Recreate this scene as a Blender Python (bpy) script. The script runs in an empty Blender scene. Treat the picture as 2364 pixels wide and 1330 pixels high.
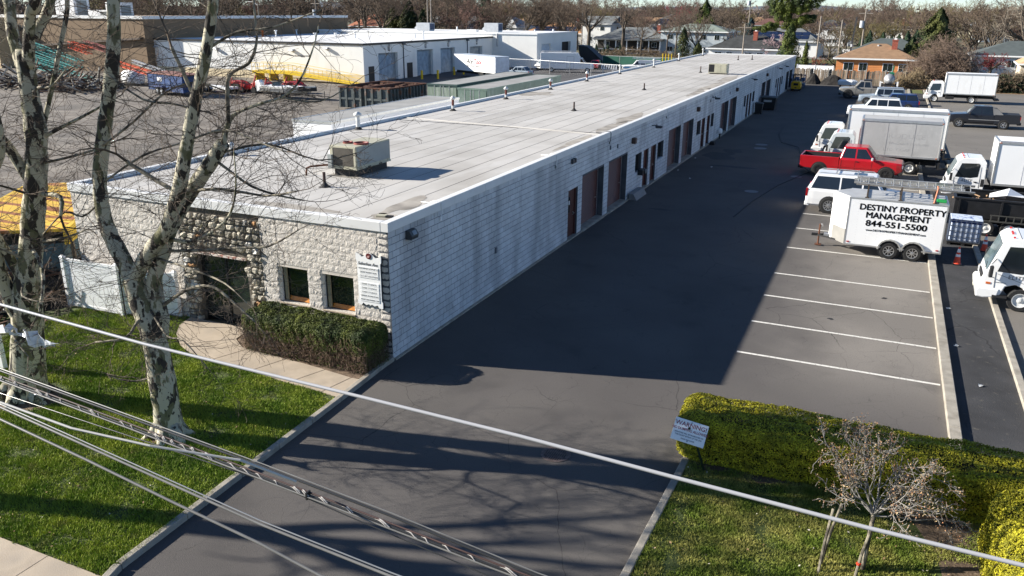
import bpy, bmesh, math, random
import numpy as np
from mathutils import Vector, Matrix
rad=math.radians
sc=bpy.context.scene
# ------------------------------------------------------------------ camera, sky, sun, exposure
cam_d=bpy.data.cameras.new('camera'); cam=bpy.data.objects.new('camera',cam_d)
sc.collection.objects.link(cam); sc.camera=cam
cam_d.sensor_fit='HORIZONTAL'; cam_d.sensor_width=36.0; cam_d.lens=1874.37/2364*36.0
cam_d.clip_start=0.1; cam_d.clip_end=6000
YAW,PIT,ROL=-0.4212705,0.3289543,0.0067451
cam.location=(11.951,-18.296,9.6)
fwd=Vector((math.sin(YAW)*math.cos(PIT),math.cos(YAW)*math.cos(PIT),-math.sin(PIT)))
rt=Vector((math.cos(YAW),-math.sin(YAW),0)); up=rt.cross(fwd)
r2=rt*math.cos(ROL)+up*math.sin(ROL); u2=up*math.cos(ROL)-rt*math.sin(ROL)
mm=Matrix((r2,u2,-fwd)).transposed().to_4x4(); mm.translation=cam.location; cam.matrix_world=mm
SUN_EL=rad(23.8); SUN_AZ=rad(15)   # light travels towards (cos az, sin az)
w=bpy.data.worlds.new('World'); sc.world=w; w.use_nodes=True
nt=w.node_tree; bg=nt.nodes['Background']; sky=nt.nodes.new('ShaderNodeTexSky')
sky.sky_type='NISHITA'; sky.sun_disc=False; sky.sun_elevation=SUN_EL; sky.sun_rotation=rad(255)
sky.air_density=0.7; sky.dust_density=0.0; sky.ozone_density=3.5
nt.links.new(sky.outputs[0],bg.inputs[0]); bg.inputs[1].default_value=0.07
sl=bpy.data.lights.new('sun','SUN'); sl.energy=5.0; sl.angle=rad(0.53); sl.color=(1.0,0.94,0.84)
so=bpy.data.objects.new('sun',sl); sc.collection.objects.link(so)
so.rotation_euler=Vector((math.cos(SUN_AZ)*math.cos(SUN_EL),math.sin(SUN_AZ)*math.cos(SUN_EL),-math.sin(SUN_EL))).to_track_quat('-Z','Y').to_euler()
sc.view_settings.view_transform='Standard'; sc.view_settings.look='None'; sc.view_settings.exposure=1.2; sc.view_settings.gamma=1.0
sc.view_settings.use_curve_mapping=False
sc.render.engine='CYCLES'
try:
    sc.cycles.max_bounces=6; sc.cycles.transparent_max_bounces=8; sc.cycles.diffuse_bounces=3
except Exception: pass
# ------------------------------------------------------------------ helpers
col=sc.collection
MT={}
def mat(name,c,rough=.7,metal=0.,var=.12,scale=2.,c2=None,bump=0.,bs=20.,isl=0.,spec=.4,thr=None,stretch=None,emit=0,coat=0.,trans=0.,detail=4.):
    """procedural material: colour c varied by noise (or mixed with c2 past a threshold), island jitter, noise bump"""
    if name in MT: return MT[name]
    m=bpy.data.materials.new(name); m.use_nodes=True; n=m.node_tree.nodes; l=m.node_tree.links
    b=n['Principled BSDF']; b.inputs['Roughness'].default_value=rough; b.inputs['Metallic'].default_value=metal
    b.inputs['Specular IOR Level'].default_value=spec
    if coat: b.inputs['Coat Weight'].default_value=coat; b.inputs['Coat Roughness'].default_value=.05
    tc=n.new('ShaderNodeNewGeometry'); src=tc.outputs['Position']
    if stretch:
        mp=n.new('ShaderNodeMapping'); mp.inputs['Scale'].default_value=stretch; l.new(src,mp.inputs[0]); src=mp.outputs[0]
    nz=n.new('ShaderNodeTexNoise'); nz.inputs['Scale'].default_value=scale; nz.inputs['Detail'].default_value=detail; l.new(src,nz.inputs['Vector'])
    rp=n.new('ShaderNodeValToRGB'); l.new(nz.outputs['Fac'],rp.inputs[0]); e=rp.color_ramp.elements
    lo,hi=thr if thr else (.3,.7)
    e[0].position=lo; e[1].position=hi
    if c2 is None:
        e[0].color=(c[0]*(1-var),c[1]*(1-var),c[2]*(1-var),1); e[1].color=(min(1,c[0]*(1+var)),min(1,c[1]*(1+var)),min(1,c[2]*(1+var)),1)
    else: e[0].color=(*c,1); e[1].color=(*c2,1)
    out=rp.outputs[0]
    if isl:
        g=n.new('ShaderNodeNewGeometry'); mr=n.new('ShaderNodeMapRange'); mr.inputs[3].default_value=1-isl; mr.inputs[4].default_value=1+isl
        l.new(g.outputs['Random Per Island'],mr.inputs[0]); vm=n.new('ShaderNodeVectorMath'); vm.operation='SCALE'
        l.new(out,vm.inputs[0]); l.new(mr.outputs[0],vm.inputs['Scale']); out=vm.outputs[0]
    l.new(out,b.inputs['Base Color'])
    if bump:
        n2=n.new('ShaderNodeTexNoise'); n2.inputs['Scale'].default_value=bs; n2.inputs['Detail'].default_value=5; l.new(src,n2.inputs['Vector'])
        bp=n.new('ShaderNodeBump'); bp.inputs['Strength'].default_value=min(1,bump); bp.inputs['Distance'].default_value=.02*max(1,bump)
        l.new(n2.outputs['Fac'],bp.inputs['Height']); l.new(bp.outputs[0],b.inputs['Normal'])
    MT[name]=m; return m
def objvar(m,amt,sat=None):
    """tone that differs from object to object (natural variation between alike pieces)"""
    n=m.node_tree.nodes; l=m.node_tree.links; b=n['Principled BSDF']; s=b.inputs['Base Color'].links[0].from_socket
    oi=n.new('ShaderNodeObjectInfo'); mr=n.new('ShaderNodeMapRange'); mr.inputs[3].default_value=1-amt; mr.inputs[4].default_value=1+amt
    vm=n.new('ShaderNodeVectorMath'); vm.operation='SCALE'; l.new(oi.outputs['Random'],mr.inputs[0]); l.new(s,vm.inputs[0]); l.new(mr.outputs[0],vm.inputs['Scale'])
    l.new(vm.outputs[0],b.inputs['Base Color']); return m
def layer(m,c,scale,lo,hi,amount=1.,kind='noise',stretch=None,detail=5.,distort=0.):
    """mix one more stain/crack layer over a material made by mat()"""
    n=m.node_tree.nodes; l=m.node_tree.links; b=n['Principled BSDF']; s=b.inputs['Base Color'].links[0].from_socket
    tc=n.new('ShaderNodeNewGeometry'); src=tc.outputs['Position']
    if stretch:
        mp=n.new('ShaderNodeMapping'); mp.inputs['Scale'].default_value=stretch; l.new(src,mp.inputs[0]); src=mp.outputs[0]
    if kind=='crack':
        nz=n.new('ShaderNodeTexNoise'); nz.inputs['Scale'].default_value=scale*2.3; nz.inputs['Detail'].default_value=6; l.new(src,nz.inputs['Vector'])
        vm=n.new('ShaderNodeVectorMath'); vm.operation='SCALE'; vm.inputs['Scale'].default_value=distort; l.new(nz.outputs['Color'],vm.inputs[0])
        va=n.new('ShaderNodeVectorMath'); va.operation='ADD'; l.new(src,va.inputs[0]); l.new(vm.outputs[0],va.inputs[1])
        t=n.new('ShaderNodeTexVoronoi'); t.feature='DISTANCE_TO_EDGE'; t.inputs['Scale'].default_value=scale; l.new(va.outputs[0],t.inputs['Vector']); fac=t.outputs['Distance']
    else:
        t=n.new('ShaderNodeTexNoise'); t.inputs['Scale'].default_value=scale; t.inputs['Detail'].default_value=detail; l.new(src,t.inputs['Vector']); fac=t.outputs['Fac']
    mr=n.new('ShaderNodeMapRange'); mr.inputs[1].default_value=lo; mr.inputs[2].default_value=hi; mr.inputs[3].default_value=0; mr.inputs[4].default_value=amount
    if kind=='crack': mr.inputs[3].default_value=amount; mr.inputs[4].default_value=0
    l.new(fac,mr.inputs[0]); f=mr.outputs[0]
    if kind=='crack':   # cracks only in places
        t2=n.new('ShaderNodeTexNoise'); t2.inputs['Scale'].default_value=scale*.6; l.new(src,t2.inputs['Vector'])
        m2=n.new('ShaderNodeMapRange'); m2.inputs[1].default_value=.48; m2.inputs[2].default_value=.58; l.new(t2.outputs['Fac'],m2.inputs[0])
        mu=n.new('ShaderNodeMath'); mu.operation='MULTIPLY'; l.new(f,mu.inputs[0]); l.new(m2.outputs[0],mu.inputs[1]); f=mu.outputs[0]
    mx=n.new('ShaderNodeMix'); mx.data_type='RGBA'; l.new(f,mx.inputs['Factor']); l.new(s,mx.inputs['A']); mx.inputs['B'].default_value=(*c,1)
    l.new(mx.outputs['Result'],b.inputs['Base Color']); return m
def glass(name,c=(.012,.016,.02)):
    if name in MT: return MT[name]
    m=mat(name,c,rough=.04,var=.2,spec=.9); return m
class MB:
    def __init__(s): s.v=[]; s.f=[]; s.T=None
    def _a(s,vs,fs):
        k=len(s.v)
        if s.T is not None: vs=[tuple(s.T@Vector(p)) for p in vs]
        s.v+=[tuple(p) for p in vs]; s.f+=[tuple(i+k for i in f) for f in fs]; return s
    def box(s,x0,x1,y0,y1,z0,z1):
        return s._a([(x0,y0,z0),(x1,y0,z0),(x1,y1,z0),(x0,y1,z0),(x0,y0,z1),(x1,y0,z1),(x1,y1,z1),(x0,y1,z1)],
          [(3,2,1,0),(4,5,6,7),(0,1,5,4),(1,2,6,5),(2,3,7,6),(3,0,4,7)])
    def quad(s,a,b,c,d): return s._a([a,b,c,d],[(0,1,2,3)])
    def prism(s,poly,axis,a,b,poly2=None):
        """poly: 2D list; axis x: (y,z), y: (x,z), z: (x,y)"""
        p2=poly2 or poly
        def m(p,t): return (t,p[0],p[1]) if axis=='x' else (p[0],t,p[1]) if axis=='y' else (p[0],p[1],t)
        n=len(poly); vs=[m(p,a) for p in poly]+[m(p,b) for p in p2]
        fs=[tuple(range(n))[::-1],tuple(range(n,2*n))]+[(i,(i+1)%n,n+(i+1)%n,n+i) for i in range(n)]
        return s._a(vs,fs)
    def cyl(s,p0,p1,r0,r1=None,n=12,caps=True):
        r1=r0 if r1 is None else r1; p0=Vector(p0);p1=Vector(p1); d=(p1-p0); 
        if d.length<1e-6: return s
        d.normalize(); a=d.orthogonal().normalized(); b=d.cross(a); vs=[]
        for p,r in ((p0,r0),(p1,r1)):
            for i in range(n):
                t=2*math.pi*i/n; vs.append(tuple(p+(a*math.cos(t)+b*math.sin(t))*r))
        fs=[(i,(i+1)%n,n+(i+1)%n,n+i) for i in range(n)]
        if caps: fs+=[tuple(range(n))[::-1],tuple(range(n,2*n))]
        return s._a(vs,fs)
    def tube(s,pts,r,n=6,caps=True):
        P=[Vector(p) for p in pts]; R=r if isinstance(r,(list,tuple)) else [r]*len(P); vs=[]; ref=None
        for k,p in enumerate(P):
            d=(P[min(k+1,len(P)-1)]-P[max(k-1,0)]); d=d.normalized() if d.length>1e-9 else Vector((0,0,1))
            if ref is None: a=d.orthogonal().normalized()
            else:
                a=ref-d*ref.dot(d); a=a.normalized() if a.length>1e-6 else d.orthogonal().normalized()
            ref=a; b=d.cross(a)
            for i in range(n):
                t=2*math.pi*i/n; vs.append(tuple(p+(a*math.cos(t)+b*math.sin(t))*R[k]))
        fs=[(k*n+i,k*n+(i+1)%n,(k+1)*n+(i+1)%n,(k+1)*n+i) for k in range(len(P)-1) for i in range(n)]
        if caps: fs+=[tuple(range(n))[::-1],tuple(range((len(P)-1)*n,len(P)*n))]
        return s._a(vs,fs)
    def lathe(s,prof,n=14,c=(0,0,0),axis='z',caps=True):
        vs=[]
        for r,z in prof:
            for i in range(n):
                t=2*math.pi*i/n; q=(r*math.cos(t),r*math.sin(t),z)
                if axis=='y': q=(q[0],q[2],q[1])
                if axis=='x': q=(q[2],q[0],q[1])
                vs.append((q[0]+c[0],q[1]+c[1],q[2]+c[2]))
        k=len(prof); fs=[(j*n+i,j*n+(i+1)%n,(j+1)*n+(i+1)%n,(j+1)*n+i) for j in range(k-1) for i in range(n)]
        if caps: fs+=[tuple(range(n))[::-1],tuple(range((k-1)*n,k*n))]
        return s._a(vs,fs)
    def mesh(s,name,m=None,smooth=False):
        me=bpy.data.meshes.new(name); me.from_pydata(s.v,[],s.f)
        if m: me.materials.append(m)
        bm=bmesh.new(); bm.from_mesh(me); bmesh.ops.recalc_face_normals(bm,faces=bm.faces); bm.to_mesh(me); bm.free()
        if smooth: me.polygons.foreach_set('use_smooth',[True]*len(me.polygons))
        me.update(); return me
def tag(o,label=None,cat=None,group=None,kind=None):
    if label: o['label']=label
    if cat: o['category']=cat
    if group: o['group']=group
    if kind: o['kind']=kind
    return o
def link(name,me,parent=None,loc=None,rz=0):
    o=bpy.data.objects.new(name,me); col.objects.link(o)
    if parent: o.parent=parent
    if loc is not None: o.location=loc
    if rz: o.rotation_euler=(0,0,rz)
    return o
def part(name,mb,m,parent,label=None,kind=None,smooth=False,bev=0,loc=None,rz=0):
    o=link(name,mb.mesh(name,m,smooth),parent,loc,rz)
    if label: o['label']=label
    if kind: o['kind']=kind
    if bev:
        b=o.modifiers.new('bevel','BEVEL'); b.width=bev; b.segments=2; b.limit_method='ANGLE'
    return o
def struct(name,mb,m,smooth=False): return tag(link(name,mb.mesh(name,m,smooth)),kind='structure')
def thing(name,label,cat,loc=(0,0,0),rz=0,group=None):
    o=bpy.data.objects.new(name,None); col.objects.link(o); o.location=loc; o.rotation_euler=(0,0,rz); o.empty_display_size=.3
    return tag(o,label,cat,group)
def solo(name,mb,m,label,cat,group=None,kind=None,smooth=False,loc=None,rz=0,bev=0):
    o=part(name,mb,m,None,None,kind,smooth,bev,loc,rz); return tag(o,label,cat,group)
def kids(o): return [c for c in bpy.data.objects if c.parent==o]
def dup(root,loc,rz,label,group=None,scale=None,tree=None):
    r=root.copy(); col.objects.link(r); r.location=loc; r.rotation_euler=(0,0,rz); r['label']=label
    if group: r['group']=group
    if scale: r.scale=scale
    for ch,gs in (tree if tree is not None else treeof(root)):
        c=ch.copy(); col.objects.link(c); c.parent=r
        for g in gs:
            d=g.copy(); col.objects.link(d); d.parent=c
    return r
def treeof(root): return [(c,kids(c)) for c in kids(root)]
def tris_mesh(name,V,F,m,smooth=False):
    """numpy vertex array (n,3), face array (k,3 or 4) -> mesh"""
    V=np.asarray(V,np.float32); F=np.asarray(F,np.int32); k=F.shape[1]
    me=bpy.data.meshes.new(name); me.vertices.add(len(V)); me.vertices.foreach_set('co',V.ravel())
    me.loops.add(F.size); me.loops.foreach_set('vertex_index',F.ravel())
    me.polygons.add(len(F)); me.polygons.foreach_set('loop_start',np.arange(0,F.size,k,dtype=np.int32))
    me.polygons.foreach_set('loop_total',np.full(len(F),k,np.int32))
    if smooth: me.polygons.foreach_set('use_smooth',np.ones(len(F),bool))
    me.materials.append(m); me.update(calc_edges=True); return me
def seg_mesh(name,P0,P1,R0,R1,m,n=3):
    """many thin twig segments as n-sided sleeves, vectorised"""
    P0=np.asarray(P0,float);P1=np.asarray(P1,float);R0=np.asarray(R0,float);R1=np.asarray(R1,float)
    d=P1-P0; d/=np.maximum(np.linalg.norm(d,axis=1,keepdims=True),1e-9)
    ref=np.where(np.abs(d[:,2:3])<.9,np.array([[0,0,1.]]),np.array([[1.,0,0]])); a=np.cross(d,ref); a/=np.linalg.norm(a,axis=1,keepdims=True); b=np.cross(d,a)
    N=len(P0); V=np.zeros((N,2*n,3))
    for i in range(n):
        t=2*math.pi*i/n; o=a*math.cos(t)+b*math.sin(t); V[:,i]=P0+o*R0[:,None]; V[:,n+i]=P1+o*R1[:,None]
    F=[]; base=(np.arange(N)*2*n)[:,None]
    for i in range(n): F.append(base+np.array([[i,(i+1)%n,n+(i+1)%n,n+i]]))
    return tris_mesh(name,V.reshape(-1,3),np.concatenate(F),m)
def leaf_mesh(name,C,N,S,m,rng,aspect=.6):
    """leaf-sized rhombs at centres C, roughly facing N, size S"""
    C=np.asarray(C);K=len(C); N=N+rng.normal(0,.55,(K,3)); N/=np.linalg.norm(N,axis=1,keepdims=True)+1e-9
    r=rng.normal(0,1,(K,3)); a=np.cross(N,r); a/=np.linalg.norm(a,axis=1,keepdims=True)+1e-9; b=np.cross(N,a)
    S=np.broadcast_to(np.asarray(S).reshape(-1,1),(K,1)); V=np.stack([C+a*S,C+b*S*aspect,C-a*S,C-b*S*aspect],1).reshape(-1,3)
    F=(np.arange(K)*4)[:,None]+np.array([[0,1,2,3]]); return tris_mesh(name,V,F,m)
def text_mesh(name,body,size,m,depth=.004,bold=.0,shear=0,sx=1.,align='CENTER',space=1.,fat=0):
    cu=bpy.data.curves.new(name,'FONT'); cu.body=body; cu.size=size; cu.extrude=depth; cu.offset=bold; cu.shear=shear; cu.align_x=align; cu.align_y='CENTER'; cu.space_line=space
    cu.resolution_u=3
    o=bpy.data.objects.new(name,cu); col.objects.link(o); bpy.context.view_layer.update()
    me=bpy.data.meshes.new_from_object(o.evaluated_get(bpy.context.evaluated_depsgraph_get())); bpy.data.objects.remove(o); bpy.data.curves.remove(cu)
    if fat:   # heavier strokes: the outline repeated a hair to each side
        bm=bmesh.new()
        for dx,dy in ((fat,0),(-fat,0),(0,fat*.8),(0,-fat*.8)): 
            m2=me.copy(); m2.transform(Matrix.Translation((dx,dy,0))); bm.from_mesh(m2); bpy.data.meshes.remove(m2)
        bm.to_mesh(me); bm.free()
    me.transform(Matrix.Diagonal((sx,1,1,1))); me.materials.clear(); me.materials.append(m); return me
def text(name,body,size,m,parent,loc,rot,**k):
    o=link(name,text_mesh(name,body,size,m,**k),parent,loc); o.rotation_euler=rot; return o
FRONT=(rad(90),0,0)      # text readable from -Y
SIDE=(rad(90),0,rad(90)) # text readable from +X
# ------------------------------------------------------------------ materials
asphalt=mat('asphalt',(.098,.09,.085),rough=.9,var=.12,scale=.35,bump=.5,bs=60,spec=.2)
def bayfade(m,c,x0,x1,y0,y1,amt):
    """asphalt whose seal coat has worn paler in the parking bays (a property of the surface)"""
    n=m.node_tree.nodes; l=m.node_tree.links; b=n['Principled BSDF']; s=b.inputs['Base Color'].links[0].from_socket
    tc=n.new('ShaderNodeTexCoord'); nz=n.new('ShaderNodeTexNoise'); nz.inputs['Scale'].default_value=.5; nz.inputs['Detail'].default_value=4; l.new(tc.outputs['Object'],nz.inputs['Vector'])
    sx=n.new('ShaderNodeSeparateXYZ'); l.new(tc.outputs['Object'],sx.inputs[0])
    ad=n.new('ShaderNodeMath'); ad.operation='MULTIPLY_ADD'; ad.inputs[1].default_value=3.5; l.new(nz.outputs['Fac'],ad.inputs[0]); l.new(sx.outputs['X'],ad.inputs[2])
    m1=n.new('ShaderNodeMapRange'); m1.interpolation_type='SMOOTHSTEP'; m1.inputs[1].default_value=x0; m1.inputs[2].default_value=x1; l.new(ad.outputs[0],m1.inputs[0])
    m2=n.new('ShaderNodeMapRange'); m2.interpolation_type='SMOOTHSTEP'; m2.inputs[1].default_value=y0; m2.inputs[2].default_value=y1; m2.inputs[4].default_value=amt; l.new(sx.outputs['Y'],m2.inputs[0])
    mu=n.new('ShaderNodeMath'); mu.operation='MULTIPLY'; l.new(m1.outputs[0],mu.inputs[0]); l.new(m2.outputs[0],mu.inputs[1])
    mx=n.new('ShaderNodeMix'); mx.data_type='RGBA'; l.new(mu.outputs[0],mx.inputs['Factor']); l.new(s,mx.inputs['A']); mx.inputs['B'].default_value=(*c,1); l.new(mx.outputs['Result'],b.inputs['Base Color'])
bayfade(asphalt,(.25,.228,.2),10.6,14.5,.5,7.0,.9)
layer(asphalt,(.17,.16,.15),90,.58,.74,.55); layer(asphalt,(.05,.048,.048),.5,.58,.7,.35); layer(asphalt,(.125,.115,.104),.16,.5,.62,.45); layer(asphalt,(.06,.057,.056),28,.56,.7,.5)
layer(asphalt,(.02,.019,.019),.3,.0,.0034,.8,'crack',distort=.55)
layer(asphalt,(.025,.024,.024),1.1,.0,.008,.55,'crack',distort=.5)
asph2=mat('strip asphalt',(.045,.045,.047),rough=.9,var=.25,scale=.8,bump=.6,bs=40,spec=.3); layer(asph2,(.12,.11,.09),5,.62,.72,.6); layer(asph2,(.013,.013,.014),.5,.0,.02,.8,'crack',distort=.8)
asph3=mat('neighbour lot asphalt',(.155,.142,.125),rough=.9,var=.12,scale=.3,bump=.3,bs=50); layer(asph3,(.07,.065,.06),.35,.0,.01,.7,'crack',distort=.6); layer(asph3,(.22,.205,.185),80,.55,.7,.5)
asph4=mat('rear lot asphalt',(.075,.072,.072),rough=.9,var=.15,scale=.2)
conc=mat('concrete',(.4,.33,.25),rough=.85,var=.14,scale=2.2,bump=.3,bs=50); layer(conc,(.2,.175,.15),1.1,.52,.7,.5); layer(conc,(.45,.41,.36),40,.55,.75,.4)
kerbm=mat('kerb concrete',(.33,.3,.25),rough=.88,var=.18,scale=3,bump=.4,bs=40); layer(kerbm,(.16,.14,.11),2.3,.52,.7,.55)
paintw=mat('line paint',(.68,.66,.6),rough=.7,var=.1,scale=12); layer(paintw,(.1,.095,.09),14,.55,.68,.65)
soil=mat('soil',(.15,.105,.07),rough=.95,var=.4,scale=3,bump=1,bs=18); layer(soil,(.3,.22,.15),12,.55,.7,.5)
gravel=mat('gravel',(.16,.138,.115),rough=.95,var=.25,scale=.5,bump=.8,bs=12); layer(gravel,(.075,.068,.06),.18,.5,.64,.65); layer(gravel,(.3,.26,.22),6,.52,.7,.6); layer(gravel,(.07,.06,.052),1.0,.52,.64,.65,stretch=(1,.3,1)); layer(gravel,(.27,.24,.2),.5,.54,.62,.5,stretch=(.25,1,1))  # stretched layers paint ruts, puddles and long tree shadows into the colour
land=mat('land',(.085,.09,.045),rough=.95,var=.35,scale=.05,c2=(.15,.125,.085))
turf=mat('turf base',(.06,.08,.02),rough=.95,var=.35,scale=3,bump=1,bs=25)
grassm=mat('grass blades',(.14,.22,.018),rough=.75,scale=1.1,c2=(.36,.41,.055),thr=(.35,.7),isl=.35,spec=.25)
layer(grassm,(.23,.2,.08),2.3,.6,.72,.5)
grassd=mat('dry grass blades',(.15,.21,.028),rough=.75,scale=1.6,c2=(.38,.36,.1),thr=(.35,.65),isl=.35,spec=.2)
block=mat('painted block',(.56,.57,.585),rough=.8,var=.1,scale=1.2,isl=.07,bump=.35,bs=60)
layer(block,(.3,.3,.31),.9,.48,.66,.65,stretch=(1,1,.22)); layer(block,(.2,.19,.18),3.2,.64,.74,.55,stretch=(1,1,.35)); layer(block,(.24,.23,.22),18,.66,.72,.5,stretch=(1,1,.6))
objvar(block,.06)
mortar=mat('mortar',(.3,.295,.29),rough=.9,var=.3,scale=1.5,bump=.4)
split=mat('split face block',(.58,.54,.49),rough=.9,var=.14,scale=9,bump=2.2,bs=34,isl=.04,stretch=(1.6,1.6,.55)); objvar(split,.05)
splitm=mat('split mortar',(.5,.46,.41),rough=.9,var=.1)
stone=mat('fieldstone',(.38,.345,.28),rough=.85,var=.3,scale=5,bump=1,bs=14); objvar(stone,.65)
stonem=mat('dark stone mortar',(.12,.105,.085),rough=.9,var=.3)
whitem=mat('white coping metal',(.7,.7,.69),rough=.5,var=.05,scale=1); layer(whitem,(.5,.48,.44),2.5,.6,.75,.4)
roofm=mat('roof membrane',(.46,.44,.41),rough=.8,var=.07,scale=.7,bump=.12,bs=30); layer(roofm,(.31,.29,.26),.22,.5,.66,.55); layer(roofm,(.55,.54,.52),1.2,.55,.7,.4,stretch=(1,.15,1)); layer(roofm,(.3,.28,.25),2.5,.62,.72,.3,stretch=(1,.3,1))
objvar(roofm,.045)
bitu=mat('bitumen',(.035,.033,.032),rough=.8,var=.3)
stain=mat('roof ponding dirt',(.3,.275,.24),rough=.9,var=.4,scale=1.2,bump=.2)
wh=mat('white paint',(.84,.84,.83),rough=.45,var=.03,scale=2)
whv=mat('white vinyl',(.8,.8,.8),rough=.4,var=.03)
warew=mat('warehouse white wall',(.8,.79,.75),rough=.75,var=.03,scale=.5); layer(warew,(.62,.6,.55),.4,.58,.72,.4,stretch=(1,1,.5))
wroof=mat('white warehouse roof',(.72,.72,.71),rough=.7,var=.06,scale=.1); layer(wroof,(.55,.53,.5),.12,.52,.66,.4,stretch=(1,.3,1))
blk=mat('black trim',(.015,.015,.016),rough=.5,var=.2)
dark=mat('dark interior',(.01,.01,.011),rough=.7,var=.2)
rub=mat('rubber',(.018,.018,.018),rough=.85,var=.2,scale=20)
rimm=mat('silver rim',(.5,.5,.5),rough=.3,metal=.8,var=.1)
rimw=mat('white steel rim',(.62,.62,.6),rough=.5,var=.15,scale=8)
rimb=mat('black rim',(.02,.02,.02),rough=.35,var=.1)
gl=glass('vehicle glass'); gl2=glass('window glass',(.02,.028,.026))
glc=mat('bluish windscreen',(.1,.14,.15),rough=.06,var=.4,scale=1.5,spec=.8)
galv=mat('galvanised steel',(.42,.43,.44),rough=.45,metal=.6,var=.15,scale=6)
alu=mat('aluminium',(.6,.6,.58),rough=.35,metal=.75,var=.1,scale=4)
rust=mat('rusty steel',(.16,.06,.03),rough=.9,scale=4,c2=(.06,.035,.025),bump=.3)
brown=mat('brown door paint',(.075,.024,.018),rough=.55,var=.15,scale=3)
brownr=mat('brown roller slats',(.11,.045,.036),rough=.5,var=.12,scale=3)
cream=mat('cream sheet metal',(.42,.4,.3),rough=.55,var=.1,scale=3); layer(cream,(.2,.15,.09),5,.64,.72,.6)
grey=mat('grey sheet metal',(.27,.29,.28),rough=.55,var=.08,scale=2)
coil=mat('coil fins',(.07,.062,.05),rough=.8,var=.3,scale=3)
bluegl=mat('solar panel',(.012,.02,.05),rough=.15,var=.2,spec=.8)
leafb=None
# ------------------------------------------------------------------ ground
rs=np.random.RandomState
def sheet(name,poly,z,m,thick=.0,kind='structure'):
    b=MB()
    if thick: b.prism(poly,'z',z-thick,z)
    else: b._a([(x,y,z) for x,y in poly],[tuple(range(len(poly)))])
    o=link(name,b.mesh(name,m)); o['kind']=kind; return o
sheet('land',[(-3000,-300),(3000,-300),(3000,4000),(-3000,4000)],-.03,land)
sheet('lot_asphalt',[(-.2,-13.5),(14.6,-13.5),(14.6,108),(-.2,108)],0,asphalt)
sheet('strip_asphalt',[(14.6,-1),(16.4,-1),(16.4,104),(14.6,104)],.01,asph2)
sheet('neighbour_lot_asphalt',[(16.4,-13),(48,-13),(48,104),(16.4,104)],.004,asph3)
sheet('gravel_yard',[(-160,2),(-12.5,2),(-12.5,84),(-160,84)],-.008,gravel)
sheet('rear_lot_asphalt',[(-56,84),(-12.5,84),(-12.5,134),(-56,134)],-.004,asph4)
sheet('side_street',[(-80,150),(60,136),(60,144),(-80,158)],-.012,asph3)
sheet('cross_street',[(-4,112),(3,112),(-2,240),(-9,240)],-.016,asph3)
for i,(p) in enumerate([[(-12,140),(2.4,139),(2.4,118),(-3,118)],[(14.4,99),(16.2,99),(16.2,108),(14.4,108)],[(2.6,113),(60,112),(60,117),(2.6,117.5)],[(-14,162),(8,158),(8,176),(-14,178)]]):
    sheet('grass_verge',p,.012+.002*i,mat('verge grass',(.07,.1,.02),var=.3,scale=.5,c2=(.14,.14,.05),rough=.9))
LAWN_L=[(-32,-10.35),(.55,-10.35),(.33,-6.7),(.12,-2.8),(0,-2.8),(-1.1,-2.72),(-2.7,-2.58),(-3.8,-2.46),(-4.7,-2.42),(-5.6,-2.25),(-6.3,-1.95),(-7.0,-1.35),(-7.5,-.7),(-7.7,-.02),(-12.4,-.02),(-13,-.6),(-32,-.6)]
LAWN_R=[(9.0,-13),(30,-13),(30,-1.1),(9.02,-1.1)]
lawnL=sheet('lawn_left',LAWN_L,.09,turf,.12); lawnR=sheet('lawn_right',LAWN_R,.09,turf,.12)
sheet('planting_bed',[(-5.1,-.02),(-5.2,-.3),(-5.0,-.85),(-4.46,-1.24),(-3.7,-1.33),(-2.1,-1.46),(-.2,-1.66),(-.02,-1.6),(-.02,-.02)],.085,soil,.1)
sheet('bare_earth',[(9.1,-2.2),(9.6,-2.55),(10.4,-2.45),(11.2,-2.2),(12.3,-1.9),(13.6,-2.5),(14.0,-3.6),(14.2,-5.5),(14.7,-5.5),(16,-1.3),(9.1,-1.3)],.096,soil)
sheet('bare_earth',[(-7.9,-6.8),(-6.9,-7.1),(-6.2,-6.5),(-6.3,-5.8),(-7.2,-5.5),(-8,-5.9)],.094,soil)
sheet('bare_earth',[(-2.6,-6.7),(-2.1,-6.8),(-1.75,-6.4),(-1.8,-5.8),(-2.5,-5.7)],.094,soil)
sw=tag(thing('sidewalk','','',(0,0,0)),kind='structure')
for i in range(12):
    x1=.62-i*1.5; part('slab',MB().prism([(x1-1.49,-11.9),(x1,-11.9),(x1,-10.37),(x1-1.49,-10.37)],'z',-.02,.1),conc,sw,bev=.008)
# path slabs
pth=tag(thing('path','','',(0,0,0)),kind='structure')
slabs=[[(-7.7,-.03),(-7.5,-.7),(-7.02,-1.3),(-6.27,-1.88),(-5.05,-.85),(-5.19,-.25),(-5.1,-.03)],
 [(-6.25,-1.9),(-5.6,-2.21),(-4.62,-2.4),(-4.2,-1.3),(-4.46,-1.26),(-5.03,-.87)],
 [(-4.6,-2.4),(-3.76,-2.42),(-3.1,-2.5),(-2.72,-1.41),(-3.73,-1.34),(-4.18,-1.31)],
 [(-3.08,-2.5),(-2.68,-2.55),(-1.66,-2.64),(-1.26,-1.54),(-2.08,-1.45),(-2.7,-1.42)],
 [(-1.64,-2.64),(-.9,-2.7),(-.5,-2.73),(-.3,-1.67),(-1.24,-1.55)],
 [(-.48,-2.73),(.06,-2.78),(.0,-1.66),(-.28,-1.68)]]
for s in slabs: part('slab',MB().prism(s,'z',-.02,.1),conc,pth,bev=.008)
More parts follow.
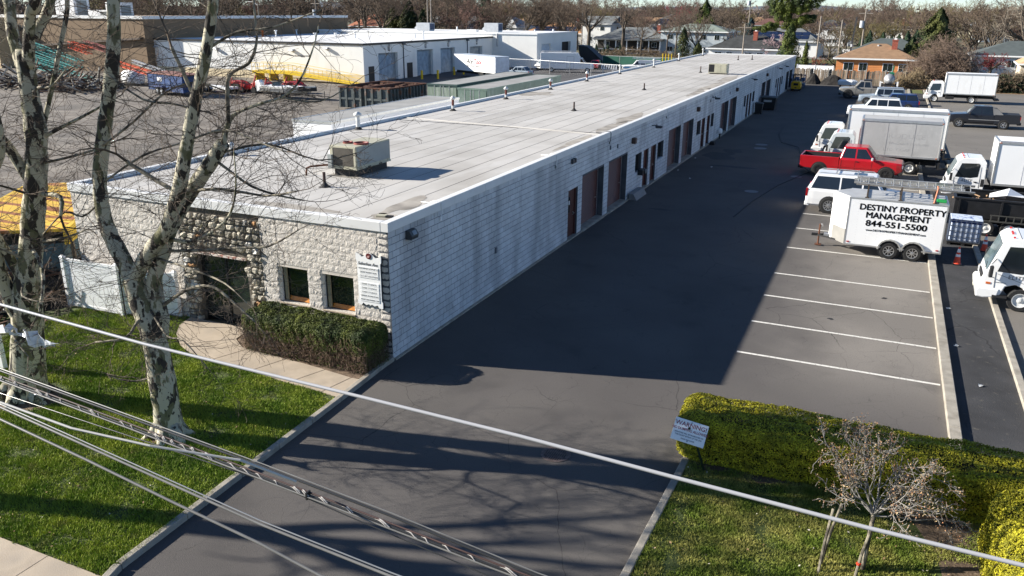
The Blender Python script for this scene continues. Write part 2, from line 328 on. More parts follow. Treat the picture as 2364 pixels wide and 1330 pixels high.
# kerbs: sections with joints
def kerb(name,pts,wd,z0,z1,step=3.05,side=1,m=kerbm):
    k=bpy.data.objects.new(name,None); col.objects.link(k); k['kind']='structure'
    P=[Vector((p[0],p[1])) for p in pts]
    for a,b in zip(P[:-1],P[1:]):
        d=b-a; L=d.length; d.normalize(); nrm=Vector((-d.y,d.x))*side; n=max(1,round(L/step))
        for i in range(n):
            s=a+d*(L*i/n+.006); e=a+d*(L*(i+1)/n-.006); q=[s,e,e+nrm*wd,s+nrm*wd]
            part('kerb_section',MB().prism([tuple(v) for v in q],'z',z0,z1),m,k,bev=.018)
    return k
kerb('kerb_left',[(1.15,-12.5),(.82,-10.9),(.56,-10.0),(.40,-6.7),(.2,-2.8),(.07,-.6),(.06,-.02)],.15,-.05,.13,1.5,1)
kerb('kerb_right',[(8.6,-12.5),(8.82,-6.4),(8.92,-1.6),(8.93,-1.2)],.16,-.05,.13,3.05,-1)
kerb('kerb_parking',[(14.44,-1),(14.46,104)],.28,-.05,.14,3.05,-1)
kerb('kerb_neighbour',[(16.28,-1),(16.33,104)],.2,-.05,.12,3.05,-1)
struct('wall_footing',MB().box(.0,.09,0.02,103,-.05,.05),kerbm)

# parking lines
for i,y in enumerate([4.9,7.7,10.55,13.42,17.45,21.1,24.3,27.1,30,33,36.2,39.3,42.6,46]):
    b=MB(); b.prism([(8.95,y-.05),(14.4,y-.05),(14.4,y+.05),(8.95,y+.05)],'z',-.01,.004); struct('parking_line',b,paintw)
for y,x in [(80.4,6.1),(64.9,6.8)]: struct('parking_line',MB().box(x-.4,x+.4,y-.1,y+.1,-.01,.004),mat('worn paint',(.16,.16,.16),rough=.8))
# storm drain
iron=mat('rusty cast iron',(.15,.11,.095),rough=.85,var=.35,scale=14,bump=.3)
dr=thing('storm_drain','round rusty slotted drain grate set in the driveway asphalt','drain grate',(6.2,-2.95,0))
b=MB(); n=28
for i in range(n):
    a,c_=2*math.pi*i/n,2*math.pi*(i+1)/n
    for r0,r1 in ((.27,.345),): b.prism([(r0*math.cos(a),r0*math.sin(a)),(r1*math.cos(a),r1*math.sin(a)),(r1*math.cos(c_),r1*math.sin(c_)),(r0*math.cos(c_),r0*math.sin(c_))],'z',-.01,.012)
part('rim',b,iron,dr); part('pit',MB().lathe([(.275,.002),(.0,.0025)],28),dark,dr)
for i in range(-5,6):
    x=i*.05; h=math.sqrt(max(.27**2-x*x,.001)); part('bar',MB().box(x-.014,x+.014,-h,h,.003,.02),iron,dr)
for y in (-.09,.09): part('cross_bar',MB().box(-.24,.24,y-.013,y+.013,.003,.014),iron,dr)
for i,(x,y,r) in enumerate([(3.77,46.6,.5),(3.95,44.7,.5),(5.76,28.6,.42),(7.6,34.3,.38)]):
    lab=['farther of two pale manhole lids side by side in the shaded lane','nearer of two pale manhole lids side by side in the shaded lane','single round manhole lid alone in the shaded lane opposite the paired brown doors','round manhole lid in the shade beside the red pickup tailgate'][i]
    m_=thing('manhole_cover',lab,'manhole lid',(x,y,0)); part('lid',MB().lathe([(r-.03,-.01),(r-.03,.008),(0,.01)],24),mat('worn iron lid',(.13,.13,.135),rough=.6,var=.2,scale=20),m_); part('rim',MB().lathe([(r,-.01),(r,.006),(r-.025,.006),(r-.025,-.01)],24),asph2,m_)
# oil stains & repairs as thin flat patches (real tar marks)
def blob(cx,cy,rx,ry,seed,n=26):
    r=rs(seed); ph=r.uniform(0,6.28,4); am=r.uniform(.05,.16,4)
    return [(cx+rx*(1+sum(am[k]*math.sin((k+2)*t+ph[k]) for k in range(4)))*math.cos(t),cy+ry*(1+sum(am[k]*math.sin((k+2)*t+ph[k]) for k in range(4)))*math.sin(t)) for t in np.linspace(0,2*math.pi,n,endpoint=False)]
oil=mat('oil stained asphalt',(.022,.021,.022),rough=.7,var=.3,scale=3)
for i,(x,y,rx,ry) in enumerate([(1.8,40,1.1,1.6),(3.5,36,1.5,.35),(2.3,42.5,.7,.9),(11.3,9.0,.1,.08),(12.9,12,.09,.1),(2.2,22,.5,.18)]):
    sheet('oil_stain',blob(x,y,rx,ry,i),.004,oil)
tar=MB(); tar.tube([(8.2,36.5,.002),(7.3,39,.002),(7.0,43,.002),(6.5,46.5,.002),(5.0,48.5,.002),(4.3,53,.002),(4.1,58,.002)],.035,4); tar.tube([(8.2,36.5,.002),(6.9,31,.002),(6.2,26,.002),(5.9,22,.002)],.03,4)
struct('tar_seam',tar,oil)
# ------------------------------------------------------------------ main building
B=thing('block_building','long low painted block building with flat pale roof and brown roll-up doors','building')
L=103.;W=12.45;HT=3.83
core=MB(); core.box(-W+.3,-.36,.42,L-.3,0,3.86); part('inner_wall',core,mortar,B)
ops=[]   # (y0,y1,z0,z1,kind)
def O(a,b,z0,z1,k): ops.append((a,b,z0,z1,k))
O(14.3,15.5,0,2.23,'door'); O(16.07,19.2,.06,2.54,'roll'); O(19.94,23.14,.06,2.54,'roll')
O(24.72,25.94,1.13,2.3,'win'); O(26.36,27.4,.05,2.3,'door'); O(27.94,29.1,.05,2.3,'door'); O(29.45,30.85,1.15,2.3,'win')
O(32.05,35.3,.06,2.58,'roll'); O(35.97,39.14,.06,2.58,'roll')
O(40.36,41.65,1.15,2.3,'win'); O(42.02,43.2,.05,2.3,'door'); O(43.95,45.0,.05,2.3,'door'); O(45.45,46.5,1.15,2.3,'win')
O(49.4,52.65,.06,2.6,'roll'); O(53.3,56.65,.06,2.6,'roll')
O(60.86,61.9,1.2,2.3,'win'); O(62.4,63.5,.05,2.3,'door'); O(64.1,65.2,.05,2.3,'door'); O(65.9,67.2,1.2,2.3,'win')
O(71.8,74.65,.06,2.6,'roll'); O(75.3,78.6,.06,2.6,'roll')
O(83.4,84.5,1.2,2.25,'win'); O(85.2,86.3,.05,2.25,'door'); O(87.2,88.3,.05,2.25,'door'); O(89,90.1,1.2,2.25,'win')
O(93.6,96.4,.06,2.5,'roll'); O(97.4,100.4,.06,2.5,'roll')
def blk_box(b,u0,u1,z0,z1,dep,rough=0,rng=None):
    """block in the u,z plane, front face at v=0 towards -v... v inwards positive; returned as local verts"""
    c=.01
    if not rough:
        vs=[(u0,dep,z0),(u1,dep,z0),(u1,dep,z1),(u0,dep,z1),(u0,c,z0),(u1,c,z0),(u1,c,z1),(u0,c,z1),(u0+c,0,z0+c),(u1-c,0,z0+c),(u1-c,0,z1-c),(u0+c,0,z1-c)]
        fs=[(0,1,5,4),(1,2,6,5),(2,3,7,6),(3,0,4,7),(4,5,9,8),(5,6,10,9),(6,7,11,10),(7,4,8,11),(8,9,10,11)]
    else:
        nx,nz=5,3; vs=[(u0,dep,z0),(u1,dep,z0),(u1,dep,z1),(u0,dep,z1)]
        for j in range(nz+1):
            for i in range(nx+1):
                e=(i in(0,nx)) or (j in (0,nz)); vs.append((u0+(u1-u0)*i/nx+(0 if i in(0,nx) else rng.uniform(-.015,.015)),(.003 if e else -rng.uniform(.001,.011)),z0+(z1-z0)*j/nz))
        k=lambda i,j:4+j*(nx+1)+i
        fs=[(k(i,j),k(i+1,j),k(i+1,j+1),k(i,j+1)) for j in range(nz) for i in range(nx)]
        fs+=[(0,1,k(nx,0))+tuple(k(i,0) for i in range(nx-1,-1,-1)),(1,2,k(nx,nz))+tuple(k(nx,j) for j in range(nz-1,-1,-1)),(2,3,k(0,nz))+tuple(k(i,nz) for i in range(1,nx+1)),(3,0,k(0,0))+tuple(k(0,j) for j in range(1,nz+1))]
    b._a(vs,fs)
def coursed(u_max,z_max,openings,ph,u_start=0.0):
    """running bond block intervals with openings cut out"""
    out=[]; nr=int(round(z_max/.2016)); hh=z_max/nr
    for r in range(nr):
        z0,z1=r*hh,(r+1)*hh; u=u_start-(.2 if (r+ph)%2 else 0)
        while u<u_max-.01:
            a,b_=max(u,u_start),min(u+.4,u_max); u+=.4; iv=[(a,b_)]
            zm=(z0+z1)/2
            for o in openings:
                if o[2]<zm<o[3]:
                    ni=[]
                    for p,q in iv:
                        if o[1]<=p or o[0]>=q: ni.append((p,q))
                        else:
                            if o[0]-p>.03: ni.append((p,o[0]))
                            if q-o[1]>.03: ni.append((o[1],q))
                    iv=ni
            for p,q in iv:
                if q-p>.03: out.append((p,q,z0,z1))
    return out
G_=.007
# east wall: plane x=0, u=y, v=-x
TE=Matrix(((0,-1,0,0),(1,0,0,0),(0,0,1,0),(0,0,0,1)))
east=coursed(L,HT,ops,0); cam_p=Vector((11.95,-18.3,9.6))
east.sort(key=lambda q:(Vector((0,(q[0]+q[1])/2,(q[2]+q[3])/2))-cam_p).length)
cache={}
for q in east[:110]:
    w_=round(q[1]-q[0],3); key=(w_,)
    if key not in cache:
        b=MB(); b.T=TE; blk_box(b,G_,w_-G_,G_,HT/19-G_,.36); cache[key]=b.mesh('wall_block',block)
    link('wall_block',cache[key],B,(0,q[0],q[2]))
b=MB(); b.T=TE
for q in east[110:]: blk_box(b,q[0]+G_,q[1]-G_,q[2]+G_,q[3]-G_,.36)
part('wall_blocks',b,block,B,kind='stuff')
m_=MB()
def holed(b,openings,umax,z1,v0,v1,T):
    """mortar backing with openings left free: vertical strips"""
    us=sorted(set([0,umax]+[o[0] for o in openings]+[o[1] for o in openings])); b.T=T
    for a,c in zip(us[:-1],us[1:]):
        o=[q for q in openings if q[0]<=a+1e-6 and q[1]>=c-1e-6]
        if not o: b.box(a,c,v0,v1,0,z1)
        else:
            if o[0][2]>.01: b.box(a,c,v0,v1,0,o[0][2]-.002)
            b.box(a,c,v0,v1,o[0][3]+.002,z1)
    b.T=None
holed(m_,ops,L,HT-.002,.012,.3,TE); part('mortar_bed',m_,mat('painted mortar',(.09,.095,.105),rough=.9,var=.2),B)
# openings fittings east
hand=mat('steel handle',(.5,.5,.48),rough=.3,metal=.8)
paper=mat('paper notice',(.7,.7,.68),rough=.7,var=.1,scale=30)
slatc={}
for (y0,y1,z0,z1,k) in ops:
    if k=='roll':
        f=part('roll_up_door',MB().box(-.36,-.34,y0,y1,z0,z1),brown,B)
        if y0<50:
            ns=int((z1-z0)/.085); hh=(z1-z0)/ns; key=round(y1-y0,2)
            b=MB(); b.T=None; b.prism([(-.34,0),(-.318,hh*.3),(-.318,hh*.55),(-.34,hh*.97)],'y',0,y1-y0)
            me=b.mesh('slat',brownr)
            for i in range(ns): link('slat',me,f,(0,y0,z0+i*hh))
        else:
            b=MB(); ns=int((z1-z0)/.085); hh=(z1-z0)/ns
            for i in range(ns): b.prism([(-.34,z0+i*hh),(-.318,z0+(i+.3)*hh),(-.318,z0+(i+.55)*hh),(-.34,z0+(i+.97)*hh)],'y',y0,y1)
            part('slats',b,brownr,f)
        part('door_sill',MB().prism([(-.34,0),(.12,0),(.12,.03),(.02,z0+.01),(-.34,z0+.03)],'y',y0+.01,y1-.01),kerbm,B)
        part('handle',MB().box(-.318,-.29,y1-.35,y1-.25,1.0,1.05),hand,f)
    elif k=='door':
        fr=part('door',MB().box(-.2,-.15,y0+.06,y1-.06,z0+.02,z1-.06),brown,B)
        part('door_frame',MB().box(-.22,-.08,y0,y0+.06,z0,z1).box(-.22,-.08,y1-.06,y1,z0,z1).box(-.22,-.08,y0+.06,y1-.06,z1-.06,z1),brownr,fr)
        part('glazing',MB().box(-.15,-.143,y0+.42,y0+.6,1.15,1.85),gl2,fr)
        part('handle',MB().box(-.15,-.09,y1-.22,y1-.12,1.0,1.05).box(-.15,-.13,y1-.22,y1-.14,.95,1.1),hand,fr)
        if y0<50: part('notice',MB().box(-.15,-.14,y0+.44,y0+.57,1.5,1.68) if y0<20 else MB().box(-.15,-.14,y0+.3,y0+.52,1.3,1.42).box(-.15,-.14,y0+.42,y0+.52,1.75,1.9),paper,fr)
        part('door_step',MB().box(-.2,.1,y0+.02,y1-.02,0,z0+.04),kerbm,B)
    else:
        fr=part('window',MB().box(-.24,-.17,y0,y0+.05,z0,z1).box(-.24,-.17,y1-.05,y1,z0,z1).box(-.24,-.17,y0+.05,y1-.05,z0,z0+.05).box(-.24,-.17,y0+.05,y1-.05,z1-.05,z1).box(-.235,-.18,(y0+y1)/2-.02,(y0+y1)/2+.02,z0+.05,z1-.05),blk,B)
        part('pane',MB().box(-.215,-.205,y0+.05,(y0+y1)/2-.02,z0+.05,z1-.05),gl2,fr); part('pane',MB().box(-.215,-.205,(y0+y1)/2+.02,y1-.05,z0+.05,z1-.05),gl2,fr)
        if y0<50:
            g_=MB()
            for i in range(1,7): yy=y0+(y1-y0)*i/7; g_.box(-.12,-.1,yy-.01,yy+.01,z0,z1)
            part('window_bars',g_,blk,fr)
# south facade: plane y=0, u = x+W  (x=-W..0)
fo=[(W-3.95,W-2.86,1.2,2.35),(W-2.37,W-1.24,1.2,2.33),(W-7.75,W-4.52,0,HT+1)]
TS=Matrix(((1,0,0,-W),(0,1,0,0),(0,0,1,0),(0,0,0,1)))
south=coursed(W-.36,HT,fo,1); r=rs(4)
protos=[]
for i in range(6):
    b=MB(); blk_box(b,.003,.397,.003,HT/19-.003,.3,1,r); protos.append(b.mesh('split_face_block',split))
full=[q for q in south if abs(q[1]-q[0]-.4)<1e-3 and q[0]>W-5]; rest=[q for q in south if q not in full]
full.sort(key=lambda q:-q[0]); rest+=full[190:]; full=full[:190]
for q in full: link('split_face_block',protos[r.randint(6)],B,(q[0]-W,0,q[2]))
b=MB(); b.T=TS
for q in rest: blk_box(b,q[0]+.003,q[1]-.003,q[2]+.003,q[3]-.003,.3,1,r)
part('split_face_blocks',b,split,B,kind='stuff')
# quoins at the corner: alternating, rough to the south
b=MB(); b.T=TS
for i in range(19): blk_box(b,W-.36+G_ if i%2 else W-.36+G_,W-.002,i*HT/19+G_,(i+1)*HT/19-G_,.02,1,r)
part('corner_blocks',b,split,B,kind='stuff')
m_=MB(); holed(m_,[(o[0],o[1],o[2],min(o[3],HT)) for o in fo],W-.02,HT-.002,.014,.28,TS); part('mortar_bed',m_,splitm,B)
# west and north walls
m_=MB(); m_.box(-W,-W+.3,.3,L,0,HT); m_.box(-W+.3,-.36,L-.3,L,0,HT); part('rear_wall',m_,block,B)
# facade windows
wood=mat('orange varnished sill',(.5,.2,.035),rough=.35,var=.25,scale=6)
framey=mat('bronze frame',(.3,.26,.17),rough=.5)
for (x0,x1,z0,z1) in [(-3.95,-2.86,1.2,2.35),(-2.37,-1.24,1.2,2.33)]:
    fr=part('window',MB().box(x0,x0+.09,.2,.29,z0,z1).box(x1-.03,x1,.2,.29,z0,z1).box(x0+.09,x1-.03,.2,.29,z1-.04,z1).box(x0+.09,x1-.03,.2,.29,z0,z0+.03),blk,B)
    part('frame',MB().box(x0+.09,x0+.2,.16,.2,z0+.03,z1-.03),framey,fr)
    part('pane',MB().box(x0+.09,x1-.03,.24,.25,z0+.18,z1-.04),glass('greenish office glass',(.012,.022,.016)),fr)
    part('inner_sill',MB().prism([(.2,z0+.03),(.26,z0+.03),(.26,z0+.15),(.25,z0+.15)],'x',x0+.2,x1-.03),wood,fr)
    part('window_sill',MB().box(x0-.02,x1+.02,-.03,.28,z0-.03,z0+.004),conc,fr)
    part('jamb',MB().box(x0-.004,x0+.012,.02,.2,z0+.01,z1),warew,fr)
    part('reveal_head_strip',MB().box(x0,x1,.0,.16,z1-.012,z1+.004),splitm,fr)  # mortar-coloured strip across the head of the reveal
# entrance and fieldstone
part('inner_wall',MB().box(-7.75,-4.52,.42,.5,0,3.85),stonem,B)
sb=MB(); sb.box(-7.76,-7.29,.06,.42,0,HT).box(-5.18,-4.51,.06,.42,0,HT).box(-7.29,-5.18,.06,.42,2.36,HT); part('stone_backing',sb,stonem,B)
en=part('entrance_door',MB().box(-7.29,-5.18,.38,.41,0,2.34),dark,B)
part('frame',MB().box(-6.3,-6.24,.3,.36,0,2.3).box(-7.28,-7.2,.3,.36,0,2.3).box(-5.27,-5.19,.3,.36,0,2.3).box(-7.2,-5.27,.3,.36,2.24,2.32),blk,en)
part('pane',MB().box(-7.2,-6.3,.34,.35,.08,2.24),gl2,en); part('pane',MB().box(-6.24,-5.27,.34,.35,.08,2.24),gl2,en)
part('lintel',MB().box(-7.32,-5.15,-.03,.06,2.33,2.39),mat('peeling white lintel',(.6,.52,.46),rough=.8,scale=9,c2=(.28,.12,.09),thr=(.5,.6)),B)
def stone_mesh(seed,n=9):
    r=rs(seed); b=MB(); pts=[]
    for i in range(n):
        t=2*math.pi*i/n; q=r.uniform(.8,1.08); ex=abs(math.cos(t))**.5*math.copysign(1,math.cos(t)); ez=abs(math.sin(t))**.5*math.copysign(1,math.sin(t)); pts.append((ex*.5*q,ez*.5*q))
    in_=[(p[0]*r.uniform(.55,.8),p[1]*r.uniform(.5,.75)) for p in pts]
    vs=[(p[0],.1,p[1]) for p in pts]+[(p[0],r.uniform(-.01,.02),p[1]) for p in pts]+[(p[0],-r.uniform(.03,.075),p[1]) for p in in_]
    fs=[(i,(i+1)%n,n+(i+1)%n,n+i) for i in range(n)]+[(n+i,n+(i+1)%n,2*n+(i+1)%n,2*n+i) for i in range(n)]+[tuple(range(2*n,3*n))]
    b._a(vs,fs); return b.mesh('stone',stone)
stm=[stone_mesh(i+10) for i in range(9)]; stw=stone_mesh(44); stw.materials[0]=mat('white quartz stone',(.68,.65,.6),rough=.7,var=.12,scale=8,bump=.5,bs=20); stt=stone_mesh(45); stt.materials[0]=mat('rusty tan stone',(.36,.19,.08),rough=.8,var=.3,scale=8,bump=.5,bs=20)
r=rs(12); z=.04
while z<3.78:
    hh=r.uniform(.12,.25); x=-7.76
    while x<-4.55:
        ww=r.uniform(.13,.38); 
        if x+ww>-4.5: ww=-4.5-x
        cx=x+ww/2; x+=ww
        if ww<.09: continue
        if z<2.36 and -7.3<cx<-5.16: continue
        if z+hh>3.84: continue
        t=r.rand(); me=stw if t<.09 else stt if t<.13 else stm[r.randint(9)]
        o=link('stone',me,B,(cx,.03,z+hh/2+r.uniform(-.015,.015))); o.scale=((ww-.015)*r.uniform(.9,1.02)*(1 if r.rand()<.5 else -1),r.uniform(.6,1.5),(hh-.01)*r.uniform(.9,1.1)); o.rotation_euler=(0,r.uniform(-.12,.12),0)
    z+=hh
# roof
part('roof_deck',MB().box(-W+.02,-.02,.02,L-.02,3.84,3.9495),bitu,B)
n=13; wst=(W-.4)/n
for i in range(n):
    for (a,c) in ((.2,19.9),(20.12,47.9),(48.0,75.4),(75.5,L-.25)):
        x0=-W+.2+i*wst; e=.012 if i else .0
        part('roofing_sheet',MB().prism([(x0+.02,3.95),(x0+wst-.02,3.95),(x0+wst-.02,3.9535),(x0+.02,3.956)],'y',a,c),roofm,B)
rd=MB(); rd.tube([(-12.2,20.9,3.95),(-9,20.5,3.95),(-5,20.1,3.95),(-1.2,19.6,3.95),(-.3,19.5,3.95)],.055,6); part('roof_ridge_seam',rd,roofm,B)
# coping in sections
def coping(x0,y0,x1,y1,n,alongy):
    for i in range(n):
        t0,t1=i/n,(i+1)/n
        if alongy: bb=MB().box(x0,x1,y0+(y1-y0)*t0+.004,y0+(y1-y0)*t1-.004,3.82,4.09)
        else: bb=MB().box(x0+(x1-x0)*t0+.004,x0+(x1-x0)*t1-.004,y0,y1,3.82,4.09)
        part('coping_section',bb,whitem,B,bev=.012)
coping(-.2,-.05,.05,L+.05,34,True); coping(-W-.05,-.05,-W+.2,L+.05,34,True)
coping(-W+.2,-.05,-.2,.2,4,False); coping(-W+.2,L-.2,-.2,L+.05,4,False)
for i,(x,y,rx,ry) in enumerate([(-1.0,2.6,.35,1.3),(-.75,1.0,.45,.4),(-.65,17,.3,2.2),(-.8,22.5,.35,2.0),(-.9,26.5,.5,2.4),(-.8,44,.35,3.5),(-.9,50,.5,4),(-11,37,1.0,1.6),(-1.1,58,.6,4),(-4,.8,1.6,.35)]):
    o=sheet('dirt_patch',blob(x,y,rx,ry,50+i),3.961,stain); o.parent=B; del o['kind']; o['label']='patch of ponded brown dirt on the roof by the parapet'
# ------------------------------------------------------------------ things on the roof
def rtu(label,cat_group,x,y,sx,sy,h,curb,detailed):
    t=thing('rooftop_unit',label,'rooftop air conditioner',(x,y,3.955))
    b=MB().box(.1,sx-.1,.1,sy-.1,0,curb); part('curb',b,bitu,t)
    part('curb_flashing',MB().prism([(-.12,-.12),(sx+.12,-.12),(sx+.12,sy+.12),(-.12,sy+.12)],'z',0,.012),stain,t)
    bx=part('casing',MB().box(0,sx,0,sy,curb+.05,curb+h),cream,t,bev=.012)
    part('base_rail',MB().box(-.015,sx+.015,-.015,sy+.015,curb,curb+.06),cream,t)
    if detailed:
        part('side_panel',MB().box(sx,sx+.012,.05,sy-.05,curb+.12,curb+h-.05),grey,bx)
        part('coil',MB().box(.14,sx-.1,-.012,0,curb+.12,curb+h-.07),coil,bx)
        part('coil_frame',MB().box(.08,.14,-.02,0,curb+.06,curb+h-.03).box(sx-.1,sx-.02,-.02,0,curb+.06,curb+h-.03).box(.14,sx-.1,-.02,0,curb+h-.07,curb+h-.02),cream,bx)
        red=mat('faded red fan guard',(.22,.045,.035),rough=.6,var=.25,scale=12)
        for (fx,fy,rr) in ((.78*sx,.32*sy,.27),(.3*sx,.3*sy,.18)):
            f=part('fan_guard',MB().lathe([(rr,curb+h-.01),(rr,curb+h+.06),(rr-.04,curb+h+.06),(rr-.07,curb+h+.01),(.03,curb+h+.012)],24,(fx,fy,0)),red,bx)
            part('fan_opening',MB().lathe([(rr-.08,curb+h+.012),(0,curb+h+.014)],20,(fx,fy,0)),rust,f)
        part('disconnect_box',MB().box(-.14,0,.12,.36,curb+.2,curb+.62),whv,bx,bev=.01)
        part('gas_box',MB().box(-.02,.14,-.12,0,curb+.02,curb+.5),grey,bx)
        part('access_door',MB().box(-.012,0,.5,1.2,curb+.15,curb+h-.1),cream,bx)
        g=MB()
        for yy in (.35*sy,.68*sy): g.box(sx+.015,sx+.03,yy-.1,yy+.1,curb+.01,curb+.05)
        part('lifting_slots',g,blk,bx)
        pipe=MB().tube([(-.02,.2,curb+.1),(-.65,-.3,curb+.05),(-.75,-.4,curb+.0),(-.78,-.42,.0)],.035,8); part('gas_pipe',pipe,rust,t)
    else:
        part('coil',MB().box(-.012,0,.08,sy-.08,curb+.1,curb+h-.08),dark,bx); part('side_panel',MB().box(.1,sx*.3,-.014,0,curb+.1,curb+h-.06).box(sx*.3+.04,sx*.65,-.014,0,curb+.1,curb+h-.06).box(sx*.65+.04,sx-.08,-.014,0,curb+.1,curb+h-.06),cream,bx)
        part('coil',MB().box(.02,.55,-.016,0,curb+.1,curb+h-.06),dark,bx)
    return t
rtu('cream rooftop air conditioner with red fan guards near the front of the flat roof','',-5.85,5.45,1.12,2.2,.82,.27,True)
rtu('boxy beige air conditioner on the flat roof far along by the parapet','',-4.0,63.3,1.75,1.1,.85,.1,False)
capw=mat('vent cap',(.6,.6,.58),rough=.5,var=.15,scale=8)
def vent(i,x,y,h,body,label,r_=.075):
    t=thing('roof_vent',label,'roof vent',(x,y,3.955),0,'capped vents along the far roof edge')
    part('flashing',MB().lathe([(.24,0),(.2,.015),(r_+.04,.1),(r_+.01,.13)],14),bitu,t)
    part('stack',MB().cyl((0,0,0),(0,0,h*.45),r_+.01,r_+.01,12),capw,t); part('upper_pipe',MB().cyl((0,0,h*.45),(0,0,h),r_,r_,12),body,t)
    part('cap',MB().lathe([(r_*1.2,h-.04),(r_*2,h),(r_*2,h+.09),(r_*1.3,h+.12),(r_*1.3,h+.15),(0,h+.2)],14),capw,t,smooth=True)
vlab=['capped roof vent half hidden behind the sycamore limb near the left roof edge','tall silver vent with white cap beside the long white trailer','red-bodied capped vent in front of the white trailer tail','red-bodied capped vent in front of the green containers','short red-bodied vent with white cap in front of the container ends','red-bodied vent in front of the rear wheel of the white utility truck','white capped vent in front of the utility truck bonnet','white capped vent by the pickup truck on the rear lot','white capped vent near the yellow equipment behind the roof','farthest white capped vent at the back corner of the roof']
for i,((x,y),h) in enumerate(zip([(-12.07,7.25),(-11.81,15.85),(-11.39,25.04),(-11.42,32.65),(-11.36,40.64),(-11.45,49.25),(-11.52,58.95),(-11.14,69.97),(-11.61,83.45),(-11.62,97.5)],[.35,.68,.68,.65,.62,.65,.7,.72,.75,.8])):
    vent(i,x,y,h,(capw if i in(0,1,6,7,8,9) else mat('red primer pipe',(.13,.03,.02),rough=.7,var=.3)),vlab[i],.1 if i==1 else .075)
plab=['rusty plumbing pipe sticking up beside the near air conditioner','thin dark pipe standing on the middle of the flat roof','second thin dark pipe standing farther back on the flat roof','small pipe beside the far air conditioner','left one of two short dark pipes near the far roof end','right one of two short dark pipes near the far roof end']
for i,(x,y,h) in enumerate([(-4.83,3.7,.5),(-4.97,28.37,.52),(-4.91,43.71,.5),(-5.01,64.6,.6),(-5.49,89.2,.55),(-4.09,91.2,.55)]):
    t=thing('plumbing_pipe',plab[i],'roof pipe',(x,y,3.955)); part('pipe',MB().cyl((0,0,0),(0,0,h),.05,.05,10),mat('rusty dark pipe',(.06,.035,.03),rough=.8,var=.4,scale=10),t); part('flashing',MB().lathe([(.22,0),(.17,.02),(.07,.12),(.055,.16)],12),bitu,t)
t=thing('metal_box','small cream metal box lying on the roof corner by the parapet','metal box',(-.75,.98,3.955),.2); part('box',MB().box(-.2,.08,-.1,.1,.005,.06),cream,t); part('lid',MB().box(.09,.28,-.09,.08,.02,.05),dark,t)
for i,(y,x) in enumerate([(2.9,-.35),(12.6,-.3),(19.8,-.35),(31,-.2),(45.3,-.3)]):
    lab=['white cable looped over the parapet nearest the front corner','white cable over the parapet above the double floodlight','long cable over the parapet where the roof seam meets it','white cable over the parapet past the second pair of roll-up doors','farthest white cable looped over the parapet'][i]
    t=thing('parapet_cable',lab,'cable'); b=MB().tube([(x-.4,y+.2,3.975),(x,y,4.02),(-.15,y,4.11),(.04,y,4.11),(.08,y,4.02),(.07,y+.04,3.8),(.05,y+.02,3.6)],.014,6); part('cable',b,wh if i!=2 else blk,t); part('junction_box',MB().box(.0,.06,y-.03,y+.06,3.5,3.62),whv if i==0 else grey,t)
# fixtures on the east wall
bz=mat('bronze light housing',(.07,.04,.03),rough=.5); dg=mat('dark grey light housing',(.05,.055,.06),rough=.4)
def wallpack(i,y,z,kind,label):
    t=thing('wall_light',label,'wall light',(0,y,z),0,None)
    if kind=='pack':
        part('housing',MB().prism([(.0,-.13),(.0,.14),(.14,.12),(.22,-.02),(.2,-.13)],'y',-.2,.2),dg,t,bev=.02); part('lens',MB().box(.05,.19,-.16,.16,-.15,-.128),mat('frosted lens',(.35,.38,.4),rough=.3),t); part('highlight_panel',MB().prism([(.15,.11),(.21,-.0),(.215,0),(.155,.115)],'y',-.08,.12),mat('grey highlight',(.2,.23,.26),rough=.3),t)  # off-centre paler panel paints a highlight on the sloping housing front
    elif kind=='flood':
        part('arm',MB().tube([(0,0,0),(.2,0,.02),(.35,0,.0)],.025,6),dg,t); part('housing',MB().prism([(.2,.02),(.62,.0),(.58,-.12),(.25,-.14)],'y',-.11,.11),dg,t,bev=.02)
    elif kind=='double':
        for yy in (-.14,.14):
            part('lamp_head',MB().prism([(.02,.1),(.12,.07),(.13,-.1),(.03,-.14)],'y',yy-.08,yy+.08),dg,t,bev=.02)
        part('bracket',MB().box(0,.03,-.1,.1,.0,.1),dg,t)
    else:
        part('housing',MB().box(0,.22,-.16,.16,-.15,.15),bz,t,bev=.02); part('lens',MB().box(.03,.2,-.13,.13,-.17,-.15),mat('frosted lens',(.35,.38,.4),rough=.3),t)
for i,(y,z,k,lab) in enumerate([(1.1,3.52,'pack','large grey wallpack light close to the front corner of the block wall'),(14.7,3.5,'double','twin-headed floodlight on the wall above the first brown door'),(23.9,3.12,'box','square bronze light on the wall past the second roll-up door'),(27.8,3.45,'flood','dark shoebox floodlight above the first pair of brown doors'),(40,3.15,'box','square bronze light above the second office window group'),(45.2,3.5,'flood','dark shoebox floodlight above the second pair of brown doors'),(55.8,3.25,'box','dark square light above the third pair of roll-up doors'),(64,3.6,'flood','shoebox floodlight above the third office door pair'),(74.7,3.3,'box','small dark light above the fourth pair of roll-up doors'),(83.5,3.5,'flood','shoebox floodlight toward the far end of the block wall'),(90,3.4,'flood','farthest shoebox floodlight on the block wall')]): wallpack(i,y,z,k,lab)
pk=MB()
for y,z in [(28.8,3.3),(20.0,3.3),(21.2,3.2),(52.8,3.2),(46.3,3.4),(44.6,3.3),(6.9,1.5)]: part('conduit_box',MB().box(0,.05,y-.06,y+.06,z-.1,z+.1),mat('weathered box',(.13,.14,.16),rough=.7),B)

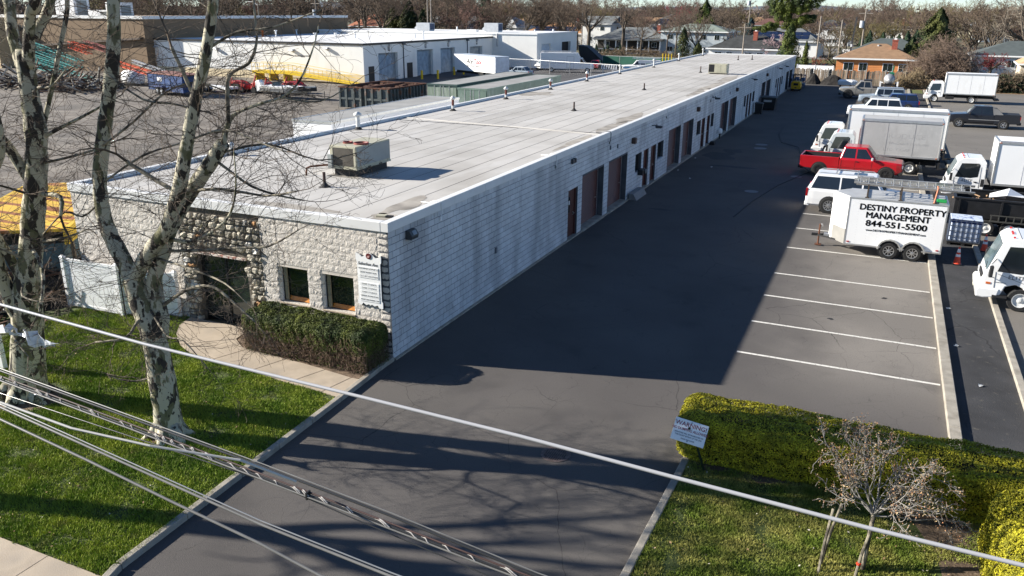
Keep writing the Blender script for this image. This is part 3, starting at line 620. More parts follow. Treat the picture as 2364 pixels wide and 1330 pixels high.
# clutter by the wall
t=thing('window_heater','black round-fronted unit hanging below the first side window','wall unit',(0,25.6,1.2)); part('casing',MB().box(0,.3,-.35,.3,-.18,.12),blk,t,bev=.04); part('ring',MB().lathe([(.11,.0),(.14,.03),(.11,.06),(.09,.03)],16,(.33,.1,.0),'x'),mat('grey ring',(.25,.25,.25)),t)
t=thing('sheet_panel','grey sheet panel leaning low against the wall past the second roll-up door','panel',(0,23.9,0)); part('board',MB().prism([(.12,.0),(.55,.0),(.35,.34),(.08,.36)],'y',-.5,1.5),mat('grey slab',(.2,.2,.2),rough=.7,var=.1),t,bev=.01)
t=thing('standpipe','white domed meter on a dark post by the wall','meter',(.25,48.3,0)); part('post',MB().cyl((0,0,0),(0,0,.45),.06,.06,10),blk,t); part('dome',MB().lathe([(.17,.42),(.2,.55),(.18,.72),(.1,.82),(0,.85)],14),wh,t,smooth=True)
t=thing('rubber_block','small black block on the ground against the wall','block',(.3,45.0,0)); part('body',MB().prism([(-.15,0),(.25,0),(.2,.22),(-.1,.25)],'y',-.3,.3),rub,t)
def bin_(label,x,y,sx,sy,h,lids):
    t=thing('waste_bin',label,'waste bin',(x,y,0)); part('body',MB().prism([(-sx/2*.85,-sy/2*.85),(sx/2*.85,-sy/2*.85),(sx/2*.85,sy/2*.85),(-sx/2*.85,sy/2*.85)],'z',.08,h,[(-sx/2,-sy/2),(sx/2,-sy/2),(sx/2,sy/2),(-sx/2,sy/2)]),blk,t,bev=.03)
    part('lid',MB().prism([(-sx/2-.04,h),(sx/2+.04,h),(sx/2,h+.07),(-sx/2,h+.12)],'y',-sy/2-.03,sy/2+.03),mat('dark grey lid',(.05,.055,.06),rough=.6),t)
    for xx in (-sx/2*.7,sx/2*.7): part('wheel',MB().cyl((xx,-sy/2*.8-.03,.09),(xx,-sy/2*.8+.04,.09),.09,n=12),rub,t)
    return t
bin_('narrow black wheeled bin standing by the wall',.55,67.2,.75,.75,1.0,0); bn=bin_('big black open dumpster by the fourth roll-up doors',.95,71.5,1.5,1.6,1.25,1)
part('label_plate',MB().box(-.45,.35,-.83,-.815,.85,1.05),mat('grey sticker',(.35,.36,.36)),bn)
r=rs(77); tr=['crumpled white scrap lying in the shaded lane','small pale scrap near the wall in the shaded lane','small pale scrap by the oil stain','pale bottle lying near the first floodlight','bits of white litter by the parking kerb','pale scrap on the strip beside the kerb','chip of white litter on the asphalt strip']
for i,(x,y) in enumerate([(1.77,30.7),(.5,38.1),(2.2,35.1),(.5,33),(14.9,11.7),(14.95,8.1),(15.4,5.2)]):
    b=MB(); 
    for k in range(5): a=r.uniform(-.05,.05,3); b.quad((a[0],a[1],.01),(a[0]+.06,a[1]+.02,.03+.03*r.rand()),(a[0]+.05,a[1]+.07,.02),(a[0]-.02,a[1]+.05,.04*r.rand()+.02))
    solo('litter',b,paper,tr[i],'litter',loc=(x,y,0.012))
# ------------------------------------------------------------------ tenant sign on the facade
S=thing('tenant_sign','white scalloped tenant board with red lion-free roundel and rows of names beside the corner','sign',(-.64,-.02,0))
S['label']='white scalloped tenant board with dark red roundel and rows of black names near the corner'
x0,x1=-.42,.42
prof=[(-.42,3.13),(-.3,3.10),(-.22,3.03),(-.12,3.08),(-.04,3.16),(.08,3.16),(.16,3.1),(.24,3.04),(.32,3.05),(.42,3.13),(.42,2.92),(.385,2.88),(.385,1.78),(.42,1.74),(.42,1.56),(.3,1.56),(.24,1.64),(.14,1.60),(.05,1.64),(0,1.60),(-.05,1.64),(-.14,1.60),(-.24,1.66),(-.3,1.58),(-.42,1.62),(-.42,1.74),(-.385,1.78),(-.385,2.88),(-.42,2.92)]
part('board',MB().prism(prof,'y',-.05,.0),wh,S); part('board_edge',MB().prism([(p[0]*1.03+.01,(p[1]-2.35)*1.015+2.34) for p in prof],'y',-.02,.0),blk,S)
part('roundel',MB().lathe([(.085,-.052),(.085,-.065),(.0,-.068)],20,(.02,0,3.08),'y'),mat('dark red enamel',(.1,.012,.012),rough=.4),S)
part('emblem',MB().prism([(-.03,3.05),(.0,3.1),(.02,3.08),(.06,3.12),(.06,3.06),(.02,3.03)],'y',-.075,-.069),mat('pink emblem',(.5,.3,.28)),S)
inkm=mat('black lettering',(.012,.012,.012),rough=.6); ing=mat('grey script lettering',(.16,.15,.14),rough=.6)
text('lettering','Suburban Ave.',.13,ing,S,(-.02,-.052,2.84),FRONT,shear=.35,sx=.9)
rows=[('NOOR IMPORT & EXPORT LLC',2.70,.085,.62),('DESTINY PROPERTY MGMT.',2.59,.08,.6),('C.E.C ART SOLUTIONS',2.475,.085,.75),('DARE STUDIOS',2.24,.085,.9),('DARE STUDIOS',2.12,.085,.9),('DARE STUDIOS',2.0,.085,.9),('GERBER PROMOTIONS',1.885,.085,.72),('MOUNT SINAI PHARMA CORP',1.77,.08,.6)]
for s_,z_,sz,sx_ in rows:
    pl=part('name_plate',MB().box(-.32,.32,-.062,-.05,z_-.052,z_+.052),wh,S,bev=.003); text('lettering',s_,sz*.82,mat('dark grey lettering',(.07,.07,.07)),pl,(0,-.0632,z_),FRONT,depth=.0005,sx=sx_*1.15)
# ------------------------------------------------------------------ vehicles
def paint(name,c,**k): return mat(name,c,rough=.28,var=.03,scale=2,spec=.5,coat=.6,**k)
pw=paint('white car paint',(.8,.8,.79)); pred=paint('red car paint',(.42,.008,.014)); pgrey=paint('grey car paint',(.23,.22,.2)); pblack=paint('black car paint',(.012,.014,.02)); pblue=paint('dark blue car paint',(.012,.03,.11)); psil=paint('silver blue car paint',(.3,.36,.42))
boxw=mat('white box panel',(.84,.84,.83),rough=.5,var=.025,scale=.8); layer(boxw,(.6,.59,.56),1.2,.62,.75,.35,stretch=(1,1,.3))
boxg=mat('weathered grey box panel',(.43,.425,.41),rough=.6,var=.07,scale=1.2); layer(boxg,(.3,.29,.28),1.6,.55,.7,.5,stretch=(1,1,.4)); layer(boxg,(.55,.54,.52),5,.6,.7,.3)
amber=mat('amber lamp',(.55,.12,.02),rough=.3); redl=mat('red lamp',(.35,.01,.012),rough=.25); hl=mat('headlamp lens',(.6,.62,.63),rough=.08,var=.1,spec=.8)
chas=mat('black chassis',(.014,.014,.015),rough=.7,var=.3); plast=mat('black plastic',(.02,.02,.021),rough=.6)
def loft(b,st,cap=True):
    """st: list of (x,[(y,z)..]) half sections with equal counts, y>=0 from bottom to top; mirrored"""
    n=len(st[0][1]); vs=[];fs=[]
    for x,s in st: vs+=[(x,-y,z) for y,z in s]+[(x,y,z) for y,z in reversed(s)]
    m=2*n
    for k in range(len(st)-1):
        for i in range(m): fs.append((k*m+i,k*m+(i+1)%m,(k+1)*m+(i+1)%m,(k+1)*m+i))
    if cap: fs+=[tuple(range(m))[::-1],tuple(range((len(st)-1)*m,len(st)*m))]
    b._a(vs,fs); return b
def wheel(parent,x,y,R,wd,side,rim,spokes=5,dish=.02,name='wheel'):
    """side=-1: outer face towards -y"""
    t=part(name,MB().lathe([(R*.6,-wd/2),(R*.93,-wd/2),(R,-wd/2+.03),(R,wd/2-.03),(R*.93,wd/2),(R*.6,wd/2),(R*.58,0),(R*.6,-wd/2)],22,(0,0,0),'y',caps=False),rub,parent,loc=(x,y,R))
    o=side*wd/2; b=MB()
    b.lathe([(R*.62,o*.9),(R*.62,o*1.01),(R*.55,o*.98),(R*.53,o*.5)],22,(0,0,0),'y',caps=False); part('rim',b,rim,t)
    part('rim_well',MB().lathe([(R*.57,o*.45),(0,o*.45)],18,(0,0,0),'y'),dark,t)
    s=MB(); s.lathe([(R*.16,o*.6),(R*.16,o*.96),(R*.1,o*1.03),(0,o*1.03)],12,(0,0,0),'y')
    for i in range(spokes):
        a=2*math.pi*i/spokes; dx,dz=math.cos(a),math.sin(a); q=R*.09 if spokes<8 else R*.06
        p=[(dx*R*.1-dz*q,dz*R*.1+dx*q),(dx*R*.57-dz*q*.8,dz*R*.57+dx*q*.8),(dx*R*.57+dz*q*.8,dz*R*.57-dx*q*.8),(dx*R*.1+dz*q,dz*R*.1-dx*q)]
        s.prism(p,'y',min(o*.6,o*.93),max(o*.6,o*.93))
    if spokes==0: s.lathe([(R*.55,o*.7),(R*.3,o*.58),(R*.16,o*.8)],18,(0,0,0),'y',caps=False)
    part('spokes',s,rim,t); return t
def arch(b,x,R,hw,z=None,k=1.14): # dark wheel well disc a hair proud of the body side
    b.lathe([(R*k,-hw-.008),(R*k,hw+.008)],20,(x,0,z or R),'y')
def mirror(par,x,y,z,m,s=1):
    part('mirror',MB().box(x-.06,x+.06,min(y,y+.22*s),max(y,y+.22*s),z,z+.17),m,par,bev=.03)
def pane(b,pts,out): # quad on a side surface, pts (x,y,z)
    b._a(pts,[tuple(range(len(pts)))])
def car(name,label,cat,loc,rz,Lg,Wd,H_,body,kind,R=.37,rim=rimm,spokes=5,extra=None,wb=None,rear_first=False,group=None):
    """front at x=0, rear at x=Lg; centre line y=0. kinds: pickup, suv, van, sedan"""
    t=thing(name,label,cat,loc,rz,group); hw=Wd/2; g0=.32 if kind!='pickup' else .42
    P=dict(suv=dict(hood=.24,base=.3,top=.4,rt=.93,rb=.985,belt=.62,nose=.86,fa=.175,ra=.78,pil=[.53,.72]),
           pickup=dict(hood=.2,base=.255,top=.345,rt=.58,rb=.61,belt=.64,nose=.9,fa=.165,ra=.775,pil=[.455]),
           van=dict(hood=.13,base=.19,top=.33,rt=.95,rb=.99,belt=.56,nose=.8,fa=.2,ra=.8,pil=[.45]),
           sedan=dict(hood=.27,base=.31,top=.43,rt=.78,rb=.9,belt=.62,nose=.85,fa=.18,ra=.79,pil=[.55,.72]))[kind]
    if extra: P.update({k:v for k,v in extra.items() if k in P})
    zb=H_*P['belt']; hood=zb*.98; nz=zb*P['nose']; X=lambda f:f*Lg
    def sec(h,zt,zl=g0,tuck=.06): return [(h*.88,zl),(h*.985,zl+.1),(h,zl+(zt-zl)*.45),(h*.99,zt-.1),(h*.93,zt),(h*.5,zt+.015)]
    cabr=P['rb'] if kind=='pickup' else 1.0
    st=[(0.0,sec(hw*.86,nz*.93,g0+.12)),(X(.012),sec(hw*.93,nz,g0+.05)),(X(.06),sec(hw*.985,nz+.03)),(X(P['base']),sec(hw,hood+.03)),(X(P['base']+.02),sec(hw,zb))]
    if kind=='pickup': st+=[(X(cabr),sec(hw,zb)),]
    elif kind=='sedan': st+=[(X(.88),sec(hw,zb)),(X(.985),sec(hw*.96,zb*.97)),(X(1),sec(hw*.88,zb*.9,g0+.12))]
    else: st+=[(X(.93),sec(hw,zb)),(X(.985),sec(hw*.985,zb)),(X(1),sec(hw*.93,zb*.96,g0+.08))]
    b=MB(); loft(b,st); bd=part('body',b,body,t,smooth=False,bev=.025)
    if kind=='pickup':
        x0=X(cabr)+.015; x1=X(1); zt=zb+.02; b=MB()
        for s in (-1,1):
            b.prism([(x0,g0+.02),(x1-.02,g0+.08),(x1,zt),(x0,zt)],'y',s*hw if s<0 else hw-.09,s*hw+.09 if s<0 else hw)
        b.box(x1-.07,x1,-hw+.09,hw-.09,g0+.1,zt); b.box(x0,x0+.05,-hw+.09,hw-.09,g0+.1,zt)
        part('bed',b,body,t,bev=.02)
        part('bed_floor',MB().box(x0+.05,x1-.07,-hw+.09,hw-.09,g0+.2,g0+.26),plast,t)
        part('bed_liner',MB().box(x0+.052,x1-.072,-hw+.092,-hw+.1,g0+.26,zt-.04).box(x0+.052,x1-.072,hw-.1,hw-.092,g0+.26,zt-.04).box(x0+.052,x0+.06,-hw+.1,hw-.1,g0+.26,zt-.03).box(x1-.08,x1-.072,-hw+.1,hw-.1,g0+.26,zt-.03),plast,t)
        part('tail_lamp',MB().box(x1-.05,x1+.008,-hw-.004,-hw+.13,zb*.72,zb*.95),redl,t); part('tail_lamp',MB().box(x1-.05,x1+.008,hw-.13,hw+.004,zb*.72,zb*.95),redl,t)
        part('tailgate_handle',MB().box(x1,x1+.012,-.12,.12,zb*.85,zb*.9),plast,t)
    # greenhouse
    xb0,xt0,xt1,xb1=X(P['base']),X(P['top']),X(P['rt']),X(P['rb']); hb=hw*.94; ht=hw*.76; zr=H_
    ring=lambda x,h,z:(x,h,z)
    b=MB(); lo=[(xb0,hb*.86),(xb0+.12,hb),(xb1-.06,hb),(xb1,hb*.93)]; hi=[(xt0,ht*.92),(xt0+.1,ht),(xt1-.06,ht),(xt1,ht*.92)]
    vs=[(x,-y,zb-.02) for x,y in lo]+[(x,y,zb-.02) for x,y in lo[::-1]]+[(x,-y,zr-.05) for x,y in hi]+[(x,y,zr-.05) for x,y in hi[::-1]]+[(x+(.05 if x<(xt0+xt1)/2 else -.05),-y*.9,zr) for x,y in hi]+[(x+(.05 if x<(xt0+xt1)/2 else -.05),y*.9,zr) for x,y in hi[::-1]]
    fs=[(i,(i+1)%8,8+(i+1)%8,8+i) for i in range(8)]+[(8+i,8+(i+1)%8,16+(i+1)%8,16+i) for i in range(8)]+[tuple(range(16,24))]
    b._a(vs,fs); cabn=part('cabin',b,body,t,bev=.015)
    def sp(f,z,s): # point on cabin side: f fraction of length, z height
        k=(z-(zb-.02))/((zr-.05)-(zb-.02)); y=(hb*(1-k)+ht*k)+.006; return (X(f),s*y,z)
    z0,z1=zb+.03,zr-.1
    def xl(f0,f1,z): k=(z-(zb-.02))/((zr-.05)-(zb-.02)); return f0*(1-k)+f1*k
    fr0,fr1=P['base'],P['top']; rr0,rr1=P['rb'],P['rt']
    edges=[None]+P['pil']+[None]
    for s in (-1,1):
        for i in range(len(edges)-1):
            l0=(xl(fr0,fr1,z0)+.035 if i==0 else edges[i]+.008); l1=(xl(fr0,fr1,z1)+.03 if i==0 else edges[i]+.008)
            e0=(xl(rr0,rr1,z0)-.022 if i==len(edges)-2 else edges[i+1]-.008); e1=(xl(rr0,rr1,z1)-.022 if i==len(edges)-2 else edges[i+1]-.008)
            if kind=='van' and i==1: continue
            q=MB(); pane(q,[sp(l0,z0,s),sp(e0,z0,s),sp(e1,z1,s),sp(l1,z1,s)],s); part('side_window',q,gl,cabn)
    # windscreen and rear window
    def fr(xa,xc,ya,yc,d,m,nm):
        q=MB(); q._a([(xa+d,-ya,z0),(xa+d,ya,z0),(xc+d,yc,z1+.02),(xc+d,-yc,z1+.02)],[(0,1,2,3)]); part(nm,q,m,cabn)
    kz=lambda a,c,z:a+(c-a)*((z-(zb-.02))/((zr-.05)-(zb-.02)))
    fr(kz(xb0,xt0,z0),kz(xb0,xt0,z1+.02),hb*.78,ht*.82,-.012,glc if body is not pred else gl,'windscreen')
    fr(kz(xb1,xt1,z0),kz(xb1,xt1,z1+.02),hb*.8,ht*.8,.012,gl,'rear_window')
    # trim
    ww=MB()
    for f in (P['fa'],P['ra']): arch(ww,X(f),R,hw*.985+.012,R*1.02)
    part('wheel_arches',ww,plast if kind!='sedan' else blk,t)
    for f in (P['fa'],P['ra']):
        for s in (-1,1): wheel(t,X(f),s*(hw-.1),R,.26,s,rim,spokes)
    part('bumper',MB().prism([(-.03,g0-.02),(.25,g0-.04),(.25,g0+.22),(-.03,g0+.2)],'y',-hw*.93,hw*.93),plast if kind=='pickup' else body,t,bev=.03)
    part('bumper',MB().prism([(X(1)-.2,g0-.02),(X(1)+.1 if kind=='pickup' else X(1)+.03,g0),(X(1)+.1 if kind=='pickup' else X(1)+.03,g0+.2),(X(1)-.2,g0+.22)],'y',-hw*.93,hw*.93),plast if kind=='pickup' else body,t,bev=.03)
    for s in (-1,1):
        part('headlight',MB().box(-.015,.1,min(s*hw*.6,s*hw*.9),max(s*hw*.6,s*hw*.9),nz*.74,nz*.9),hl,t,bev=.01)
        if kind!='pickup': part('tail_lamp',MB().box(X(1)-.09,X(1)+.01,min(s*hw*.8,s*hw*.985),max(s*hw*.8,s*hw*.985),zb*.68,zb*.93 if kind!='suv' else zb*1.0),redl,t)
        mirror(t,X(P['base'])+.22,s*hw*(.97),zb-.02,hl if body is pred else (body if kind!='pickup' else plast),s)
    part('grille',MB().box(-.018,.02,-hw*.52,hw*.52,nz*.55,nz*.88),plast,t)
    seam=MB()
    for f in [P['base']+.04]+P['pil']+([P['rb']-.02] if kind=='pickup' else []):
        for s in (-1,1): seam.box(X(f)-.006,X(f)+.006,min(s*(hw-.0),s*(hw+.004)),max(s*(hw-.0),s*(hw+.004)),g0+.14,zb-.08)
    part('door_seams',seam,blk,bd)
    hd=MB()
    for f in P['pil']:
        for s in (-1,1): hd.box(X(f)-.17,X(f)-.03,min(s*hw,s*(hw+.02)),max(s*hw,s*(hw+.02)),zb-.17,zb-.13)
    part('door_handles',hd,(body if kind!='pickup' else plast),bd)
    pm_=mat('number plate',(.6,.58,.5),rough=.5); part('number_plate',MB().box(-.05,-.034,-.16,.16,g0+.04,g0+.13),pm_,t); part('number_plate',MB().box(X(1)+(.105 if kind=='pickup' else .034),X(1)+(.12 if kind=='pickup' else .05),-.16,.16,g0+.03,g0+.13),pm_,t)
    sl_=MB(); [sl_.box(X(P['fa'])+R*1.2,X(P['ra'])-R*1.2,min(s*hw,s*(hw+.012)),max(s*hw,s*(hw+.012)),g0+.26,g0+.3) for s in (-1,1)]; part('side_moulding',sl_,body if kind=='pickup' else plast,bd)
    part('bonnet_line',MB().box(X(P['base'])-.02,X(P['base'])-.0,-hw*.8,hw*.8,hood+.0,hood+.045),blk,bd)
    part('rocker',MB().box(X(P['fa'])+R*1.15,X(P['ra'])-R*1.15,-hw*.96,hw*.96,g0-.08,g0+.03),plast,t)
    return t
# red pickup faces right: rotate by pi; loc is front centre
red_=car('pickup_truck','shiny red crew-cab pickup truck with open black bed parked beside the grey box truck','pickup truck',(13.5,36.0,0),math.pi-.035,5.85,2.0,1.9,pred,'pickup',.42,rimb,6,extra=dict(fa=.15,ra=.8))
gp=car('pickup_truck','raised grey crew-cab pickup truck with big black tyres near the wooden fence','pickup truck',(6.75,88.9,0),.04,6.6,2.05,2.05,pgrey,'pickup',.5,rimb,6,extra=dict(base=.24,top=.33,rt=.52,rb=.545,pil=[.41],fa=.16,ra=.78))
part('roof_lights',MB().box(2.6,3.5,-.7,.7,2.04,2.16),blk,gp)
bp_=car('pickup_truck','black crew-cab truck with grey bed buttress on the neighbouring lot','pickup truck',(17.35,66.1,0),-.02,5.6,2.0,1.9,pblack,'pickup',.4,rimm,5,extra=dict(rt=.6,rb=.64,fa=.16,ra=.78))
part('bed_cover',MB().box(3.6,5.55,-.93,.93,1.2,1.28),plast,bp_)
for s in (-1,1):
    q=MB(); q.prism([(3.5,1.2),(4.25,1.25),(3.75,1.72),(3.35,1.8)],'y',s*.93-.04,s*.93+.04); part('sail_panel',q,mat('grey plastic',(.2,.2,.2),rough=.7),bp_)
part('side_trim',MB().box(1.6,4.0,-1.012,-1.0,.72,.78),mat('grey plastic',(.2,.2,.2)),bp_)
sv=car('suv','white full-size SUV with roof rails parked behind the lettered cargo trailer','SUV',(14.15,25.75,0),math.pi-.02,5.2,2.02,1.93,pw,'suv',.41,rimm,10,extra=dict(base=.29,top=.38,pil=[.5,.7]))
rr_=MB()
for s in (-1,1): rr_.tube([(2.1,s*.66,1.92),(2.2,s*.66,1.99),(4.6,s*.66,1.99),(4.75,s*.66,1.92)],.022,6)
for x in (2.9,3.9): rr_.box(x-.03,x+.03,-.66,.66,1.99,2.02)
part('roof_rails',rr_,galv,sv); part('sunroof',MB().box(2.5,3.1,-.4,.4,1.93,1.94),gl,sv)
car('suv','small dark blue SUV squeezed between the white van and the silver-blue jeep','SUV',(10.6,77.3,0),.03,4.6,1.9,1.7,pblue,'suv',.36,rimm,5)
jp=car('suv','boxy silver-blue jeep-like SUV with light roof rack beside the grey pickup','SUV',(9.2,82.6,0),.03,4.7,1.9,1.8,psil,'suv',.38,rimm,5,extra=dict(base=.34,top=.38,rb=.99,rt=.96))
part('roof_rack',MB().box(2.0,4.4,-.7,.7,1.82,1.86),alu,jp); part('spare_carrier',MB().tube([(4.7,.2,.7),(5.3,.1,.6),(6.0,.0,.45)],.05,6),rub,jp)
vn=car('suv','white SUV with silver roof rails mostly hidden behind the white box truck','SUV',(8.7,69.4,0),.02,4.9,1.95,1.85,pw,'suv',.37,rimm,5)
b=MB(); [b.tube([(1.9,s*.62,1.84),(2.0,s*.62,1.9),(4.2,s*.62,1.9),(4.4,s*.62,1.84)],.03,6) for s in (-1,1)]; part('roof_rails',b,alu,vn)
# box trucks
def boxtruck(label,x,y,rz,L_box,wbx,zb,zt,cabm,boxm,cabw=2.0,gap=.35,lettering=None,bx=None,roofline='flat',wx=None,name='box_truck',rearlift=True,ch=2.35,lamp=True):
    """front bumper at x=0; y=0 is the near side (-y), truck extends to +y"""
    t=thing(name,label,'box truck',(x,y,0),rz); w0=(wbx-cabw)/2; cy=wbx/2
    prof=[(.0,.5),(-.02,.85),(.06,1.25),(.42,ch-.18),(.62,ch-.03),(.95,ch),(1.62,ch-.02),(1.78,ch-.22),(1.82,1.1),(1.8,.62),(1.35,.55),(1.22,.82),(.98,.92),(.7,.82),(.58,.5)]
    def hwf(z): return cabw/2-(z-.5)*.07
    b=MB(); n=len(prof); vs=[(p[0],cy-hwf(p[1]),p[1]) for p in prof]+[(p[0],cy+hwf(p[1]),p[1]) for p in prof]
    fs=[tuple(range(n))[::-1],tuple(range(n,2*n))]+[(i,(i+1)%n,n+(i+1)%n,n+i) for i in range(n)]; b._a(vs,fs)
    cb=part('cab',b,cabm,t,bev=.035)
    # windscreen on slope between (.06,1.25) and (.42,ch-.18)
    sx=lambda z:.06+(z-1.25)/(ch-.18-1.25)*.36
    q=MB(); za,zc=1.3,ch-.24; q._a([(sx(za)-.014,cy-hwf(za)+.1,za),(sx(za)-.014,cy+hwf(za)-.1,za),(sx(zc)-.014,cy+hwf(zc)-.12,zc),(sx(zc)-.014,cy-hwf(zc)+.12,zc)],[(0,1,2,3)]); part('windscreen',q,glc,cb)
    part('wiper',MB().tube([(sx(1.3)-.03,cy-.5,1.3),(sx(1.5)-.03,cy-.2,1.45)],.012,4),blk,cb)
    for s in (-1,1):
        yy=lambda z:cy+s*(hwf(z)+.006)
        q=MB(); P=[(.38,1.32),(.62,ch-.3),(1.42,ch-.26),(1.5,ch-.34),(1.46,1.38),(1.1,1.3)]; q._a([(p[0],yy(p[1]),p[1]) for p in P],[tuple(range(6))]); sw_=part('side_window',q,gl,cb)
        q=MB(); 
        for p0,p1 in (((.34,1.3),(.36,.75)),((1.56,1.9),(1.56,.8)),((.36,.95),(.7,.95)),((.4,1.24),(1.2,1.0))): q.tube([(p0[0],yy(p0[1])+s*.001,p0[1]),(p1[0],yy(p1[1])+s*.001,p1[1])],.008,4)
        part('door_seams',q,mat('seam grey',(.12,.12,.12)),cb)
        part('door_handle',MB().box(1.3,1.45,min(yy(1.1),yy(1.1)+s*.03),max(yy(1.1),yy(1.1)+s*.03),1.08,1.13),blk,cb)
        m_=part('mirror',MB().box(.12,.24,min(yy(1.4)+s*.12,yy(1.4)+s*.3),max(yy(1.4)+s*.12,yy(1.4)+s*.3),1.15,1.55),plast,cb,bev=.03); part('mirror_arm',MB().tube([(.3,yy(1.6),1.75),(.16,yy(1.5)+s*.2,1.6)],.015,4).tube([(.3,yy(1.2),1.1),(.16,yy(1.3)+s*.2,1.15)],.015,4),plast,m_)
        part('headlight',MB().box(-.045,.04,min(cy+s*cabw*.28,cy+s*cabw*.46),max(cy+s*cabw*.28,cy+s*cabw*.46),.8,.98),hl,cb,bev=.015)
        part('turn_lamp',MB().box(.1,.24,min(yy(.9),yy(.9)+s*.012),max(yy(.9),yy(.9)+s*.012),.86,.93),amber,cb)
    part('grille',MB().box(-.035,.0,cy-.5,cy+.5,.9,1.08),plast,cb); part('number_plate',MB().box(-.185,-.172,cy-.16,cy+.16,.5,.62),mat('number plate',(.6,.58,.5),rough=.5),cb); part('roof_seam',MB().box(.9,.915,cy-.85,cy+.85,ch-.01,ch+.006),mat('seam grey',(.12,.12,.12)),cb); part('step',MB().box(.35,.8,cy-cabw/2-.03,cy-cabw/2+.1,.42,.5),plast,cb)
    part('bumper',MB().prism([(-.14,.38),(-.17,.62),(-.1,.72),(.55,.72),(.5,.42),(.1,.36)],'y',cy-cabw/2-.02,cy+cabw/2+.02),cabm,t,bev=.04)
    if lamp:
        q=MB(); [q.box(.67,.73,cy+o-.035,cy+o+.035,ch-.02,ch+.025) for o in (-.75,-.14,0,.14,.75)]; part('marker_lamps',q,mat('red marker lamp',(.55,.03,.02),rough=.3),cb)
    x0=1.82+gap; x1=x0+L_box
    part('chassis',MB().box(.6,x1-.1,cy-.42,cy-.28,.55,.78).box(.6,x1-.1,cy+.28,cy+.42,.55,.78).box(x0,x1,cy-.9,cy+.9,zb-.16,zb-.02),chas,t)
    part('fuel_tank',MB().box(x0+.2,x0+1.1,.12,.5,.42,.8),chas,t,bev=.04)
    R=.4; wxs=wx or (1.0,x1-1.35)
    for s in (-1,1):
        wheel(t,wxs[0],cy+s*(cabw/2-.13),R,.24,s,rimw,0); wheel(t,wxs[1],cy+s*(wbx/2-.3),R,.46,s,rimw,0)
        part('mudflap',MB().box(wxs[1]+.55,wxs[1]+.57,min(cy+s*.65,cy+s*(wbx/2-.1)),max(cy+s*.65,cy+s*(wbx/2-.1)),.2,.85),rub,t)
    # box
    c_=.06; bo=part('cargo_box',MB().prism([(0.03,zb),(wbx-.03,zb),(wbx-.03,zt-.1),(wbx-.12,zt),(.12,zt),(.03,zt-.1)],'x',x0,x1),boxm,t)
    fr=MB(); 
    for xx in (x0-.02,x1-.07):
        for yy in (0,wbx-.09): fr.box(xx,xx+.09,yy,yy+.09,zb-.05,zt-.06)
        fr.prism([(.0,zt-.1),(.1,zt+.012),(wbx-.1,zt+.012),(wbx,zt-.1),(wbx-.09,zt-.1),(.12,zt-.02)][::1],'x',xx,xx+.09) if False else fr.box(xx,xx+.09,.09,wbx-.09,zt-.06,zt+.012)
    fr.box(x0+.07,x1-.07,0,.03,zb-.05,zb+.07); fr.box(x0+.07,x1-.07,wbx-.03,wbx,zb-.05,zb+.07)
    part('box_frame',fr,alu,bo,bev=.01)
    part('roof_rail',MB().prism([(.0,zt-.14),(.0,zt-.06),(.1,zt+.016),(.14,zt+.016),(.06,zt-.14)],'x',x0+.05,x1-.05).prism([(wbx,zt-.14),(wbx,zt-.06),(wbx-.1,zt+.016),(wbx-.14,zt+.016),(wbx-.06,zt-.14)],'x',x0+.05,x1-.05),alu,bo)
    sm=MB(); k=max(2,int(L_box/1.25))
    for i in range(1,k): xx=x0+L_box*i/k; sm.box(xx-.006,xx+.006,.022,.03,zb+.07,zt-.14)
    part('panel_seams',sm,mat('seam light grey',(.5,.5,.5)) if boxm is boxw else mat('seam mid grey',(.33,.33,.32)),bo)
    part('corner_lamps',MB().box(x0+.03,x0+.13,-.01,.0,zt-.1,zt-.06).box(x1-.13,x1-.03,-.01,.0,zt-.1,zt-.06).box(x1-.2,x1-.1,-.01,.0,zb+.0,zb+.05),amber,bo)
    if rearlift: part('lift_gate',MB().box(x1,x1+.5,.15,wbx-.15,.45,.55).box(x1,x1+.1,.1,.3,.4,zb).box(x1,x1+.1,wbx-.3,wbx-.1,.4,zb),chas,t)
    part('rear_bumper',MB().box(x1+.0,x1+.3,.05,wbx-.05,.42,.56),chas,t)
    if lettering:
        text('lettering',lettering,.19,mat('grey door lettering',(.12,.12,.12)),cb,(.98,cy-hwf(1.2)-.006,1.16),FRONT,sx=1.15,depth=.002)
    return t
boxtruck('big white box truck whose long box rises behind the smaller grey one',7.82,42.3,.0,6.1,2.35,1.08,3.5,pw,boxw,gap=.2,wx=(1.05,6.6))
gb=boxtruck('white-cab box truck with shorter weathered grey box standing behind the red pickup',8.75,38.1,.0,4.65,2.3,1.08,3.32,psil if False else paint('pale grey-white cab paint',(.6,.64,.64)),boxg,gap=.25,wx=(1.0,5.15))
part('reefer_gap_panel',MB().box(2.0,2.05,.3,2.0,1.1,2.6),mat('dark red panel',(.12,.015,.02)),gb)
ghost=mat('faded lettering',(.4,.395,.38),rough=.6,var=.1,scale=3)
bo=[k for k in gb.children if k.name.startswith('cargo_box')][0]
text('faded_lettering','PRODUCE',.4,ghost,bo,(4.6,.028,2.35),FRONT,depth=.001,sx=1.3); text('faded_lettering','Wholesale & Distribution',.22,ghost,bo,(4.9,.028,1.9),FRONT,depth=.001); text('faded_lettering','718 - 555 - 01 40' if False else 'LTD. CORP.',.24,ghost,bo,(4.3,.028,1.5),FRONT,depth=.001,sx=1.3)
et=boxtruck('white box truck behind the black dump trailer with grey lettering on its door',15.55,30.75,.0,6.5,2.3,1.08,3.35,pw,boxw,gap=.3,lettering='ELITE',wx=(1.15,7.0))
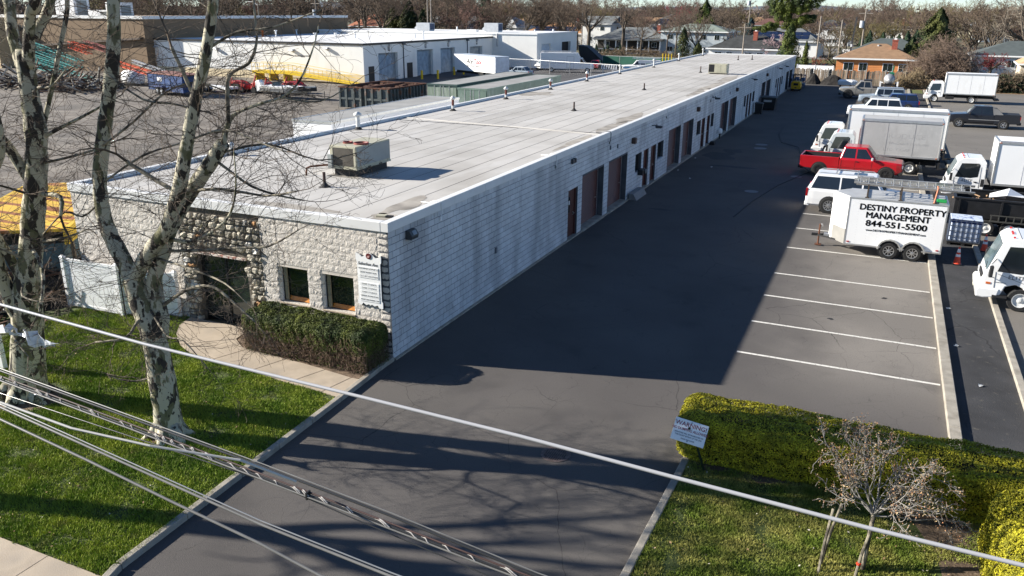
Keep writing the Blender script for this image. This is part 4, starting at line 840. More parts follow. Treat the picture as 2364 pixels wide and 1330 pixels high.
ef=boxtruck('white cab-over truck cut off by the right edge of the photo in the foreground',15.85,12.35,-.03,5.0,2.2,1.08,2.9,pw,boxw,gap=1.1,lettering='ELITE',wx=(1.2,6.0),ch=2.5)
fbx=boxtruck('white box truck parked farthest back on the neighbouring lot against the bushes',16.05,88.1,-.02,5.1,2.3,1.0,3.25,pw,boxw,gap=.05,wx=(1.0,4.75))
for tt in (et,ef):
    part('air_intake',MB().box(1.62,1.78,.03,.1,.9,1.3),plast,tt)
# lettered cargo trailer
T=thing('cargo_trailer','white enclosed twin-axle cargo trailer lettered with a property firm name and phone number','trailer',(11.18,17.45,0))
Lt=3.66;Wt=1.95;z0,z1=.45,2.42
bx_=part('body',MB().prism([(0,0),(Lt,0),(Lt,Wt),(0,Wt),(-.66,Wt*.5+.12),(-.66,Wt*.5-.12)],'z',z0,z1),boxw,T,bev=.012)
tr=MB()
for (a,c) in ((0,0),(Lt-.05,0),(Lt-.05,Wt-.05),(0,Wt-.05)): tr.box(a-.006,a+.056,c-.008,c+.056,z0,z1)
tr.box(-.01,Lt+.01,-.012,.03,z0-.04,z0+.03); tr.box(-.01,Lt+.01,-.012,.05,z1-.05,z1+.015); tr.box(-.01,Lt+.01,Wt-.05,Wt+.012,z1-.05,z1+.015); tr.box(Lt-.04,Lt+.012,.03,Wt-.03,z1-.05,z1+.015)
part('corner_trim',tr,alu,T,bev=.008)
part('roof',MB().prism([(.05,.05),(Lt-.05,.05),(Lt-.05,Wt-.05),(.05,Wt-.05),(-.6,Wt*.5)],'z',z1,z1+.02),mat('pale aluminium roof',(.5,.5,.49),rough=.45,metal=.3,var=.1),T)
part('stone_guard',MB()._a([(-.668,.87,z0-.01),(-.006,-.012,z0-.01),(-.006,-.012,z0+.62),(-.668,.87,z0+.62)],[(0,1,2,3)]),mat('dull aluminium guard',(.45,.44,.41),rough=.4,metal=.5),T)
sm=MB()
for i in range(1,9):
    for z in np.arange(z0+.08,z1-.05,.11): sm.box(Lt*i/9-.006,Lt*i/9+.006,-.003,.0,z,z+.012)
part('rivets',sm,mat('rivet grey',(.45,.45,.45)),bx_)
big=mat('black trailer lettering',(.015,.015,.015),rough=.5)
def fit(body,xc,z,cap,width,bold=.0,fat=.013):
    me=text_mesh('lettering',body,cap/.7*.97,big,depth=.001,bold=bold,fat=fat); co=np.empty(len(me.vertices)*3); me.vertices.foreach_get('co',co); co=co.reshape(-1,3); w_=co[:,0].max()-co[:,0].min(); me.transform(Matrix.Diagonal((width/w_,1,1,1)))
    o=link('lettering',me,bx_,(xc,-.0045,z)); o.rotation_euler=FRONT
fit('DESTINY PROPERTY',2.02,2.06,.25,3.2); fit('MANAGEMENT',1.9,1.74,.25,2.4); fit('844-551-5500',1.88,1.4,.25,2.3); fit('www.DESTINYPROPERTYMANAGEMENT.com',1.9,1.12,.085,2.25,fat=.004)
fd=MB(); ang=np.linspace(0,math.pi,9)
for cx in (1.75,2.63):
    pts=[(cx+.46*math.cos(a),.38+.46*math.sin(a)) for a in ang]
    fd.prism(pts+[(cx-.40,.38),*[(cx-.40*math.cos(a),.38+.40*math.sin(a)) for a in ang[1:]]],'y',-.1,.0)
part('fender',fd,alu,T)
for cx in (1.75,2.63):
    for s,yy in ((-1,.02),(1,Wt-.02)): wheel(T,cx,yy,.34,.2,s,rimm,8)
wd_=MB(); [wd_.lathe([(.42,-.003),(.42,.12)],20,(cx,0,.36),'y') for cx in (1.75,2.63)]; part('wheel_well',wd_,dark,T)
part('tongue',MB().tube([(-.2,Wt*.2,.46),(-1.15,Wt*.5,.46)],.045,4).tube([(-.2,Wt*.8,.46),(-1.15,Wt*.5,.46)],.045,4).box(-1.35,-1.1,Wt*.5-.06,Wt*.5+.06,.42,.52),chas,T)
jk=part('jack',MB().cyl((-1.05,Wt*.5-.02,.05),(-1.05,Wt*.5-.02,.95),.035,n=8).box(-1.18,-.92,Wt*.5-.14,Wt*.5+.1,.03,.06),rust,T); part('crank',MB().tube([(-1.05,Wt*.5-.02,.93),(-.95,Wt*.5-.05,.96),(-.93,Wt*.5-.05,.85)],.015,5),galv,jk)
part('junction',MB().box(-.85,-.55,Wt*.5-.2,Wt*.5+.05,.5,.58),galv,T)
part('marker_lamp',MB().box(.1,.2,-.02,-.0,.53,.58).box(Lt-.2,Lt-.1,-.02,0,.53,.58),redl,T)
rk=MB()
for x in (.65,1.9,3.15):
    rk.box(x-.03,x+.03,.06,Wt-.06,z1+.03,z1+.08)
    for y in (.08,.75): rk.box(x-.025,x+.025,y-.025,y+.025,z1+.02,z1+.55)
    rk.box(x-.08,x+.08,.02,.14,z1+.02,z1+.04)
part('rack',rk,mat('brown rack steel',(.07,.05,.035),rough=.7,var=.3),T)
def ladder(label,x,y,z,L_,wd,rz,m=alu,n=None,tilt=0,cat='ladder',name='ladder'):
    t=thing(name,label,cat,(x,y,z),rz); t.rotation_euler=(tilt,0,rz); n=n or int(L_/.3)
    for yy in (0,wd): part('rail',MB().box(0,L_,yy-.02,yy+.02,-.045,.045),m,t)
    b=MB().cyl((0,.02,0),(0,wd-.02,0),.02,n=6); me=b.mesh('rung',m)
    for i in range(n): link('rung',me,t,((i+.5)*L_/n,0,0))
    return t
ladder('lowest and longest aluminium ladder on the cargo trailer rack reaching past its tail',11.35,17.55,2.98,4.3,.42,.0,tilt=.5)
ladder('silver extension ladder lying behind the longest one on the trailer rack',11.25,18.05,2.95,4.1,.42,.02,tilt=.1)
ladder('small trussed aluminium ladder at the back of the trailer rack',11.6,18.7,2.96,3.5,.35,-.02,alu)
solo('strap',MB().tube([(14.3,17.5,2.45),(14.33,17.48,2.75),(14.36,17.5,3.05),(14.34,17.6,3.12)],.035,5),mat('faded orange strap',(.5,.2,.12),rough=.8),'faded orange rag tied round the last rack post of the cargo trailer','strap')
solo('green_board',MB().box(14.4,14.75,17.75,18.0,2.46,2.56),mat('green box',(.02,.35,.08)),'small bright green box lying on the trailer roof','box',bev=.01)
# tote
I=thing('tote_tank','white caged liquid tote tank with blue top standing on a pallet behind the trailer','tote tank',(15.28,20.95,0),-.03)
part('tank',MB().box(.04,1.2,.04,.98,.2,1.14),mat('milky plastic tank',(.42,.48,.6),rough=.5,var=.1,scale=3),I,bev=.05)
bl=mat('blue tarp',(.02,.045,.18),rough=.5); part('blue_band',MB().box(.03,1.21,.03,.99,1.0,1.15),bl,I,bev=.02)
part('top_cover',MB().prism([(0,0),(1.24,0),(1.24,1.02),(0,1.02)],'z',1.15,1.2),mat('pale blue top',(.55,.62,.72),rough=.5,c2=(.1,.15,.35),thr=(.55,.6),scale=5),I,bev=.02)
cg=MB()
for i in range(7): x=.02+i*.2; cg.box(x-.012,x+.012,-.012,.012,.16,1.16); cg.box(x-.012,x+.012,1.01,1.03,.16,1.16)
for i in range(6): y=.0+i*.204; cg.box(-.012,.012,y-.012,y+.012,.16,1.16); cg.box(1.228,1.252,y-.012,y+.012,.16,1.16)
for z in (.2,.42,.65,.88,1.1): cg.box(-.012,1.252,-.02,.0,z-.012,z+.012); cg.box(-.012,1.252,1.02,1.04,z-.012,z+.012); cg.box(-.02,.0,0,1.03,z-.012,z+.012); cg.box(1.24,1.26,0,1.03,z-.012,z+.012)
part('cage',cg,mat('dull blue-grey steel',(.08,.1,.14),rough=.5,metal=.3),I)
pl=MB(); pl.box(-.02,1.26,-.02,1.05,.12,.17); [pl.box(x,x+.14,0,1.03,0,.12) for x in (0,.55,1.1)]; part('pallet',pl,chas,I)
for lab,x,y in (('orange traffic cone with two white collars standing in front of the tote tank',15.5,17.75),('orange traffic cone half hidden behind the caged tote tank',16.68,20.4)):
    c=thing('traffic_cone',lab,'traffic cone',(x,y,.02),0); og=mat('faded orange plastic',(.75,.07,.03),rough=.5,var=.1)
    part('base',MB().box(-.18,.18,-.18,.18,0,.035),blk,c,bev=.01); part('cone',MB().lathe([(.15,.035),(.13,.06),(.03,.7),(.02,.72),(0,.72)],18),og,c,smooth=False)
    k=lambda z:.132-(z-.06)*.1565; 
    for a,d in ((.32,.42),(.5,.64)): part('white_collar',MB().lathe([(k(a)+.004,a),(k(d)+.004,d)],18),wh,c)
    if y<18: pass
# dump trailer
D=thing('dump_trailer','black steel dump trailer holding white scrap behind the tote tank','trailer',(15.5,23.35,0),-.01)
DB=mat('black trailer paint',(.012,.012,.013),rough=.5,var=.3,scale=3)
L2,W2,za,zc=5.6,2.35,.78,1.66
b=MB(); b.box(0,L2,0,.06,za,zc).box(0,L2,W2-.06,W2,za,zc).box(0,.06,.06,W2-.06,za,zc).box(L2-.06,L2,.06,W2-.06,za,zc).box(.06,L2-.06,.06,W2-.06,za,za+.06); part('bed',b,DB,D,bev=.01)
part('top_rail',MB().box(-.03,L2+.03,-.05,.08,zc-.05,zc+.03).box(-.03,L2+.03,W2-.08,W2+.05,zc-.05,zc+.03).box(-.04,.08,.08,W2-.08,zc-.05,zc+.03),DB,D,bev=.012)
rb=MB(); [rb.box(x-.04,x+.04,-.09,0,za-.05,zc-.05) for x in (.2,1.9,3.6,5.3)]; part('side_rib',rb,DB,D)
sr=MB(); sr.box(1.5,L2,-.16,-.1,.98,1.02); sr.box(1.5,L2,-.16,-.02,.7,.76); [sr.box(x-.02,x+.02,-.16,-.11,.76,.98) for x in np.arange(1.55,L2,.3)]; part('side_step_rail',sr,mat('dark grey steel',(.05,.05,.045),rough=.7),D)
part('frame',MB().box(.1,L2-.1,.4,.55,.5,.78).box(.1,L2-.1,W2-.55,W2-.4,.5,.78).box(.1,L2-.1,.55,W2-.55,.6,.7),chas,D)
for x in (1.4,2.35,3.3):
    for s,y in ((-1,.05),(1,W2-.05)): wheel(D,x,y,.37,.22,s,rimw,0)
solo('scrap_sheet',MB()._a([(16.9,24.0,1.66),(17.6,24.0,1.8),(18.3,24.2,1.72),(18.4,24.9,1.68),(17.8,25.1,1.95),(17.0,24.8,1.7),(17.6,24.5,1.55)],[(0,1,4,5),(1,2,3,4),(0,6,1),(5,4,6)]),wh,'crumpled white sheet piled in the black dump trailer','scrap')
r=rs(31); jm=[mat('scrap wood',(.3,.19,.11),rough=.9,var=.4),mat('scrap pale',(.5,.48,.44),rough=.8),mat('scrap brown',(.12,.08,.06),rough=.9)]
b=MB()
for i in range(60):
    a=Vector((r.uniform(15.8,20.8),r.uniform(23.6,25.4),r.uniform(1.2,1.62))); d=Vector((r.uniform(-.5,.5),r.uniform(-.3,.3),r.uniform(-.05,.1))); b.tube([a,a+d],r.uniform(.02,.06),4)
solo('debris',b,jm[0],'mixed debris filling the black dump trailer bed','debris',kind='stuff')
# yellow forklift and blue clutter at the far wall end
F=thing('forklift','small yellow forklift with rounded counterweight at the far end of the block wall','forklift',(1.15,95.6,0),0)
yel=mat('yellow machine paint',(.62,.36,.01),rough=.45,var=.15)
part('body',MB().prism([(-.55,.25),(.55,.25),(.6,.5),(.55,1.05),(.4,1.2),(-.45,1.2),(-.6,1.0),(-.6,.5)],'y',-.5,1.2),yel,F,bev=.06); part('radiator_grille',MB().box(-.3,.3,-.52,-.5,.7,1.0),dark,F); part('hitch',MB().box(-.12,.12,-.53,-.5,.4,.52),blk,F)
for x in (-.45,.45):
    for y in (-.1,1.3): part('wheel',MB().cyl((x-.1,y,.26),(x+.1,y,.26),.26,n=14),rub,F)
gd=MB(); [gd.box(x-.03,x+.03,y-.03,y+.03,1.2,2.0) for x in (-.45,.45) for y in (.1,1.1)]; [gd.box(-.5,.5,y-.02,y+.02,2.0,2.04) for y in (.1,.35,.6,.85,1.1)]; part('overhead_guard',gd,blk,F)
part('mast',MB().box(-.4,-.3,1.4,1.5,.1,2.1).box(.3,.4,1.4,1.5,.1,2.1).box(-.3,.3,1.42,1.48,1.9,2.0),blk,F)
C_=thing('storage_cage','blue steel storage cage stacked with bags behind the forklift','storage cage',(-.3,99.5,0)); blu=mat('dull blue steel',(.06,.1,.2),rough=.6,var=.2)
b=MB(); [b.box(x-.04,x+.04,y-.04,y+.04,0,1.7) for x in (.35,2.0) for y in (0,2)]; [b.box(.35,2.0,y-.03,y+.03,z-.03,z+.03) for y in (0,2) for z in (.4,1.0,1.65)]; [b.box(x-.03,x+.03,0,2,z-.03,z+.03) for x in (.35,2.) for z in (.4,1.0,1.65)]; part('frame',b,blu,C_)
r=rs(5); b=MB()
for i in range(14): x,y,z=r.uniform(.5,1.8),r.uniform(.1,1.9),r.uniform(.1,1.3); b.box(x-.3,x+.3,y-.3,y+.3,z,z+.3)
part('bags',b,mat('blue grey bags',(.1,.15,.24),c2=(.35,.38,.42),thr=(.5,.6),scale=2),C_,bev=.08)
# tow-behind tank
Kt=thing('tank_trailer','silver round tank trailer with green hose reel in front of the wooden fence','tank trailer',(12.1,104.8,0))
part('tank',MB().lathe([(0,-1.0),(.5,-.9),(.7,-.6),(.72,.5),(.5,.9),(0,1.0)],18,(0,0,1.25),'y'),galv,Kt,smooth=True); part('frame',MB().box(-.8,.8,-1.3,1.2,.42,.52),chas,Kt)
for x in (-.9,.9): part('wheel',MB().cyl((x-.12,0,.36),(x+.12,0,.36),.36,n=16),rub,Kt); part('fender',MB().box(x-.16,x+.16,-.5,.5,.76,.82),wh,Kt)
part('hose_reel',MB().cyl((-.1,0,1.95),(.5,0,1.95),.22,n=14).tube([(.2,0,1.9),(.3,.1,2.5),(.35,.1,3.0)],.08,8),mat('green hose',(.01,.12,.06),rough=.5),Kt)
part('stand',MB().box(-1.15,-.95,-.9,-.7,0,1.0),wh,Kt); part('stand',MB().box(.95,1.15,-.9,-.7,.0,1.0),wh,Kt)
for i,(x,y,lab) in enumerate([(7.4,108.7,'wooden stepladder leaning on the fence left of its twin'),(9.3,108.7,'wooden stepladder leaning on the fence right of its twin')]):
    t=thing('stepladder',lab,'ladder',(x,y,0)); b=MB(); m=mat('dark wood',(.09,.05,.03),rough=.8)
    for xx in (0,.85): part('rail',MB().box(xx-.04,xx+.04,-.05,.05,.2,2.0),m,t)
    for z in (.55,.95,1.35,1.8): part('rung',MB().box(0.04,.81,-.03,.03,z-.04,z+.04),m,t)
ob=thing('covered_boat','small white covered skiff beside the dark shadow heaps','boat',(6.9,104,0)); part('hull',MB().prism([(-1.1,-.3),(.6,-.5),(1.1,-.2),(1.15,.0),(1.1,.2),(.6,.5),(-1.1,.3)],'z',.35,.85,[(-1.2,-.45),(.7,-.6),(1.3,-.2),(1.4,.0),(1.3,.2),(.7,.6),(-1.2,.45)]),wh,ob,bev=.05); part('cover',MB().prism([(-1.2,-.45),(.7,-.6),(1.4,.0),(.7,.6),(-1.2,.45)],'z',.85,1.05,[(-.9,-.2),(.5,-.3),(1.,.0),(.5,.3),(-.9,.2)]),wh,ob,bev=.05); part('cradle',MB().box(-.9,-.7,-.3,.3,0,.35).box(.4,.6,-.3,.3,0,.35),chas,ob)
for i,(x,y,rx,h,lab) in enumerate([(2.2,108.0,1.2,1.5,'left dark heap standing in for a shadow on the wooden fence'),(4.9,107.8,1.9,1.35,'right wider dark heap standing in for a shadow on the wooden fence')]):
    r=rs(i); b=MB(); n=16; rings=[(1,0),(.75,.35),(.4,.8),(.08,1)]; vs=[]
    for f,z in rings:
        for k in range(n): a=2*math.pi*k/n; q=f*(1+r.uniform(-.12,.12)); vs.append((x+rx*q*math.cos(a),y+.95*q*math.sin(a),z*h))
    fs=[(j*n+k,j*n+(k+1)%n,(j+1)*n+(k+1)%n,(j+1)*n+k) for j in range(3) for k in range(n)]+[tuple(range(3*n,4*n))]; b._a(vs,fs)
    solo('shadow_heap',b,mat('dark shadow fill',(.02,.018,.017),rough=.95,var=.4,scale=3,bump=1),lab,'shadow heap')  # dark heap modelled in place of a shadow on the fence
# ------------------------------------------------------------------ rear yard and warehouses
def put(x,y,z=0): return (x,y,z)
# numbered white warehouse: corner near (-54,79), east wall faces +x, south wall faces -y
A=thing('warehouse','white warehouse with four numbered dock doors and a black roof edge','warehouse')
hA=5.1
ax0,ay0,ay1=-54.0,78.6,123.5; awx=-97.0
A_ops=[(82.3,87.4,0,3.8),(92.9,97.8,0,3.85),(100.3,105.1,0,3.85),(110.6,115.4,0,3.75)]
TA=Matrix(((0,-1,0,ax0),(1,0,0,0),(0,0,1,0),(0,0,0,1)))
def wallwith(b,T,u0,u1,z1,openings,th):
    b.T=T; us=sorted(set([u0,u1]+[o[0] for o in openings]+[o[1] for o in openings]))
    for a,c in zip(us[:-1],us[1:]):
        o=[q for q in openings if q[0]<=a+1e-6 and q[1]>=c-1e-6]
        if not o: b.box(a,c,0,th,0,z1)
        else:
            if o[0][2]>.01: b.box(a,c,0,th,0,o[0][2])
            b.box(a,c,0,th,o[0][3],z1)
    b.T=None
b=MB(); wallwith(b,TA,ay0,ay1,hA,A_ops,.5); part('wall',b,warew,A)
part('wall',MB().box(awx,ax0-.5,ay0,ay0+.4,0,hA),warew,A); part('wall',MB().box(awx,awx+.4,ay0+.4,ay1,0,hA).box(awx+.4,ax0-.5,ay1-.4,ay1,0,hA),warew,A)
part('base_course',MB().box(awx,ax0+.03,ay0-.03,ay0,0,1.1),mat('cream base paint',(.66,.55,.36),rough=.8,var=.12,scale=.8),A)
part('roof',MB().box(awx+.1,ax0-.1,ay0+.1,ay1-.1,hA,hA+.06),wroof,A)
part('roof_edge',MB().box(awx-.1,ax0+.1,ay0-.12,ay0+.1,hA-.12,hA+.16).box(ax0-.1,ax0+.12,ay0+.1,ay1+.1,hA-.12,hA+.16).box(awx-.1,ax0-.1,ay1-.1,ay1+.1,hA,hA+.16),blk,A)
steel=mat('reflective steel curtain',(.42,.45,.46),rough=.25,metal=.75,var=.25,scale=1.3,stretch=(1,1,4)) if False else mat('steel roller curtain',(.33,.37,.4),rough=.3,metal=.6,var=.25,scale=1.6)
for i,o in enumerate(A_ops):
    d=part('dock_door',MB().box(ax0-.48,ax0-.44,o[0],o[1],0,o[3]),steel,A); n=24; hh=o[3]/n; q=MB()
    for k in range(n): q.prism([(ax0-.44,k*hh),(ax0-.415,(k+.5)*hh),(ax0-.44,(k+1)*hh)],'y',o[0],o[1])
    part('slats',q,steel,d)
    nm=part('number_plate',MB().box(ax0+.005,ax0+.03,(o[0]+o[1])/2-.25+.2,(o[0]+o[1])/2+.25+.2,4.05,4.65),blk,A)
    text('lettering',str(i+1),.55,wh,nm,(ax0+.035,(o[0]+o[1])/2+.2,4.35),SIDE,bold=.02)
    part('wall_lamp',MB().box(ax0+.13,ax0+.35,(o[0]+o[1])/2,(o[0]+o[1])/2+.45,4.72,4.95),galv,A)
for y0,y1 in ((79.7,81.1),(89.9,91.5)):
    d=part('door',MB().box(ax0+.0,ax0+.03,y0,y1,0,2.15),blk,A)
for y in (88.9,109.5): part('downpipe',MB().cyl((ax0+.1,y,0),(ax0+.1,y,hA-.3),.07,n=8).box(ax0+.02,ax0+.35,y-.3,y+.3,hA-.35,hA),mat('dark gutter',(.08,.09,.1)),A)
for x,z in ((-92,4.0),(-80,4.0),(-66,4.1),(-60,4.5)): part('wall_lamp',MB().prism([(ay0-.5,z-.1),(ay0,z-.15),(ay0,z+.15),(ay0-.4,z+.1)],'x',x-.35,x+.35),galv,A)
for x,y,h in ((-84,97,1.0),(-66,84,1.1),(-70,100,.9),(-71,96,.8),(-62,106,.5),(-57.5,101,1.2),(-90,110,.8)): part('roof_vent',MB().cyl((x,y,hA),(x,y,hA+h),.13,n=8).cyl((x,y,hA+h),(x,y,hA+h+.15),.25,n=8),wh,A)
part('rusty_flue',MB().cyl((-86,96,hA),(-86,96,hA+1.1),.18,n=8),mat('orange rust',(.4,.1,.02),rough=.9),A)
# second white warehouse
B2=thing('warehouse','long white warehouse with white roof and an open dark bay behind the numbered one','warehouse')
cx0,cy0,cy1,cw=-45.3,119.5,140,-92; hB=5.75
oB=[(121.7,126.2,0,4.0),(131.8,136.5,0,4.1)]; TB=Matrix(((0,-1,0,cx0),(1,0,0,0),(0,0,1,0),(0,0,0,1)))
b=MB(); wallwith(b,TB,cy0,cy1,hB,oB,.5); b.box(cw,cx0-.5,cy0,cy0+.4,0,hB); b.box(cw,cx0-.5,cy1-.4,cy1,0,hB); part('wall',b,warew,B2)
part('dock_door',MB().box(cx0-.4,cx0-.34,121.7,126.2,0,4.0),mat('pale shutter',(.55,.6,.66),rough=.5),B2); part('dark_bay',MB().box(cx0-3,cx0-.5,131.8,136.5,0,4.1),dark,B2)
part('roof',MB().box(cw,cx0-.05,cy0+.05,cy1-.05,hB,hB+.08),wroof,B2); part('gutter',MB().box(cw,cx0+.1,cy0-.15,cy0+.05,hB-.1,hB+.18).box(cx0-.05,cx0+.1,cy0+.05,cy1,hB-.05,hB+.14),wh,B2)
part('downpipe',MB().cyl((-53,cy0-.1,3.5),(-53,cy0-.1,hB),.15,n=8),mat('light grey pipe',(.45,.45,.45)),B2)
for (x,y,s,lab) in ((-70.5,124.5,1.5,'grey air handling unit on the far warehouse roof, left of its twin'),(-56.5,125.5,1.6,'grey air handling unit on the far warehouse roof, right of its twin')):
    t=thing('air_handler',lab,'air handler',(x,y,hB+.08)); part('casing',MB().box(-1.6,1.3,-1,1,0.15,s),mat('light steel',(.42,.44,.46),rough=.5),t,bev=.04); part('hood',MB().prism([(-1.6,.5),(-2.1,.35),(-2.1,.6),(-1.6,1.0)],'y',-.8,.8),mat('light steel',(.42,.44,.46)),t); part('coil',MB().box(1.3,1.33,-.8,.8,.3,s-.15),mat('dark blue coil',(.05,.07,.12)),t); part('curb',MB().box(-1.5,1.2,-.9,.9,0,.15),wh,t)
v=MB(); [v.cyl((x,y,hB),(x,y,hB+h),.14,n=8) for x,y,h in ((-63,123,1.0),(-51,132,.5),(-48,134,.6))]; part('roof_vents',v,wh,B2)
part('low_box',MB().box(-61.5,-59.5,124,125,hB+.08,hB+.5),wh,B2); 
# tan building with number, left
tan=mat('tan stucco wall',(.2,.135,.08),rough=.85,var=.06,scale=.3); tanc=mat('tan concrete roof edge',(.72,.72,.7),rough=.6)
Tn=thing('tan_building','large tan flat-roofed commercial building with black street number at far left','building')
part('wall',MB().box(-150,-92.5,77,130,0,8.1),tan,Tn); part('coping',MB().box(-150.1,-92.3,76.8,77.3,8.05,8.5).box(-92.8,-92.3,77.3,130,8.05,8.5),tanc,Tn)
part('wall_panel',MB().box(-134,-123.2,74.5,77,0,8.0),mat('lighter tan wall',(.55,.42,.25),rough=.85),Tn)
part('dark_awning',MB().prism([(-121,3.6),(-93,5.4),(-93,5.1),(-121,3.3)],'y',76.4,77),mat('brown band',(.1,.07,.05)),Tn)
text('lettering','540',1.35,blk,Tn,(-119.7,76.96,6.35),FRONT,bold=.05); q=MB(); q.box(-118,-112,76.9,77,0,3.2); part('dark_bay',q,dark,Tn)
for (x,w_,z,lab) in ((-116,4.6,3.4,'tallest white rooftop box on the tan building'),(-109.5,2.2,1.2,'low grey rooftop box on the tan building'),(-105,2.8,2.4,'white rooftop box with dark louvre on the tan building')):
    t=thing('rooftop_box',lab,'rooftop unit',(x,84,8.1)); part('casing',MB().box(-w_/2,w_/2,-1.5,1.5,.1,z),wh,t,bev=.04); part('louvre',MB().box(w_/2,w_/2+.03,-1,1,.4,z*.8),grey,t); part('curb',MB().box(-w_/2+.1,w_/2-.1,-1.4,1.4,0,.1),grey,t)
T3=thing('brown_building','low olive-brown building with shaded doorway behind the white warehouse','building')
part('wall',MB().box(-176,-133.5,158,175,0,7.0),mat('olive tan wall',(.3,.24,.13),rough=.9,var=.1),T3); part('wall',MB().box(-152,-133.4,156.5,158,0,6.8),mat('grey brown wall',(.13,.11,.09),rough=.9,var=.1),T3); part('roof_edge',MB().box(-176.2,-133.2,156.2,158.3,6.8,7.25),tanc,T3); part('dark_doorway',MB().box(-157,-153,157.9,158,.5,6.4),dark,T3)
# long trailers & containers
def container(name,label,cat,x0,x1,y0,y1,h,m,topm,rib=0,rail=True,z0=.0,wheels=False):
    t=thing(name,label,cat,(x0,y0,0)); w_,l_=x1-x0,y1-y0
    part('box',MB().box(0,w_,0,l_,z0,h),m,t); part('roof',MB().box(.08,w_-.08,.08,l_-.08,h,h+.012),topm,t)
    if rail: part('edge_rail',MB().box(-.03,.08,-.03,l_+.03,h-.12,h+.03).box(w_-.08,w_+.03,-.03,l_+.03,h-.12,h+.03).box(.08,w_-.08,-.03,.08,h-.12,h+.03).box(.08,w_-.08,l_-.08,l_+.03,h-.12,h+.03),(alu if m is not None and 'white' in m.name else m),t)
    if rib:
        b=MB(); n=int(l_/.3)
        for i in range(n): yy=.15+i*l_/n; b.prism([(w_,yy),(w_+.035,yy+.04),(w_+.035,yy+.15),(w_,yy+.19)],'z',z0+.15,h-.14)
        for i in range(int(w_/.3)): xx=.2+i*.3; b.prism([(xx,0),(xx+.04,-.03),(xx+.15,-.03),(xx+.19,0)],'z',z0+.15,h-.14)
        part('corrugation',b,m,t)
    q=MB(); 
    for xx in (w_*.25,w_*.45,w_*.55,w_*.75): q.cyl((xx,-.05,z0+.1),(xx,-.05,h-.1),.02,n=6)
    if not wheels: part('lock_rods',q,galv,t)
    if wheels:
        for xx in (.15,w_-.15):
            for yy in (2.0,3.2): part('wheel',MB().cyl((xx-.15,yy,.5),(xx+.15,yy,.5),.5,n=16),rub,t)
        part('chassis',MB().box(.4,w_-.4,.2,l_-.2,z0-.35,z0),chas,t)
    return t
gtop=mat('dusty grey trailer roof',(.3,.295,.28),rough=.8,var=.15,scale=.8); layer(gtop,(.2,.19,.18),2,.55,.7,.5,stretch=(1,.15,1))
grn=mat('faded green container',(.13,.19,.155),rough=.6,var=.12,scale=1.5); layer(grn,(.3,.36,.33),1.6,.58,.7,.5,stretch=(1,1,.4)); layer(grn,(.12,.07,.04),3,.66,.72,.5)
grnd=mat('dark green container',(.035,.07,.065),rough=.6,var=.12,scale=1.5)
container('semi_trailer','long white box trailer with dusty grey roof parked along the back of the block building','trailer',-19.0,-16.3,19.7,35.1,3.6,boxw,gtop,wheels=True,z0=1.0)
def lattice(name,label,a,b_,w_,m,cat='crane boom',n=14):
    a=Vector(a);b_=Vector(b_); t=thing(name,label,cat,tuple(a)); d=b_-a; u=Vector((0,1,0)); dn=d.normalized(); v=dn.cross(u).normalized(); u=v.cross(dn)
    cs=[u*w_/2+v*w_/2,u*w_/2-v*w_/2,-u*w_/2-v*w_/2,-u*w_/2+v*w_/2]; c_=MB(); l=MB()
    for q in cs: c_.tube([q,q+d],.065,4)
    for i in range(n):
        p0,p1=d*(i/n),d*((i+1)/n)
        for k in range(4): l.tube([p0+cs[k],p1+cs[(k+1)%4]],.03,3); l.tube([p0+cs[k],p0+cs[(k+1)%4]],.03,3)
    part('chord',c_,m,t); part('lacing',l,m,t); return t
teal=mat('teal boom paint',(.07,.33,.3),rough=.5,var=.15); orr=mat('orange red boom paint',(.65,.1,.03),rough=.5,var=.15)
lattice('crane_boom','upper teal lattice crane boom lying in the yard',(-96.5,61,4.6),(-86.2,60,2.5),.9,teal)
lattice('crane_boom','middle teal lattice crane boom lying under the upper one',(-96.5,59.5,3.5),(-87.2,59,1.9),.75,teal)
lattice('crane_boom','lowest and longest teal lattice boom slanting down to the white platform',(-94,58.5,2.75),(-80.5,58,.2),.9,teal,n=18)
lattice('crane_boom','orange-red lattice boom resting on the upper teal one',(-90,62,4.9),(-86.2,61.8,4.1),.8,orr,n=6)
lattice('crane_boom','faded red lattice boom behind the orange-red one',(-88.4,63,5.1),(-84,63,4.2),.6,mat('faded red boom',(.4,.13,.1),rough=.6),n=7)
lattice('rail_section','orange rail frame lying low between the booms and the blue trailer',(-84,62.5,3.0),(-75,61,1.7),.5,orr,'steel frame',n=9)
lattice('rail_section','grey track rail lying above the orange frame',(-80.5,63.5,2.9),(-74,62.5,1.8),.35,galv,'steel frame',n=9)
r=rs(8)
def junk(name,label,cat,cx,cy,sx,sy,h,n,mats,lo=.2,hi=1.4,seed=1,thin=.06):
    r=rs(seed); t=thing(name,label,cat,(cx,cy,0))
    for k,m in enumerate(mats):
        b=MB()
        for i in range(n):
            f=r.rand(); x,y=r.uniform(-sx,sx),r.uniform(-sy,sy); zz=h*(1-(x/sx)**2*.7)*(1-(y/sy)**2*.6)*r.rand()
            d=Vector((r.normal(),r.normal(),r.normal()*.3)).normalized()*r.uniform(lo,hi); b.tube([Vector((x,y,zz+.05)),Vector((x,y,max(.02,zz+.05)))+Vector((d.x,d.y,abs(d.z)))],r.uniform(thin*.4,thin),4)
        part(['rusty_pieces','pale_pieces','dark_pieces'][k],b,m,t,kind='stuff')
    return t
rusty=mat('rust brown scrap',(.13,.07,.045),rough=.9,var=.4,scale=1.5); pale=mat('pale pipe scrap',(.4,.37,.32),rough=.7,var=.2); dks=mat('dark scrap',(.035,.03,.028),rough=.9)
